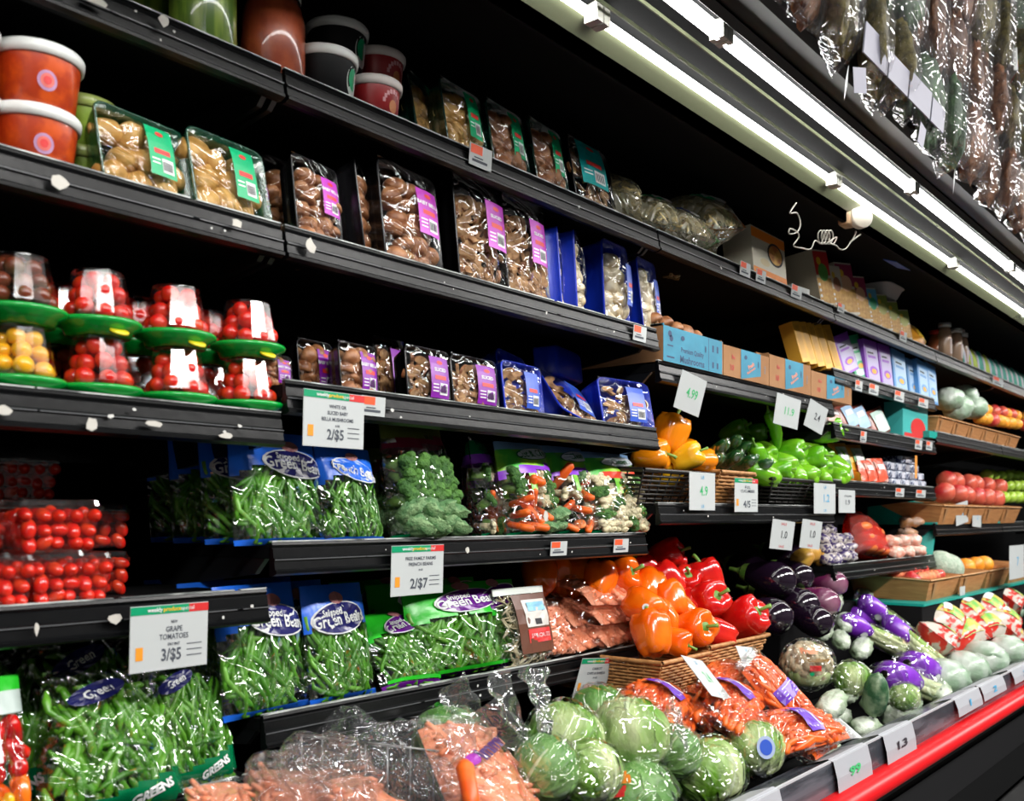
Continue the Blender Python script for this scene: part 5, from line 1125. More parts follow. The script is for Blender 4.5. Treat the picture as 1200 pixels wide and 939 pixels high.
fb_ = carton('flatbread_box', .18, .19, .10, CREAM, CREAM, art_pan(ORGL, P('art_rust', (.45, .12, .03), rough=.5, var=(.7, .4, .08), vscale=30)))
ff(fb_, 884, 924, 272, y+.01, z, 0, -.08, 'cream and orange box with a round dish picture', None)
sm = carton('white_carton', .12, .05, .10, P('carton_white', (.52, .54, .52), rough=.5), P('carton_white', (.52, .54, .52), rough=.5), lambda a, w, h: [a.quad(w*(.08+.09*k), h*.2, w*(.11+.09*k), h*.8, -.001, GREY) for k in range(9)])
sm.put((X_at(925, y+.06), y+.08, z), (0, 0, 0), (1, 1, 1.1), 'small white carton with barcode stripes behind', 'small white cartons'); sm.put((X_at(930, y), y+.005, z), (0, 0, -.1), (1, .8, .7), 'small white carton lying at the shelf edge', 'small white cartons')
z, y = S('1d', .01)
def art_nood(c1, c2):
    def f(a, w, h):
        a.quad(w*.0, h*.55, w, h*.97, -.001, c1); a.disc(w*.5, h*.60, w*.34, h*.16, -.0016, c2); a.disc(w*.3, h*.8, w*.15, h*.07, -.0016, YELL); a.quad(0, h*.05, w, h*.5, -.001, P('art_noodle', (.62, .36, .08), rough=.5, var=(.48, .24, .04), vscale=60))
        for k in range(4): a.disc(w*.1, h*(.08+.1*k), w*.08, h*.03, -.002, WHT, 8)
    return f
ART = [art_nood(REDL, P('art_green', (.1, .35, .06), rough=.5)), art_nood(CREAM, P('art_brown', (.3, .12, .05), rough=.5)), art_nood(P('art_wine', (.30, .02, .08), rough=.5), P('art_peach', (.75, .45, .25), rough=.5)), art_nood(P('art_sky', (.10, .38, .60), rough=.5), GRNL), art_nood(P('art_moss', (.22, .30, .05), rough=.5), P('art_olive2', (.4, .42, .1), rough=.5))]
nk = [carton('noodle_box', .085, .17, .12, CREAM, P('carton_tan', (.42, .36, .26), rough=.6), a_) for a_ in ART]
G = 'leaning noodle boxes on the top shelf'
zs = [(963, 980, 296, 0), (980, 993, 314, 1), (988, 1008, 312, 2), (1006, 1022, 327, 2), (1022, 1034, 340, 3), (1032, 1046, 348, 4), (1045, 1058, 356, 4), (1057, 1070, 366, 4)]
dn = ['with red pepper picture, leftmost', 'with small cream picture', 'with wine red top, left of two', 'with wine red top, right of two', 'with sky blue top', 'with moss green top, first', 'with moss green top, second', 'with moss green top, last']
for i, (u0, u1, v0, a_) in enumerate(zs): ff(nk[a_], u0, u1, v0, y+.01, z if u0 < 1070 else z, -.16, -.12, 'leaning noodle box ' + dn[i], G)
tray_ = MB(); tray_.lathe([(.10, 0), (.11, .004), (.15, .045), (.165, .05), (.162, .053), (.148, .047), (.108, .008), (.0001, .006)], P('styro_grey', (.5, .48, .46), rough=.7), 28, sq=5, cap=False)
ty_ = One('foam_tray', 'tray', tray_); ty_.put((X_at(1038, 1.44), 1.46, z+.178), (0, 0, .0), (.75, .45, 1), 'grey foam tray lying on top of the noodle boxes')
bk2 = carton('noodle_box', .30, .19, .14, CREAM, P('carton_tan', (.42, .36, .26), rough=.6), ART[1]); bk2.put((X_at(1030, 1.52)-.1, 1.56, z), (0, 0, 0), (1, 1, 1.03), 'tan noodle case standing behind under the foam tray', G)
z, y = S('1e', .02)
ob = packet('snack_bag', .22, .14, .09, P('bag_amber', (.70, .30, .02), rough=.3, bump=.4, bscale=14), YELL, 'bag'); ob.put((X_at(1086, y), y+.04, z), (-.6, 0, .2), 1.15, 'amber snack bag slumped before the glass jars')
def gjar(r, h, c, lm, name='glass_jar'):
    b = MB().lathe([(r*.9, 0), (r, .005), (r, h*.78), (r*.85, h*.9), (r*.8, h)], c, 18); l = MB().lathe([(r*.86, h), (r*.9, h+.003), (r*.9, h+.022), (.0001, h+.023)], lm, 18, cap=False); lb = MB().grid(lambda a, b_: ((r+.001)*math.sin((a-.5)*1.8), -(r+.001)*math.cos((a-.5)*1.8), h*(.18+.45*b_)), 8, 1, P('jar_label_pale', (.60, .50, .46), rough=.5))
    k = Kind(name, 'jar', [('jar_body', b), ('lid', l), ('label', lb)]); k.w = 2*r; k.h = h+.02; return k
gj = gjar(.045, .13, P('jar_content_rust', (.50, .14, .05), rough=.2, coat=.8), REDL); gj2 = gjar(.034, .16, P('jar_content_pale', (.55, .36, .24), rough=.2, coat=.8), LIDW); gj3 = gjar(.06, .12, P('jar_content_rust2', (.42, .10, .03), rough=.15, coat=.9), REDL)
G = 'glass jars on the top shelf'
for i, (u, k_, dy_) in enumerate(((1098, gj, .06), (1107, gj2, .02), (1113, gj2, .05), (1120, gj2, .02), (1127, gj2, .03))): k_.put((X_at(u, y+dy_), y+dy_, z), (0, 0, .4), .98, 'glass jar on the top shelf, %s' % nth(i, 5), G)
gj.put((X_at(1119, y+.12), y+.14, z), (0, 0, .3), (1.2, 1.2, 1.3), 'glass jar standing behind the small jars carrying another', G)
gj3.put((X_at(1121, y+.12), y+.14, z+.199), (0, 0, .3), 1, 'red lidded jar raised on the jar behind the row')
lime = P('carton_lime', (.50, .66, .04), rough=.4); mintc = P('carton_mint_dark', (.04, .40, .28), rough=.4)
lc = packet('herb_packet', .09, .11, .04, lime, P('card_lilac', (.5, .5, .62), rough=.4)); mc = packet('herb_packet', .09, .11, .04, mintc, P('card_lilac', (.5, .5, .62), rough=.4))
G = 'lime and green herb packets at the far end of the top shelf'
for i in range(14): (lc if i in (1, 2, 4, 13) else mc).put((X_at(1131, y) + .02 + .125*i, y+.02, z), (-.15, 0, .1), (1, 1, 1.2-.03*(i % 3)), 'small herb packet in the far row, %s' % nth(i, 14), G)
One('fallen_card', 'card', MB().box(0, 0, 0, .16, .05, .002, BLUL)).put((X_at(1018, 1.30)-.03, 1.19, Z_at(1018, 288, 1.19)), (.35, 0, 0), 1, 'blue card clipped under the dark canopy')
# ------------------------------------------------------------------ the open bin: risers, baskets and loose produce
RIS = P('riser_black', (.0025, .0025, .003), rough=.8, spec=.1)
def riser(x0, x1, y0, y1, z0, z1, l): One('display_riser', 'riser', MB().rbox(0, 0, 0, x1-x0, y1-y0, z1-z0, RIS, .006)).put((x0, y0, z0), (0, 0, 0), 1, l, 'black risers in the bin')
zb = .7445
xa_ = X_at(775, 1.24); xm_ = X_at(833, 1.24); xe_ = X_at(905, 1.24)
riser(xa_-.02, xe_+.03, 1.23, 1.62, .532, zb-.002, 'black riser carrying the two pepper baskets')
pb1 = basket('basket', .27, .36, .095, WICK, .82, 11, 26); pb2 = basket('basket', .30, .36, .10, WICK, .82, 11, 28)
pb1.put(((xa_+xm_)/2, 1.24+.18, zb), (0, 0, 0), ((xm_-xa_)/.27*.99, 1, 1), 'tan wicker basket full of orange bell peppers')
pb2.put(((xm_+xe_)/2+.004, 1.24+.19, zb+.006), (0, 0, 0), ((xe_-xm_)/.30*.97, 1, 1), 'tan wicker basket full of red bell peppers')
G = 'bell peppers in and behind the wicker baskets'
PEP = [(bO[0], 764, 743, 1.30, (.3, .4, .4), 1.15, 'orange pepper with tapered crown standing at the left of the basket'), (bO[1], 791, 752, 1.29, (1.9, .7, .5), .85, 'small orange pepper with its stem hanging forward'),
 (bO[0], 812, 737, 1.29, (1.35, .25, -.3), 1.15, 'big orange pepper with a round white sticker facing out'), (bO[1], 786, 704, 1.38, (.7, .2, 0), 1.05, 'orange pepper at the top middle of the heap'), (bO[0], 757, 712, 1.36, (1.3, 1.0, .3), 1.1, 'long orange pepper with a sticker lying on its side'),
 (bR[1], 780, 652, 1.55, (1.2, .2, .2), 1.15, 'dark red pepper highest at the back'), (bO[1], 724, 676, 1.50, (1.2, -.2, .2), 1.15, 'orange pepper with green stem under the medley shelf end'), (bO[0], 702, 682, 1.50, (.4, .4, 1), 1.1, 'shadowed orange pepper left of the stem one'),
 (bR[0], 719, 690, 1.60, (.8, .5, 1), 1.1, 'red orange pepper above the carrot chips'), (bR[1], 781, 682, 1.47, (.7, .3, 1), 1.15, 'red pepper in the middle of the back heap'), (bR[0], 803, 684, 1.46, (.9, -.4, 2), 1.0, 'red pepper next to the middle one'),
 (bR[1], 828, 679, 1.42, (.4, .2, 1), 1.2, 'red pepper high at the right of the heap'), (bR[0], 827, 705, 1.36, (1.15, -.15, -.2), 1.25, 'red pepper with a curled green stem facing out'), (bR[1], 871, 727, 1.30, (.95, .35, -.25), 1.35, 'large glossy red pepper with upright green stem at basket end'),
 (bR[0], 843, 743, 1.29, (1.5, .3, .8), .95, 'red pepper low in the basket behind the price card'), (bO[1], 738, 696, 1.56, (.8, .5, 0), 1.1, 'orange red pepper behind the pile of carrot chips'), (bO[0], 760, 690, 1.44, (.3, .8, 0), 1.05, 'orange pepper between the orange and red heaps'),
 (bR[0], 756, 672, 1.53, (.5, .3, 1), 1.05, 'shadowed red pepper behind the orange ones'), (bO[1], 678, 680, 1.56, (.5, .5, .2), 1.15, 'shadowed orange pepper under the medley bags, right'), (bO[0], 655, 676, 1.60, (.5, -.5, .2), 1.15, 'shadowed orange pepper under the medley bags, middle'), (bO[1], 632, 676, 1.60, (.5, .9, .2), 1.15, 'shadowed orange pepper under the medley bags, left'),
 (bR[1], 806, 712, 1.40, (.5, .9, .2), 1.0, 'red pepper wedged between the two baskets'), (bR[1], 850, 722, 1.38, (.9, .9, .2), 1.1, 'red pepper behind the large glossy one'), (bO[1], 800, 722, 1.36, (.9, .2, .9), 1.05, 'orange pepper under the top middle one'), (bO[0], 776, 728, 1.36, (.9, .2, .9), 1.1, 'orange pepper buried in the middle of the basket'), (bR[0], 740, 664, 1.6, (.9, .2, .9), 1.1, 'dark red pepper in deep shadow at the back')]
for k_, u, v, Y, r_, s_, l in PEP:
    drop(k_, u, v, Y, r_ if 'stem' in l or 'highest' in l or 'sticker facing' in l else (-r_[0]*.8, r_[1], r_[2]), s_*1.08, l, G)
riser(B[2]+.02, X_at(830, 1.5)+.1, 1.63, 1.90, .534, .88, 'black riser under the shadowed peppers at the back')
fs_ = lambda: MB().disc(0, 0, .011, .011, 0, WHT, 14).disc(0, 0, .0055, .0055, -.0006, GREY, 10)
for u, v, Y, r, l in ((812, 737, 1.29, .050, 'round white sticker on the big orange pepper'), (757, 712, 1.36, .050, 'round white sticker on the long orange pepper')):
    c_ = Vector((X_at(u, Y), Y, Z_at(u, v, Y))); n_ = (Vector((0, 0, H)) - c_).normalized(); One('fruit_sticker', 'sticker', fs_()).put(c_ + n_*r, (-n_).to_track_quat('Y', 'Z').to_euler()[:], .9, l)
# eggplants
EGG = P('eggplant_skin', (.010, .004, .012), rough=.12, spec=.7, coat=.6); EGP = P('small_eggplant_skin', (.13, .015, .07), rough=.16, var=(.30, .14, .20), vscale=9, coat=.6, vlo=.5, vhi=.75)
def egg(m, name='eggplant'):
    b = MB().lathe([(.0001, -.085), (.022, -.081), (.044, -.060), (.053, -.030), (.050, .000), (.038, .035), (.026, .062), (.018, .080), (.0001, .084)], m, 24); c = MB().lathe([(.030, .058), (.024, .074), (.012, .084), (.007, .092), (.006, .115), (.0001, .116)], STM, 10, cap=False)
    return Kind(name, 'eggplant', [('eggplant_body', b), ('calyx', c)])
eg, egp = egg(EGG), egg(EGP)
G = 'eggplants beside the red peppers'
for i, (k_, u, v, Y, r_, s_, l) in enumerate(((eg, 899, 677, 1.42, (1.7, .5, .6), 1.15, 'black eggplant with white sticker, front of the upper pair'), (eg, 926, 672, 1.45, (1.5, .9, .9), 1.0, 'black eggplant right of the stickered one'), (eg, 893, 722, 1.33, (1.9, .4, .5), 1.15, 'black eggplant below the stickered one behind the red peppers'), (eg, 930, 706, 1.36, (1.6, 1.0, .7), 1.05, 'black eggplant in the middle above the cauliflower'), (eg, 947, 725, 1.30, (1.6, .4, .4), 1.0, 'black eggplant low between cauliflower and radish bags'), (eg, 875, 668, 1.55, (1.6, .4, .4), 1.1, 'black eggplant in shadow at the back left'), (eg, 915, 650, 1.55, (1.6, 1.2, .4), 1.1, 'black eggplant in shadow at the back top'), (egp, 968, 682, 1.40, (1.7, .8, .6), .75, 'small purple streaked eggplant, upper of two'), (egp, 958, 703, 1.34, (1.6, 1.2, .6), .75, 'small purple streaked eggplant, lower of two'), (eg, 905, 700, 1.45, (1.6, .2, .9), 1.1, 'black eggplant buried in the middle of the heap'))):
    drop(k_, u, v, Y, (-r_[0]*.8, r_[1]*.5, r_[2]-.4), s_*(1.0 if k_ is eg else 1.25), l, G)
riser(X_at(880, 1.5)+.06, X_at(985, 1.5), 1.42, 1.88, .532, .86, 'black riser under the eggplants')
# wrapped heads of lettuce
LETT = P('lettuce_leaf', (.15, .38, .02), rough=.45, var=(.62, .70, .36), vscale=9, bump=.8, bscale=26, vlo=.40, vhi=.62, stretch=(1, 1, .35), detail=5); LETD = P('lettuce_dark_leaf', (.10, .28, .05), rough=.45, var=(.22, .42, .12), vscale=6, bump=.5, bscale=18)
RIBM = P('lettuce_rib', (.60, .70, .42), rough=.45)
def lettuce(seed, m=LETT, r=.078, top=True):
    q = random.Random(seed); core = MB().blob((0, 0, 0), (r*.93, r*.93, r*.84), m, .12, 3, seed, 24, 16); parts = [('head', core)]
    lv = MB(); rb = MB(); q2 = [q.uniform(.2, 1) for _ in range(8)]
    for i in range(7):
        t = 2*PI*i/7 + q.uniform(-.3, .3); ph0 = q.uniform(.15, .5)
        def fn(u, v, t=t, ph0=ph0, i=i):
            a = t + (u-.5)*1.7*math.sin(PI*(.18+v*.75)); p = .45 + v*2.3 + ph0*.2; rad = r*(.93+.012*i + .07*noise.noise(Vector((u*4+seed, v*4, i))) + .03*noise.noise(Vector((u*13, v*9, i+seed))) + .07*abs(u-.5)*2*v*q2[i])
            return (rad*math.sin(p)*math.cos(a), rad*math.sin(p)*math.sin(a), rad*.92*math.cos(p))
        lv.grid(fn, 14, 14, m)
        pts = []
        for k in range(7): x, y_, z_ = fn(.5, k/6.5+.05); pts.append((x*1.01, y_*1.01, z_*1.01))
        rb.tube([Vector(p_)*.985 for p_ in pts], [.001, .0015, .0022, .003, .004, .005, .006], RIBM, 6) if i % 3 == 0 else None
    parts += [('outer_leaves', lv), ('leaf_ribs', rb, STUFF)]
    wrap = MB(); pl_ = []
    wrap.blob((0, 0, 0), (r*1.06, r*1.06, r*.98), FILM, .10, 5, seed+3, 26, 18)
    parts.append(('film_wrap', wrap)); k = Kind('wrapped_lettuce', 'lettuce', parts); k.w = 2*r; k.h = 2*r; return k
LT = [lettuce(1), lettuce(2), lettuce(3, LETD), lettuce(4)]
tail_m = film('bag_tail_film', gloss=.12, rough=.08, bump=.8, bscale=16, haze=.10, edge=.5)
def tail(seed, w=.12, h=.13):
    q = random.Random(seed)
    return One('loose_film_end', 'plastic bag', MB().grid(lambda a, b: ((a-.5)*w*(.35+.65*b) + .008*noise.noise(Vector((a*4, b*4, seed))), .018*math.sin(a*9+seed)*b + .02*noise.noise(Vector((a*5, b*5, seed+4))), h*b), 16, 12, tail_m))
G = 'film wrapped heads of lettuce in the bin'
for k_, u, v, Y, r_, s_, l in ((LT[0], 738, 862, 1.09, (2.9, .3, 0), 1.08, 'large pale iceberg lettuce with its cut core on top'), (LT[1], 662, 866, 1.13, (.6, .3, 1), 1.0, 'lettuce in a bag with a square black mark'), (LT[3], 828, 905, 1.07, (.5, .2, 2), 1.12, 'tall pale wrapped lettuce near the front rail'), (LT[2], 742, 938, 1.04, (.3, .2, 3), 1.12, 'dark green lettuce with orange print, cut by the bottom edge'), (LT[1], 884, 877, 1.03, (.2, .5, 1), .92, 'wrapped lettuce with a blue label by the carrots'), (LT[2], 702, 838, 1.27, (.2, .5, 1), .95, 'dark green lettuce behind the large pale one'), (LT[2], 790, 880, 1.07, (.9, .5, 1), .78, 'darker wrapped head between the two pale ones'), (LT[2], 640, 900, 1.06, (.9, .5, 1), .8, 'wrapped lettuce low beside the carrot bag'), (LT[2], 525, 868, 1.32, (.3, .5, 1), .95, 'shadowed lettuce behind the wire divider'), (LT[3], 540, 905, 1.22, (.3, .5, 1), .8, 'pale lettuce behind the orange carrot bag'), (LT[1], 690, 905, 1.02, (.4, .5, 2), .80, 'wrapped lettuce between the print one and the bagged one')):
    drop(k_, u, v, Y, r_, s_, l, G)
for i, (u, v, Y, r_, s_) in enumerate(((618, 878, 1.10, (-.3, -.6, .3), 1.1), (575, 868, 1.20, (-.3, -.9, .3), 1.1), (805, 880, 1.0, (-.4, .5, .4), .8), (560, 900, 1.08, (-.2, -.5, 0), .7), (640, 858, 1.08, (-.3, .2, .2), .9), (500, 925, 1.15, (-.2, .6, 0), .9))):
    tail(i+1).put((X_at(u, Y), Y, Z_at(u, v, Y)), r_, s_, 'crumpled clear bag end sticking up, %s' % nth(i, 6), 'crumpled clear bag ends')
def mark(name, mb, u, v, Y, rot, l, sc=1): One(name, 'print', mb).put((X_at(u, Y), Y, Z_at(u, v, Y)), rot, sc, l)
def stickon(name, mb, u, v, Y, r, az, el, l, sc=1, cat='print'):
    c = Vector((X_at(u, Y), Y, Z_at(u, v, Y))); d = Vector((0, 0, H)) - c; a = math.atan2(d.y, d.x) + az; n = Vector((math.cos(a)*math.cos(el), math.sin(a)*math.cos(el), math.sin(el)))
    One(name, cat, mb).put(c + n*r, (-n).to_track_quat('Y', 'Z').to_euler()[:], sc, l)
stickon('bag_tag', MB().quad(-.012, -.014, .012, .022, 0, INK).quad(-.009, -.028, .009, -.022, 0, INK).quad(-.006, .000, .006, .012, -.0006, WHT), 662, 866, 1.13, .086, -.45, .35, 'square black mark on the bagged lettuce film')
stickon('produce_label', MB().disc(0, 0, .022, .026, 0, P('label_pale_blue', (.35, .42, .62), rough=.4)).disc(0, 0, .015, .018, -.0006, BLUL), 884, 877, 1.03, .078, .35, .25, 'pale oval label with blue centre on the wrapped lettuce')
stickon('produce_label', MB().text('Fresh', 0, .01, .03, ORGL, rot=.3, bold=.002).text('leaf', .01, -.014, .026, REDL, rot=.3, bold=.002), 742, 938, 1.04, .092, -.5, .55, 'orange print on the film of the lettuce at the bottom edge')
# carrot bags
def carrots_long(name, seed, print_):
    w, h = .16, .30; pl = Pillow(w, h, .075, seed, belly=.45, neck=.8, crk=.006)
    core = MB(); core.grid(lambda a, b: ((a*2-1)*pl.half(.06+b*.84)*.93, -pl.th(a*2-1, .06+b*.84)*.6, (.06+b*.84)*h), 10, 12, CARR); core.grid(lambda a, b: ((1-a*2)*pl.half(.06+b*.84)*.93, pl.th(a*2-1, .06+b*.84)*.6, (.06+b*.84)*h), 10, 12, CARR)
    parts = [('bag', pl.shell(lambda u, v: FILM)), ('carrots', beans(pl, 46, seed, CARR, (.09, .16), .0095, (0, .35), (.10, .82), (.65, .9), .006, 8), STUFF), ('carrot_fill', core, STUFF)]
    if print_: parts.append(('printed_label', print_(pl)))
    k = Kind(name, 'bag of carrots', parts); k.w, k.h = w, h; return k
def print_v(pl):
    m = MB()
    m.grid(lambda a, b: ((a-.5)*.10, pl.front((a-.5)*.10, .12+.05*b, .0035), .12+.05*b), 5, 3, P('print_violet_blue', (.12, .03, .42), rough=.35), False)
    for k in range(4): m.grid(lambda a, b: ((a-.5)*.08, pl.front((a-.5)*.08, .126+.011*k+.003*b, .0042), .126+.011*k+.003*b), 4, 1, WHT, False)
    return m
cb1, cb3 = carrots_long('carrot_bag', 91, print_v), carrots_long('carrot_bag', 92, None)
G = 'orange carrot bags in the bin'
for i, (u, v, Y, yaw, sc, tilt, k_, l) in enumerate(((790, 808, 1.17, .25, 1.0, 0, cb1, 'leftmost with violet print'), (858, 790, 1.22, .1, .95, .05, cb3, 'behind the price card'), (865, 812, 1.13, .15, 1.05, 0, cb1, 'middle with violet and white striped print'), (880, 836, 1.07, .2, .9, 0, cb3, 'below the striped one'), (922, 842, 1.02, -.3, .95, 0, cb1, 'lowest near the rail'), (800, 832, 1.16, .3, .9, 0, cb3, 'underneath the leftmost one'), (952, 858, .98, .05, .75, 0, cb3, 'at the rail by the white card'), (835, 820, 1.18, .1, 1, 0, cb3, 'buried in the centre of the pile'))):
    x = X_at(u, Y); flat(k_, x - .15*sc, Y, Z_at(u, v+(10 if u < 810 else 4), Y)-.012, yaw, sc, 'clear bag of orange carrots, %s' % l, G, tilt, .45)
cb1.put((X_at(925, 1.08)+.02, 1.03, Z_at(925, 845, 1.08)-.03), (-.55, -.45, -.1), (.8, .9, .88), 'upright leaning bag of carrots with pale upper half and violet mark', G)
riser(X_at(800, 1.2), X_at(945, 1.2), 1.12, 1.21, .534, .62, 'black riser under the carrot bags')
# pale carrot bags at the bottom left of the bin
def print_b(pl):
    m = MB(); f = lambda o: (lambda p: (p[0]*math.cos(.6)-p[2]*math.sin(.6), pl.front(p[0]*.82-p[2]*.56, .17+p[0]*.56+p[2]*.82, o), .17+p[0]*.56+p[2]*.82))
    m.disc(-.05, .0, .020, .014, 0, P('print_purple2', (.30, .02, .34), rough=.35), 16, f(.004)); m.text('immy', .015, -.005, .046, P('print_ink_violet', (.05, .01, .10), rough=.35), fn=f(.0045), bold=.002)
    return m
pb_ = chips(('carrot_bag', 'carrots'), .22, .30, .08, 95, FILM, 70, CARP, (.03, .06), print_b); pc_ = chips(('carrot_bag', 'carrots'), .20, .28, .08, 97, FILM, 60, CARP, (.03, .06), None)
pb_.put((X_at(590, 1.03), 1.02, Z_at(590, 952, 1.03)-.03), (-.85, .15, -.1), (1.0, 1, .80), 'pale orange carrot bag with violet lettering at the bottom edge', 'pale carrot bags at the bottom edge')
One('carrot', 'carrot', MB().tube([(0, 0, 0), (.01, 0, .05), (.02, 0, .12), (.022, 0, .135)], [.010, .019, .021, .010], CARR, 14)).put((X_at(556, 1.0), 1.00, Z_at(556, 960, 1.0)), (-.6, .25, 0), .72, 'whole orange carrot at the left side of the lettered bag')
for i, (u, v, Y, r_, s_, l) in enumerate(((480, 1000, 1.03, (-1.15, .05, 0), .72, 'rounded pink orange bag at the bottom edge, centre'), (305, 1022, 1.10, (-.95, .1, 0), .62, 'pale carrot bag at the bottom edge, left'), (370, 1025, 1.10, (-.95, .2, -.2), .75, 'cloudy carrot bag at the bottom edge, second from left'), (430, 990, 1.18, (-1.1, .1, -.2), .70, 'cloudy carrot bag behind the rounded one'))):
    pc_.put((X_at(u, Y), Y, Z_at(u, v, Y)), r_, s_, l, 'pale carrot bags at the bottom edge')
HZ = film('cloudy_bag', gloss=.05, rough=.08, bump=1, bscale=14, haze=.12, hcol=(.35, .35, .37), edge=.30)
cl_ = One('cloudy_bag', 'plastic bag', MB().blob((0, 0, 0), (.10, .07, .09), HZ, .5, 2.4, 3, 26, 18))
for i, (u, v, Y, s_, r_) in enumerate(((455, 900, 1.22, .85, 0), (415, 885, 1.35, .9, 1), (385, 915, 1.15, .8, 2), (500, 925, 1.12, .6, 2.5), (340, 925, 1.2, .7, 2.9))): cl_.put((X_at(u, Y), Y, Z_at(u, v, Y)), (0, 0, r_), s_, 'crumpled cloudy plastic bag in the shadowed end of the bin, %s' % nth(i, 5), 'cloudy plastic bags')
wd = MB(); wires = []
WIRE = P('divider_wire', (.30, .30, .29), rough=.3, metal=.6)
wx = X_at(480, 1.17)
wparts = [('wire', MB().tube([(0, y_, 0), (0, y_, .20)], .0018, WIRE, 6)) for y_ in (0, .045, .09, .135, .18, .225, .27, .315)] + [('frame_wire', MB().tube([(0, -.01, .20), (0, .33, .20)], .002, WIRE, 6)), ('frame_wire', MB().tube([(0, -.01, .02), (0, .33, .02)], .002, WIRE, 6))]
wdk = Kind('wire_divider', 'divider', wparts); wdk.put((X_at(508, 1.14), 1.14, Z_at(508, 880, 1.14)-.20), (0, 0, .25), 1, 'grey wire divider standing in the shadowed end of the bin')
# cauliflower and celery
CAUW = P('cauliflower_wrapped', (.66, .58, .40), rough=.6, var=(.52, .44, .28), vscale=9, bump=1, bscale=45)
def caulk():
    b = MB(); q = random.Random(3)
    for i in range(46):
        z_ = 1-1.5*i/46; t = i*2.4; rr_ = math.sqrt(max(0, 1-z_*z_)); b.blob((.050*rr_*math.cos(t), .050*rr_*math.sin(t), .046*z_), (.020, .020, .019), CAUW, .3, 5, i, 9, 6)
    b.blob((0, 0, -.005), (.055, .055, .048), CAUW, .05, 3, 1, 14, 9)
    lf = MB(); lf.lathe([(.030, -.055), (.055, -.045), (.064, -.02), (.060, -.005)], LETT, 16, cap=False)
    pr = MB(); S_ = lambda p: (p[0], -math.sqrt(max(.0001, .0785**2 - p[0]**2 - (p[2]-.0)**2)), p[2])
    pr.text('Fresh', -.022, .044, .018, P('print_salmon', (.70, .28, .15), rough=.4), fn=S_, bold=.001); pr.text('Cauliflower', .0, .022, .013, P('print_umber', (.22, .12, .03), rough=.4), fn=S_, bold=.0008); pr.quad(-.026, -.006, .004, .008, 0, REDL, S_); pr.disc(-.02, -.014, .006, .005, 0, GRNL, 12, S_)
    return Kind('cauliflower', 'cauliflower', [('curd', b), ('leaves', lf), ('film_wrap', MB().blob((0, 0, 0), (.077, .077, .073), FILM, .05, 4, 5, 24, 16)), ('printed_lettering', pr)])
ck = caulk()
drop(ck, 946, 779, 1.15, (0, 0, -.75), 1.08, 'white wrapped cauliflower head with red print', 'wrapped cauliflowers')
drop(LT[3], 1060, 817, .99, (.2, .2, 2), .62, 'small pale wrapped head with peach print by the rail', None)
CEL = P('celery_stalk', (.30, .54, .06), rough=.4, var=(.66, .72, .40), vscale=6, stretch=(6, 6, .8)); CELP = P('celery_pale', (.62, .70, .36), rough=.45)
WRP = P('celery_wrap_purple', (.16, .02, .42), rough=.25, var=(.22, .04, .52), vscale=10, bump=.2)
def celery(seed):
    q = random.Random(seed); b = MB(); L = .30
    for i in range(9):
        t = 2*PI*i/9; R0 = .027 if i else 0; pts = []; rs = []
        for j in range(8):
            s_ = j/7; sp = R0*(1.0-.25*s_) ; pts.append((sp*math.cos(t), sp*math.sin(t), L*s_)); rs.append(.0165*(1-.18*s_))
        b.tube(pts, rs, CEL if i % 2 else CELP, 8)
    b.lathe([(.0001, -.014), (.022, -.012), (.036, .0), (.043, .03)], CELP, 14, cap=False)
    w_ = MB().lathe([(.045, .215), (.046, .22), (.047, .28), (.043, .315), (.030, .335), (.012, .345)], WRP, 22, cap=False, fn=lambda p: (p.x*(1+.05*noise.noise(p*22)), p.y*(1+.05*noise.noise(p*22)), p.z + (.02*math.cos(math.atan2(p.y, p.x)*3) if p.z < .225 else 0)))
    e = MB(); e.lathe([(.0008+.039, .215), (.0398, .25)], WHT, 8, cap=False)
    f = MB().lathe([(.034, -.025), (.047, .0), (.048, .1), (.048, .2), (.044, .32), (.016, .36), (.030, .38)], FILM, 18, cap=False, fn=lambda p: (p.x*(1+.06*noise.noise(p*30)), p.y*(1+.06*noise.noise(p*30)), p.z))
    return Kind('celery_heart', 'celery', [('stalks', b), ('purple_wrap', w_), ('film_wrap', f), ('white_emblem', MB().disc(0, .235, .014, .016, -.0475, WHT, 14))])
ce = celery(3)
G = 'celery hearts in purple wraps'
def stick(k, u0, v0, Y0, u1, v1, Y1, L, roll, l, g):              # from base point to top point
    a = Vector((X_at(u0, Y0), Y0, Z_at(u0, v0, Y0))); b = Vector((X_at(u1, Y1), Y1, Z_at(u1, v1, Y1))); d = b-a
    r_ = d.to_track_quat('Z', 'Y') @ Euler((0, 0, roll)).to_quaternion(); s_ = min(max(d.length/L, .85), 1.25); k.put(a, r_.to_euler()[:], s_, l, g)
for i, (a, b, rl, l) in enumerate((((1118, 804, 1.07), (1030, 762, 1.14), 1.2, 'front one with white emblem on the purple wrap'), ((1076, 754, 1.22), (1022, 712, 1.36), 1.0, 'back left one standing steeply'), ((1055, 760, 1.20), (1004, 735, 1.30), 1.0, 'left one pointing to the cauliflower'), ((1128, 793, 1.09), (1084, 738, 1.25), .5, 'right one with purple on both sides'), ((1098, 813, 1.06), (1020, 785, 1.12), 1.1, 'lowest one under the front one'), ((1108, 786, 1.10), (1060, 745, 1.24), 1.0, 'middle one under the right one'), ((1060, 740, 1.30), (1000, 722, 1.42), 1.0, 'one lying in the back'))):
    stick(ce, *a, *b, .31, rl, 'celery heart, %s' % l, G)
DKW = P('dark_squash_skin', (.03, .10, .04), rough=.4, var=(.20, .28, .16), vscale=30, bump=.5, bscale=50)
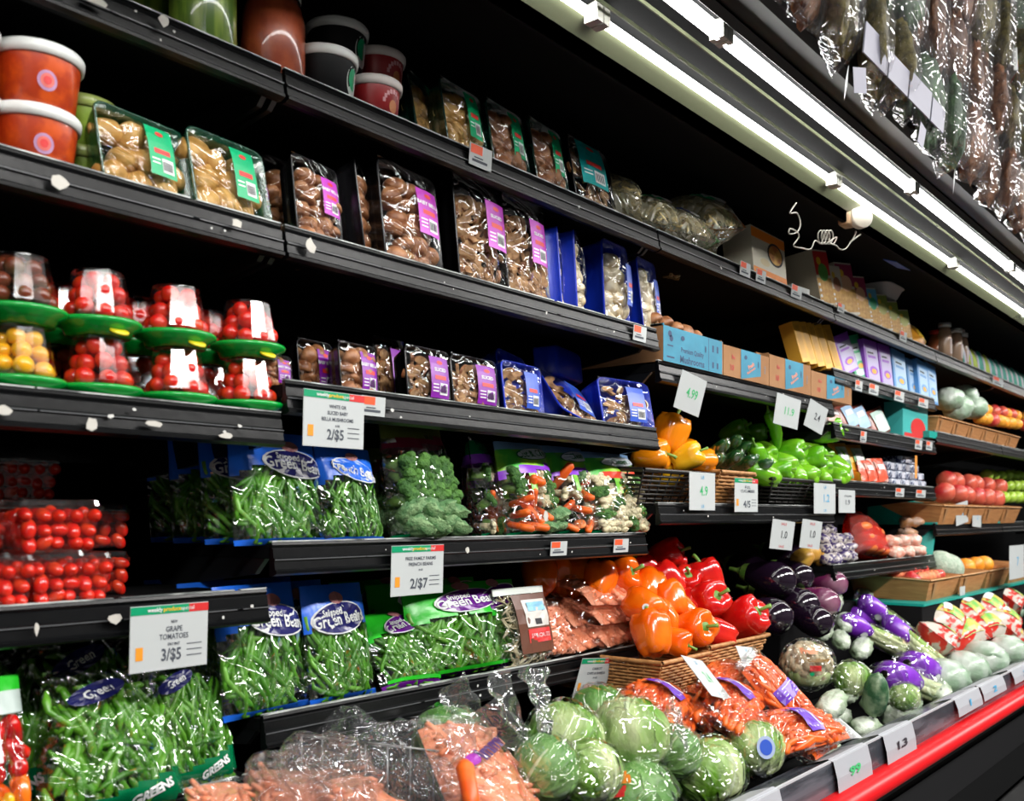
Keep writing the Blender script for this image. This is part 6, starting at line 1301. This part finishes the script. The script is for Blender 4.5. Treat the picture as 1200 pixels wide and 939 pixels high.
One('wrapped_squash', 'squash', MB().blob((0, 0, 0), (.033, .033, .062), DKW, .1, 3, 2, 18, 12)).put((X_at(1026, 1.0), 1.0, Z_at(1026, 815, 1.0)), (.2, -.3, 0), 1.15, 'dark green squash standing in film by the rail')
drop(LT[1], 998, 795, 1.07, (.2, .2, 1), .72, 'small wrapped green head between cauliflower and squash', None)
PWR = P('wrapped_pale_bundle', (.50, .55, .46), rough=.35, var=(.30, .40, .25), vscale=12, bump=.8, bscale=30, coat=.4)
bun = One('wrapped_bundle', 'vegetables', MB().blob((0, 0, 0), (.11, .045, .04), PWR, .25, 3, 4, 22, 14))
G = 'film wrapped pale green bundles'
for i, (u, v, Y, r_, s_) in enumerate(((975, 705, 1.42, .4, .9), (990, 730, 1.34, .3, .8), (1012, 700, 1.5, .4, .9), (985, 750, 1.27, .5, .7), (1045, 700, 1.5, .2, .7), (975, 826, 1.02, .1, .8), (1010, 760, 1.24, .2, .8), (965, 740, 1.3, .2, .7))): bun.put((X_at(u, Y), Y, Z_at(u, v, Y)), (.1, -.2, r_), s_, 'film wrapped pale green bundle, %s' % nth(i, 8), G)
cabw.put((X_at(1148, 1.08), 1.08, Z_at(1148, 768, 1.08)), (.2, .2, 1), (1.5, 1.1, 1.0), 'big white green wrapped cabbage by the far rail', 'wrapped cabbages')
cabw.put((X_at(1176, 1.3), 1.3, Z_at(1176, 720, 1.3)), (.2, .2, 2), (1.3, 1.1, .9), 'wrapped cabbage far behind at the right edge', 'wrapped cabbages')
rb_ = packet('radish_bag', .20, .16, .13, P('radish_print', (.60, .03, .02), rough=.3, var=(.55, .50, .44), vscale=22, vlo=.5, vhi=.56, bump=.5, bscale=20), P('print_meadow', (.12, .45, .08), rough=.4, var=(.7, .5, .1), vscale=16), 'bag of radishes')
for i, (u, v, Y) in enumerate(((1128, 726, 1.18), (1150, 722, 1.18), (1176, 750, 1.12), (1190, 736, 1.18), (1195, 762, 1.08), (1165, 735, 1.18), (1140, 740, 1.18))): rb_.put((X_at(u, Y), Y, Z_at(u, v, Y)-.06), (-.9, .4*(-1)**i, .2*i), .95, 'red and white produce bag at the far end of the bin, %s' % nth(i, 7), 'red and white produce bags')
q = random.Random(55)
for i in range(16):
    u = 965 + 15*i + q.uniform(-5, 5); Y = 1.03 + .07*(i % 3); bun.put((X_at(u, Y), Y, .575 + .03*(i % 3)), (.1, q.uniform(-.3, .3), q.uniform(-.6, .6)), .85, 'film wrapped pale bundle lying low behind the rail, %s' % nth(i, 16), 'low bundles behind the rail')
for i in range(12):
    u = 1108 + 8*i; Y = 1.05 + .055*(i % 3); (rb_ if i % 3 else cabw).put((X_at(u, Y), Y, .61 + .055*(i % 3)), (-.9 if i % 3 else 0, q.uniform(-.5, .5), q.uniform(-.5, .5)), 1.0 if i % 3 else 1.15, '%s in the far part of the bin, %s' % ('red and white produce bag' if i % 3 else 'pale wrapped cabbage', nth(i, 12)), 'far bin produce')
# far wooden baskets of peaches
zb2 = .85; xf0 = X_at(1078, 1.26)
riser(xf0-.1, xf0+1.9, 1.22, 1.6, .532, zb2-.012, 'black riser under the far wooden baskets')
One('turquoise_mat', 'mat', MB().box(0, 0, 0, 2.0, .38, .010, TURQ)).put((xf0-.1, 1.215, zb2-.0115), (0, 0, 0), 1, 'turquoise mat under the peach basket')
for i in range(4): chipbasket('fruit_basket', .44, .34, .10).put((xf0+.24+.46*i, 1.40, zb2), (.05, 0, 0), 1, 'wooden basket in the bin, %s, near the melons' % nth(i, 4), 'wooden baskets in the far bin')
q = random.Random(6)
for i in range(14):
    a, b_ = i % 7, i//7; (pcF if q.random() < .7 else apR).put((xf0+.07+a*.055, 1.31+.07*b_, zb2+.085+.02*b_), (q.uniform(-1, 1), 0, i), 1, 'peach in the wooden basket, %s row, %s' % (['front', 'back'][b_], nth(a, 7)), 'peaches in the wooden basket')
for i, (dx, dy, dz) in enumerate(((.62, 1.36, .12), (.75, 1.36, .10), (.50, 1.46, .15), (.68, 1.48, .16), (.40, 1.52, .14))): meln.put((xf0+dx, dy, zb2+dz), (i, .3, i), 1.15, 'pale green netted melon, %s' % nth(i, 5), 'melons')
for i in range(6): (pcF if i % 2 else orF).put((xf0+.98+.09*i, 1.34+.04*(i % 2), zb2+.10), (i, 0, 0), 1.2, 'peach or orange right of the melons, %s' % nth(i, 6), 'fruit right of the melons')
# ------------------------------------------------------------------ price cards and signs
CARD = P('card_white', (.50, .53, .53), rough=.45); STRIPG = P('strip_green', (.0, .30, .13), rough=.4); TXT = P('card_ink', (.06, .07, .09), rough=.6); TAGO = P('tag_orange', (.80, .30, .02), rough=.5); SPARE = P('tag_red_orange', (.85, .10, .03), rough=.5)
HG = P('marker_green', (.05, .45, .16), rough=.6); HB = P('marker_blue', (.05, .35, .60), rough=.6); HK = P('marker_black', (.03, .03, .04), rough=.6); HRd = P('marker_red', (.60, .05, .06), rough=.6)
def sign(w, h, lines, price, strip=True, ps=.3, pc=None):
    c = MB().box(0, 0, -h, w, .0012, 0, CARD); t = MB(); y = -.0006; parts = [('card', c)]
    if strip:
        s = MB(); s.quad(.0, -h*.135, w*.74, -.001, y, STRIPG); s.quad(w*.74, -h*.135, w, -.001, y, REDL); s.text('weekly', w*.30, -h*.07, h*.09, WHT, y-.0006, bold=.0002); s.text('produce', w*.52, -h*.07, h*.09, YELL, y-.0006, bold=.0002); s.text('special', w*.72, -h*.07, h*.09, WHT, y-.0006); parts.append(('printed_header', s))
        t.quad(w*.07, -h*.82, w*.16, -h*.62, y, TAGO)
        for k in range(3): t.quad(w*.72, -h*(.64+.09*k), w*.92, -h*(.625+.09*k), y, TXT)
    for i, (s_, sz_) in enumerate(lines): t.text(s_, w*.55, -h*(.27+.115*i), h*sz_, TXT, y, sx=.8, bold=h*.002)
    if price: t.text(price, w*.52, -h*(.78 if strip else .55), h*ps, pc or TXT, y, sx=.75, bold=h*.006)
    parts.append(('lettering', t)); k = Kind('price_card', 'price card', parts); k.w = w; k.h = h; return k
def hang(k, u0, u1, v0, v1, Y, ry, rx, l, g='price cards'):
    W_ = X_at(u1, Y)-X_at(u0, Y); zt = Z_at(u0, v0, Y); hh = zt - Z_at(u0, v1, Y)
    k.put((X_at(u0, Y), Y, zt), (rx, ry, 0), (W_/k.w, 1, hh/k.h), l, g)
hang(sign(.14, .105, [('NEW', .06), ('GRAPE', .12), ('TOMATOES', .12), ('DRY PINT', .06)], '3/$5', True, .26), 153, 244, 712, 791, 1.365, 0, .04, 'white weekly special card reading GRAPE TOMATOES 3 for 5', None)
hang(sign(.13, .105, [('WHITE OR', .09), ('SLICED BABY', .09), ('BELLA MUSHROOMS', .09), ('8 OZ', .05)], '2/$5', True, .26), 356, 427, 455, 522, 1.335, 0, .03, 'white weekly special card reading 2 for 5 at the mushroom shelf', None)
hang(sign(.12, .105, [('FREE FAMILY FARMS', .095), ('FRENCH BEANS', .095), ('8 OZ', .05)], '2/$7', True, .28), 459, 520, 640, 700, 1.37, 0, .03, 'white weekly special card reading FRENCH BEANS 2 for 7', None)
hang(sign(.10, .11, [('CARROT', .09), ('CHIPS & SHREDS', .09), ('10 OZ', .06)], '1.99', True, .22), 683, 719, 772, 821, 1.39, .10, .25, 'white weekly special card hanging under the carrot chips', None)
def hand(price, c, w=.10, h=.12, top=None, tc=HB, c2=None):
    k = sign(w, h, [], None, False); t = MB(); y = -.0007
    t.text(price, w*.55, -h*.5, h*.36, c, y, sx=.6, bold=h*.004)
    if top: t.text(top, w*.5, -h*.13, h*.13, tc, y, sx=.8); t.text(top, w*.5, -h*.90, h*.12, tc, y, sx=.8)
    k = Kind('price_card', 'price card', [('card', MB().box(0, 0, -h, w, .0012, 0, CARD)), ('lettering', t)]); k.w = w; k.h = h; return k
HD = [(hand('4.99', HG), 800, 829, 433, 478, 1.335, .13, .2, 'handwritten green price card under the blue mushroom crate'), (hand('11.9', HG), 911, 939, 460, 496, 1.335, .05, .12, 'handwritten green price card under the kraft mushroom crates'), (hand('2.4', HK), 950, 971, 467, 499, 1.33, .16, .2, 'curled price card with dark writing at the crate shelf end'),
 (hand('4.9', HG, top='LB'), 808, 838, 553, 598, 1.335, 0, 0, 'handwritten price card with green digits on the black basket'), (sign(.1, .12, [('FULL', .12), ('CUCUMBER', .12)], '4/5', True, .28), 861, 888, 560, 600, 1.335, 0, 0, 'printed price card on the wicker basket of cucumbers'), (hand('1.2', HB, top='LB'), 954, 979, 566, 602, 1.335, 0, 0, 'handwritten blue price card on the green pepper basket'), (sign(.1, .12, [('ITALIAN', .12)], '1.9', False, .3), 983, 1002, 574, 601, 1.33, 0, 0, 'price card with orange mark at the green pepper basket end'),
 (hand('1.0', HK, top='SALE', tc=HRd), 906, 932, 608, 643, 1.335, .07, .1, 'slanted price card with red heading, left of two below the pepper shelf'), (hand('1.0', HK, top='SALE', tc=HRd), 941, 964, 608, 642, 1.335, .07, .1, 'slanted price card with red heading, right of two below the pepper shelf'),
 (hand('3', HB), 1120, 1134, 591, 617, 1.34, -.1, 0, 'narrow white price card on the pomegranate basket, left'), (hand('2', HB), 1140, 1150, 593, 617, 1.34, .05, 0, 'narrow white price card on the pomegranate basket, right'), (hand('7', HB), 1183, 1200, 640, 680, 1.15, 0, 0, 'pale price card at the right edge over the melons'), (hand('1', HB), 1125, 1131, 688, 706, 1.22, 0, 0, 'narrow white card below the peach basket')]
for k_, u0, u1, v0, v1, Y, ry, rx, l in HD: hang(k_, u0, u1, v0, v1, Y, ry, rx, l)
big = hand('2.4', HG, .12, .12, 'LB'); big.put((X_at(800, 1.2), 1.205, Z_at(800, 768, 1.2)), (-.85, .25, -.05), (.85, 1, 1.1), 'white price card lying over the carrot bags in front of the orange peppers', 'price cards')
big.put((X_at(868, 1.2), 1.215, Z_at(870, 757, 1.2)), (-.5, .15, -.05), (.8, 1, .7), 'white price card with blue writing below the red pepper basket', 'price cards')
lay = sign(.16, .10, [('AVOCADO', .12)], '1.99', False, .3); lay.put((X_at(948, .99), 1.04, Z_at(955, 842, 1.0)), (-1.2, .05, -.5), (1.0, 1, .9), 'white price card lying flat on produce behind the rail', 'price cards')
# small shelf tags
tg = Kind('shelf_tag', 'shelf tag', [('card', MB().box(0, 0, -.032, .05, .001, 0, CARD)), ('red_square', MB().quad(.002, -.014, .028, -.001, -.0006, SPARE)), ('lettering', MB().quad(.006, -.026, .04, -.022, -.0006, TXT).quad(.01, -.020, .03, -.018, -.0006, TXT))]); tg.w = .05; tg.h = .032
TG = [(424, 452, 463, 486, 1.343, 'beside the 2 for 5 card'), (551, 577, 166, 191, 1.343, 'on the top shelf under the pale mushrooms'), (646, 665, 635, 652, 1.378, 'under the violet band medley bags'), (720, 737, 632, 648, 1.378, 'under the red band medley bag'), (743, 758, 380, 398, 1.343, 'at the right end of the tall mushroom shelf'), (868, 880, 305, 321, 1.343, 'left of the flatbread box'), (887, 898, 314, 329, 1.343, 'under the flatbread box'), (928, 940, 332, 347, 1.343, 'under the small white cartons'), (982, 990, 354, 364, 1.343, 'at the joint of the top shelf'), (1055, 1063, 387, 398, 1.343, 'under the moss green noodle boxes'), (1164, 1176, 440, 450, 1.343, 'under the lime herb packets'),
 (1003, 1011, 445, 457, 1.343, 'first under the violet cartons'), (1019, 1030, 449, 461, 1.343, 'second under the violet cartons'), (1049, 1060, 457, 469, 1.343, 'under the first blue carton'), (1077, 1088, 466, 476, 1.343, 'under the last blue carton'), (1009, 1016, 505, 518, 1.343, 'under the fruit packets'), (1073, 1081, 515, 526, 1.343, 'under the teal box, left'), (1086, 1093, 517, 527, 1.343, 'under the teal box, right'), (1050, 1060, 572, 582, 1.343, 'under the blueberry boxes, left'), (1074, 1085, 574, 583, 1.343, 'under the blueberry boxes, right')]
for u0, u1, v0, v1, Y, l in TG: hang(tg, u0, u1, v0, v1, Y, 0, .08, 'small white shelf tag with red square %s' % l, 'small shelf tags')
SCR = P('torn_label_paper', (.55, .53, .48), rough=.7)
def torn(u, v, w, h, Y, l, seed):
    q = random.Random(seed); m = M_at(u, Y); n = 8; pts = [(w*m*.5*math.cos(2*PI*i/n)*q.uniform(.6, 1.1), 0, h*m*.5*math.sin(2*PI*i/n)*q.uniform(.6, 1.1)) for i in range(n)]
    One('torn_label', 'torn label', MB().add(pts + [(x, .001, z_) for x, y_, z_ in pts], [tuple(range(n))] + [(i, (i+1) % n, n+(i+1) % n, n+i) for i in range(n)], SCR)).put((X_at(u, Y), Y, Z_at(u, v, Y)), (0, 0, 0), 1, 'torn white label remains on the black shelf edge, %s' % l, 'torn label remains')
for i, (u, v, w, h, Y, l) in enumerate(((70, 213, 24, 20, 1.338, 'under the orange tubs'), (278, 262, 18, 12, 1.338, 'under the second potato tray'), (364, 288, 16, 20, 1.338, 'under the fallen potato tray'), (108, 497, 18, 20, 1.338, 'under the lower tomato cups, left'), (182, 497, 26, 9, 1.338, 'under the lower tomato cups, middle'), (265, 511, 20, 8, 1.338, 'under the lower tomato cups, right'), (5, 481, 20, 14, 1.338, 'under the yellow tomato cup'), (43, 737, 8, 18, 1.378, 'left of the grape tomato card'), (136, 725, 22, 14, 1.378, 'beside the grape tomato card'), (548, 645, 8, 9, 1.373, 'beside the french beans card'), (112, 0, 34, 12, 1.338, 'at the upper left corner'), (192, 24, 16, 16, 1.338, 'under the pickle jar'), (640, 605, 10, 16, 1.338, 'hidden at the crate shelf end'))): torn(u, v, w, h, Y, l, i)
# bent cards on the bin rail
def rail_card(u0, u1, l, mk, lo=.075):
    x = X_at(u0, .885); w = X_at(u1, .885)-x; c = MB(); prof = [(.955, RZ-.014), (.902, RZ+.006), (.888, RZ+.002), (.878, RZ-lo*.5), (.874, RZ-lo)]
    c.add([(0, a, b) for a, b in prof] + [(w, a, b) for a, b in prof], [(i, i+1, 5+i+1, 5+i) for i in range(4)], P('rail_card_grey', (.36, .37, .40), rough=.5), False)
    t = MB(); c_ = {'g': HG, 'b': HB, 'k': HK}[mk[0]]
    t.text(mk[1:], 0, 0, .032, c_, fn=lambda p: (w/2+p[0]*w/.10, .8775 - .0015 + .003*p[2]/.03, RZ - lo*.48 + p[2]*.9), bold=.0012)
    Kind('rail_card', 'price card', [('card', c), ('lettering', t)]).put((x, 0, 0), (0, 0, 0), 1, l, 'cards on the bin rail')
rail_card(978, 1018, 'white card with green writing bent over the bin rail', 'g99'); rail_card(1036, 1070, 'white card with dark digits bent over the bin rail', 'k1.3'); rail_card(1120, 1148, 'white card with blue scribble bent over the bin rail', 'b1', .05); rail_card(1150, 1176, 'white and orange card bent over the bin rail', 'b2', .045); rail_card(1186, 1210, 'white card at the right edge of the bin rail', 'b3', .045); rail_card(880, 915, 'white card on the bin rail cut by the bottom edge', 'k1')
# ------------------------------------------------------------------ hanging snack bags over the canopy
PANEL = P('rack_panel_navy', (.03, .045, .10), rough=.6)
One('rack_panel', 'panel', MB().box(XA, .84, Z0+1.221, XB, .86, Z0+1.98, PANEL)).put((0, 0, 0), (0, 0, 0), 1, 'dark blue rack panel above the canopy')
HB_ = film('snack_bag_film', gloss=.03, rough=.08, bump=1, bscale=9, haze=.05, hcol=(.6, .6, .65), edge=.3)
SB = P('snack_brown', (.20, .085, .035), rough=.5, var=(.07, .025, .01), vscale=30, bump=.6, bscale=60); SO = P('snack_olive', (.17, .14, .04), rough=.5, var=(.06, .05, .015), vscale=30, bump=.6, bscale=60); SGn = P('snack_green', (.06, .12, .05), rough=.6, var=(.03, .06, .03), vscale=30, bump=.6, bscale=60)
def snack(m, seed, head=False):
    pl = Pillow(.15, .25, .06, seed, belly=.3, neck=.97, crk=.007)
    core = MB().blob((0, 0, .095), (.068, .024, .088), m, .35, 3, seed, 16, 12)
    hd = MB(); hd.box(-.074, -.006, .20, .074, .006, .27, WHT)
    arc = MB(); arc.grid(lambda a, b: ((a-.5)*.148, -.0075, .200+.022*(1-(2*a-1)**2)*0 + .02*(2*a-1)**2 + .014*b), 10, 1, YELL, False); arc.grid(lambda a, b: ((a-.5)*.148, -.0075, .192+.02*(2*a-1)**2 + .008*b), 10, 1, REDL, False); arc.grid(lambda a, b: ((a-.5)*.148, -.0075, .214+.02*(2*a-1)**2 + .012*b), 10, 1, GRNL, False)
    return Kind('snack_bag', 'snack bag', [('bag', pl.shell(lambda u, v: HB_, 12, 14)), ('snack_contents', core)] + ([('header_card', hd), ('printed_arc', arc)] if head else []))
snk = [snack(m, s) for s, m in enumerate((SB, SO, SGn, SB))] + [snack(SO, 9, True)]
q = random.Random(77)
for row in range(4):
    zz_ = Z0 + .925 + .19*row; n = 34 - 4*row
    for i in range(n):
        x = 1.42 + .095*i + q.uniform(-.01, .01) + .04*row
        k_ = snk[4] if (row == 2 and x > 2.7 and i % 3 == 0) or (row == 1 and x > 3.1 and i % 3 == 1) else snk[(row + i//5) % 4]
        k_.put((x, .742 - .004*row + .012*(-1)**i, zz_ + q.uniform(-.012, .012)), (q.uniform(-.08, .08), q.uniform(-.1, .1), q.uniform(-.2, .9)), 1.0, 'hanging clear snack bag, %s row up, %s of its row' % (['first', 'second', 'third', 'fourth'][row], nth(i) if i < 20 else '%s from the far end' % (ORD[n-i] if n-i > 1 else 'last')), 'snack bags hanging over the canopy')
LAV = P('strip_lavender', (.24, .24, .30), rough=.5)
for i, (u0, u1) in enumerate(((1012, 1040), (1041, 1064), (1065, 1090), (1091, 1106))):
    x0, x1 = X_at(u0, .70), X_at(u1, .70); One('price_strip', 'price strip', MB().box(0, 0, 0, x1-x0-.004, .003, .06-.006*(i % 2), LAV)).put((x0, .700, Z0+.925), (.1, 0, 0), 1, 'pale lavender price strip on the canopy edge, %s' % nth(i, 4), 'price strips on the canopy edge')
for i, u in enumerate((996, 1004, 1013, 1078, 1120)): One('price_flag', 'price card', MB().box(0, 0, 0, .05, .001, .06, LAV if i % 2 else CARD)).put((X_at(u, .70), .705, Z_at(u, [100, 108, 104, 165, 212, 236][i], .70)), (.1, [.3, -.2, .3, .2, .6, .4][i], [.5, -.3, .4, 0, .3, .4][i]), .8, 'small loose price card standing at the canopy edge, %s' % nth(i, 5), 'loose cards at the canopy edge')
# ------------------------------------------------------------------ alarm puck with its coiled cord
PK = P('puck_ivory', (.55, .50, .42), rough=.4); PKB = P('puck_tan', (.40, .26, .15), rough=.4); CRD = P('cord_ivory', (.42, .40, .35), rough=.4)
px_, py_, pz_ = X_at(1008, 1.12), 1.12, Z_at(1008, 252, 1.12)
pk = MB(Matrix.Rotation(-.5, 4, 'Z') @ Matrix.Rotation(PI/2, 4, 'X')).lathe([(.0001, -.012), (.040, -.012), (.043, -.009), (.043, .009), (.040, .012), (.0001, .013)], PK, 24)
hs_ = MB().rbox(-.050, .015, -.035, .01, .055, .045, PKB, .01)
ck_ = MB().tube([(-.02, .02, .04), (-.015, .02, .09)], .006, PK, 8)
def W(u, v, Y=1.16): return Vector((X_at(u, Y), Y, Z_at(u, v, Y)))
c1 = [W(1004, 262), W(1002, 275), W(996, 285), W(990, 292), W(984, 292), W(980, 288), W(972, 284)]
for i in range(42): t = i/41; a = t*2*PI*4.2; c1.append(W(976-16*t+4*math.cos(a), 278+8*math.sin(a), 1.16+.004*math.sin(a)))
c1 += [W(955, 282), W(950, 292), W(940, 291), W(930, 288), W(936, 278), W(934, 272), W(926, 268), W(925, 274), W(934, 272), W(938, 262), W(934, 250), W(926, 250), W(928, 245), W(933, 238)]
def smooth(P_):
    o = []
    for i in range(len(P_)-1):
        a, b, c, d = P_[max(i-1, 0)], P_[i], P_[i+1], P_[min(i+2, len(P_)-1)]
        for k in range(5): t = k/5; o.append(.5*((2*b) + (c-a)*t + (2*a-5*b+4*c-d)*t*t + (3*b-a-3*c+d)*t**3))
    return o + [P_[-1]]
c1 = smooth(c1)
cord = MB().tube([p - Vector((px_, py_, pz_)) for p in c1], .0022, CRD, 7)
loop = MB().tube([p - Vector((px_, py_, pz_)) for p in (W(1015, 263), W(1013, 271), W(1005, 277), W(996, 284))], .0028, CRD, 7)
Kind('cord_reel', 'cord reel', [('round_face', pk), ('housing', hs_), ('mount', ck_), ('coiled_cord', cord), ('cord_end', loop)]).put((px_, py_, pz_), (0, 0, 0), 1, 'ivory round cord reel with coiled cord hanging from the light fixture')
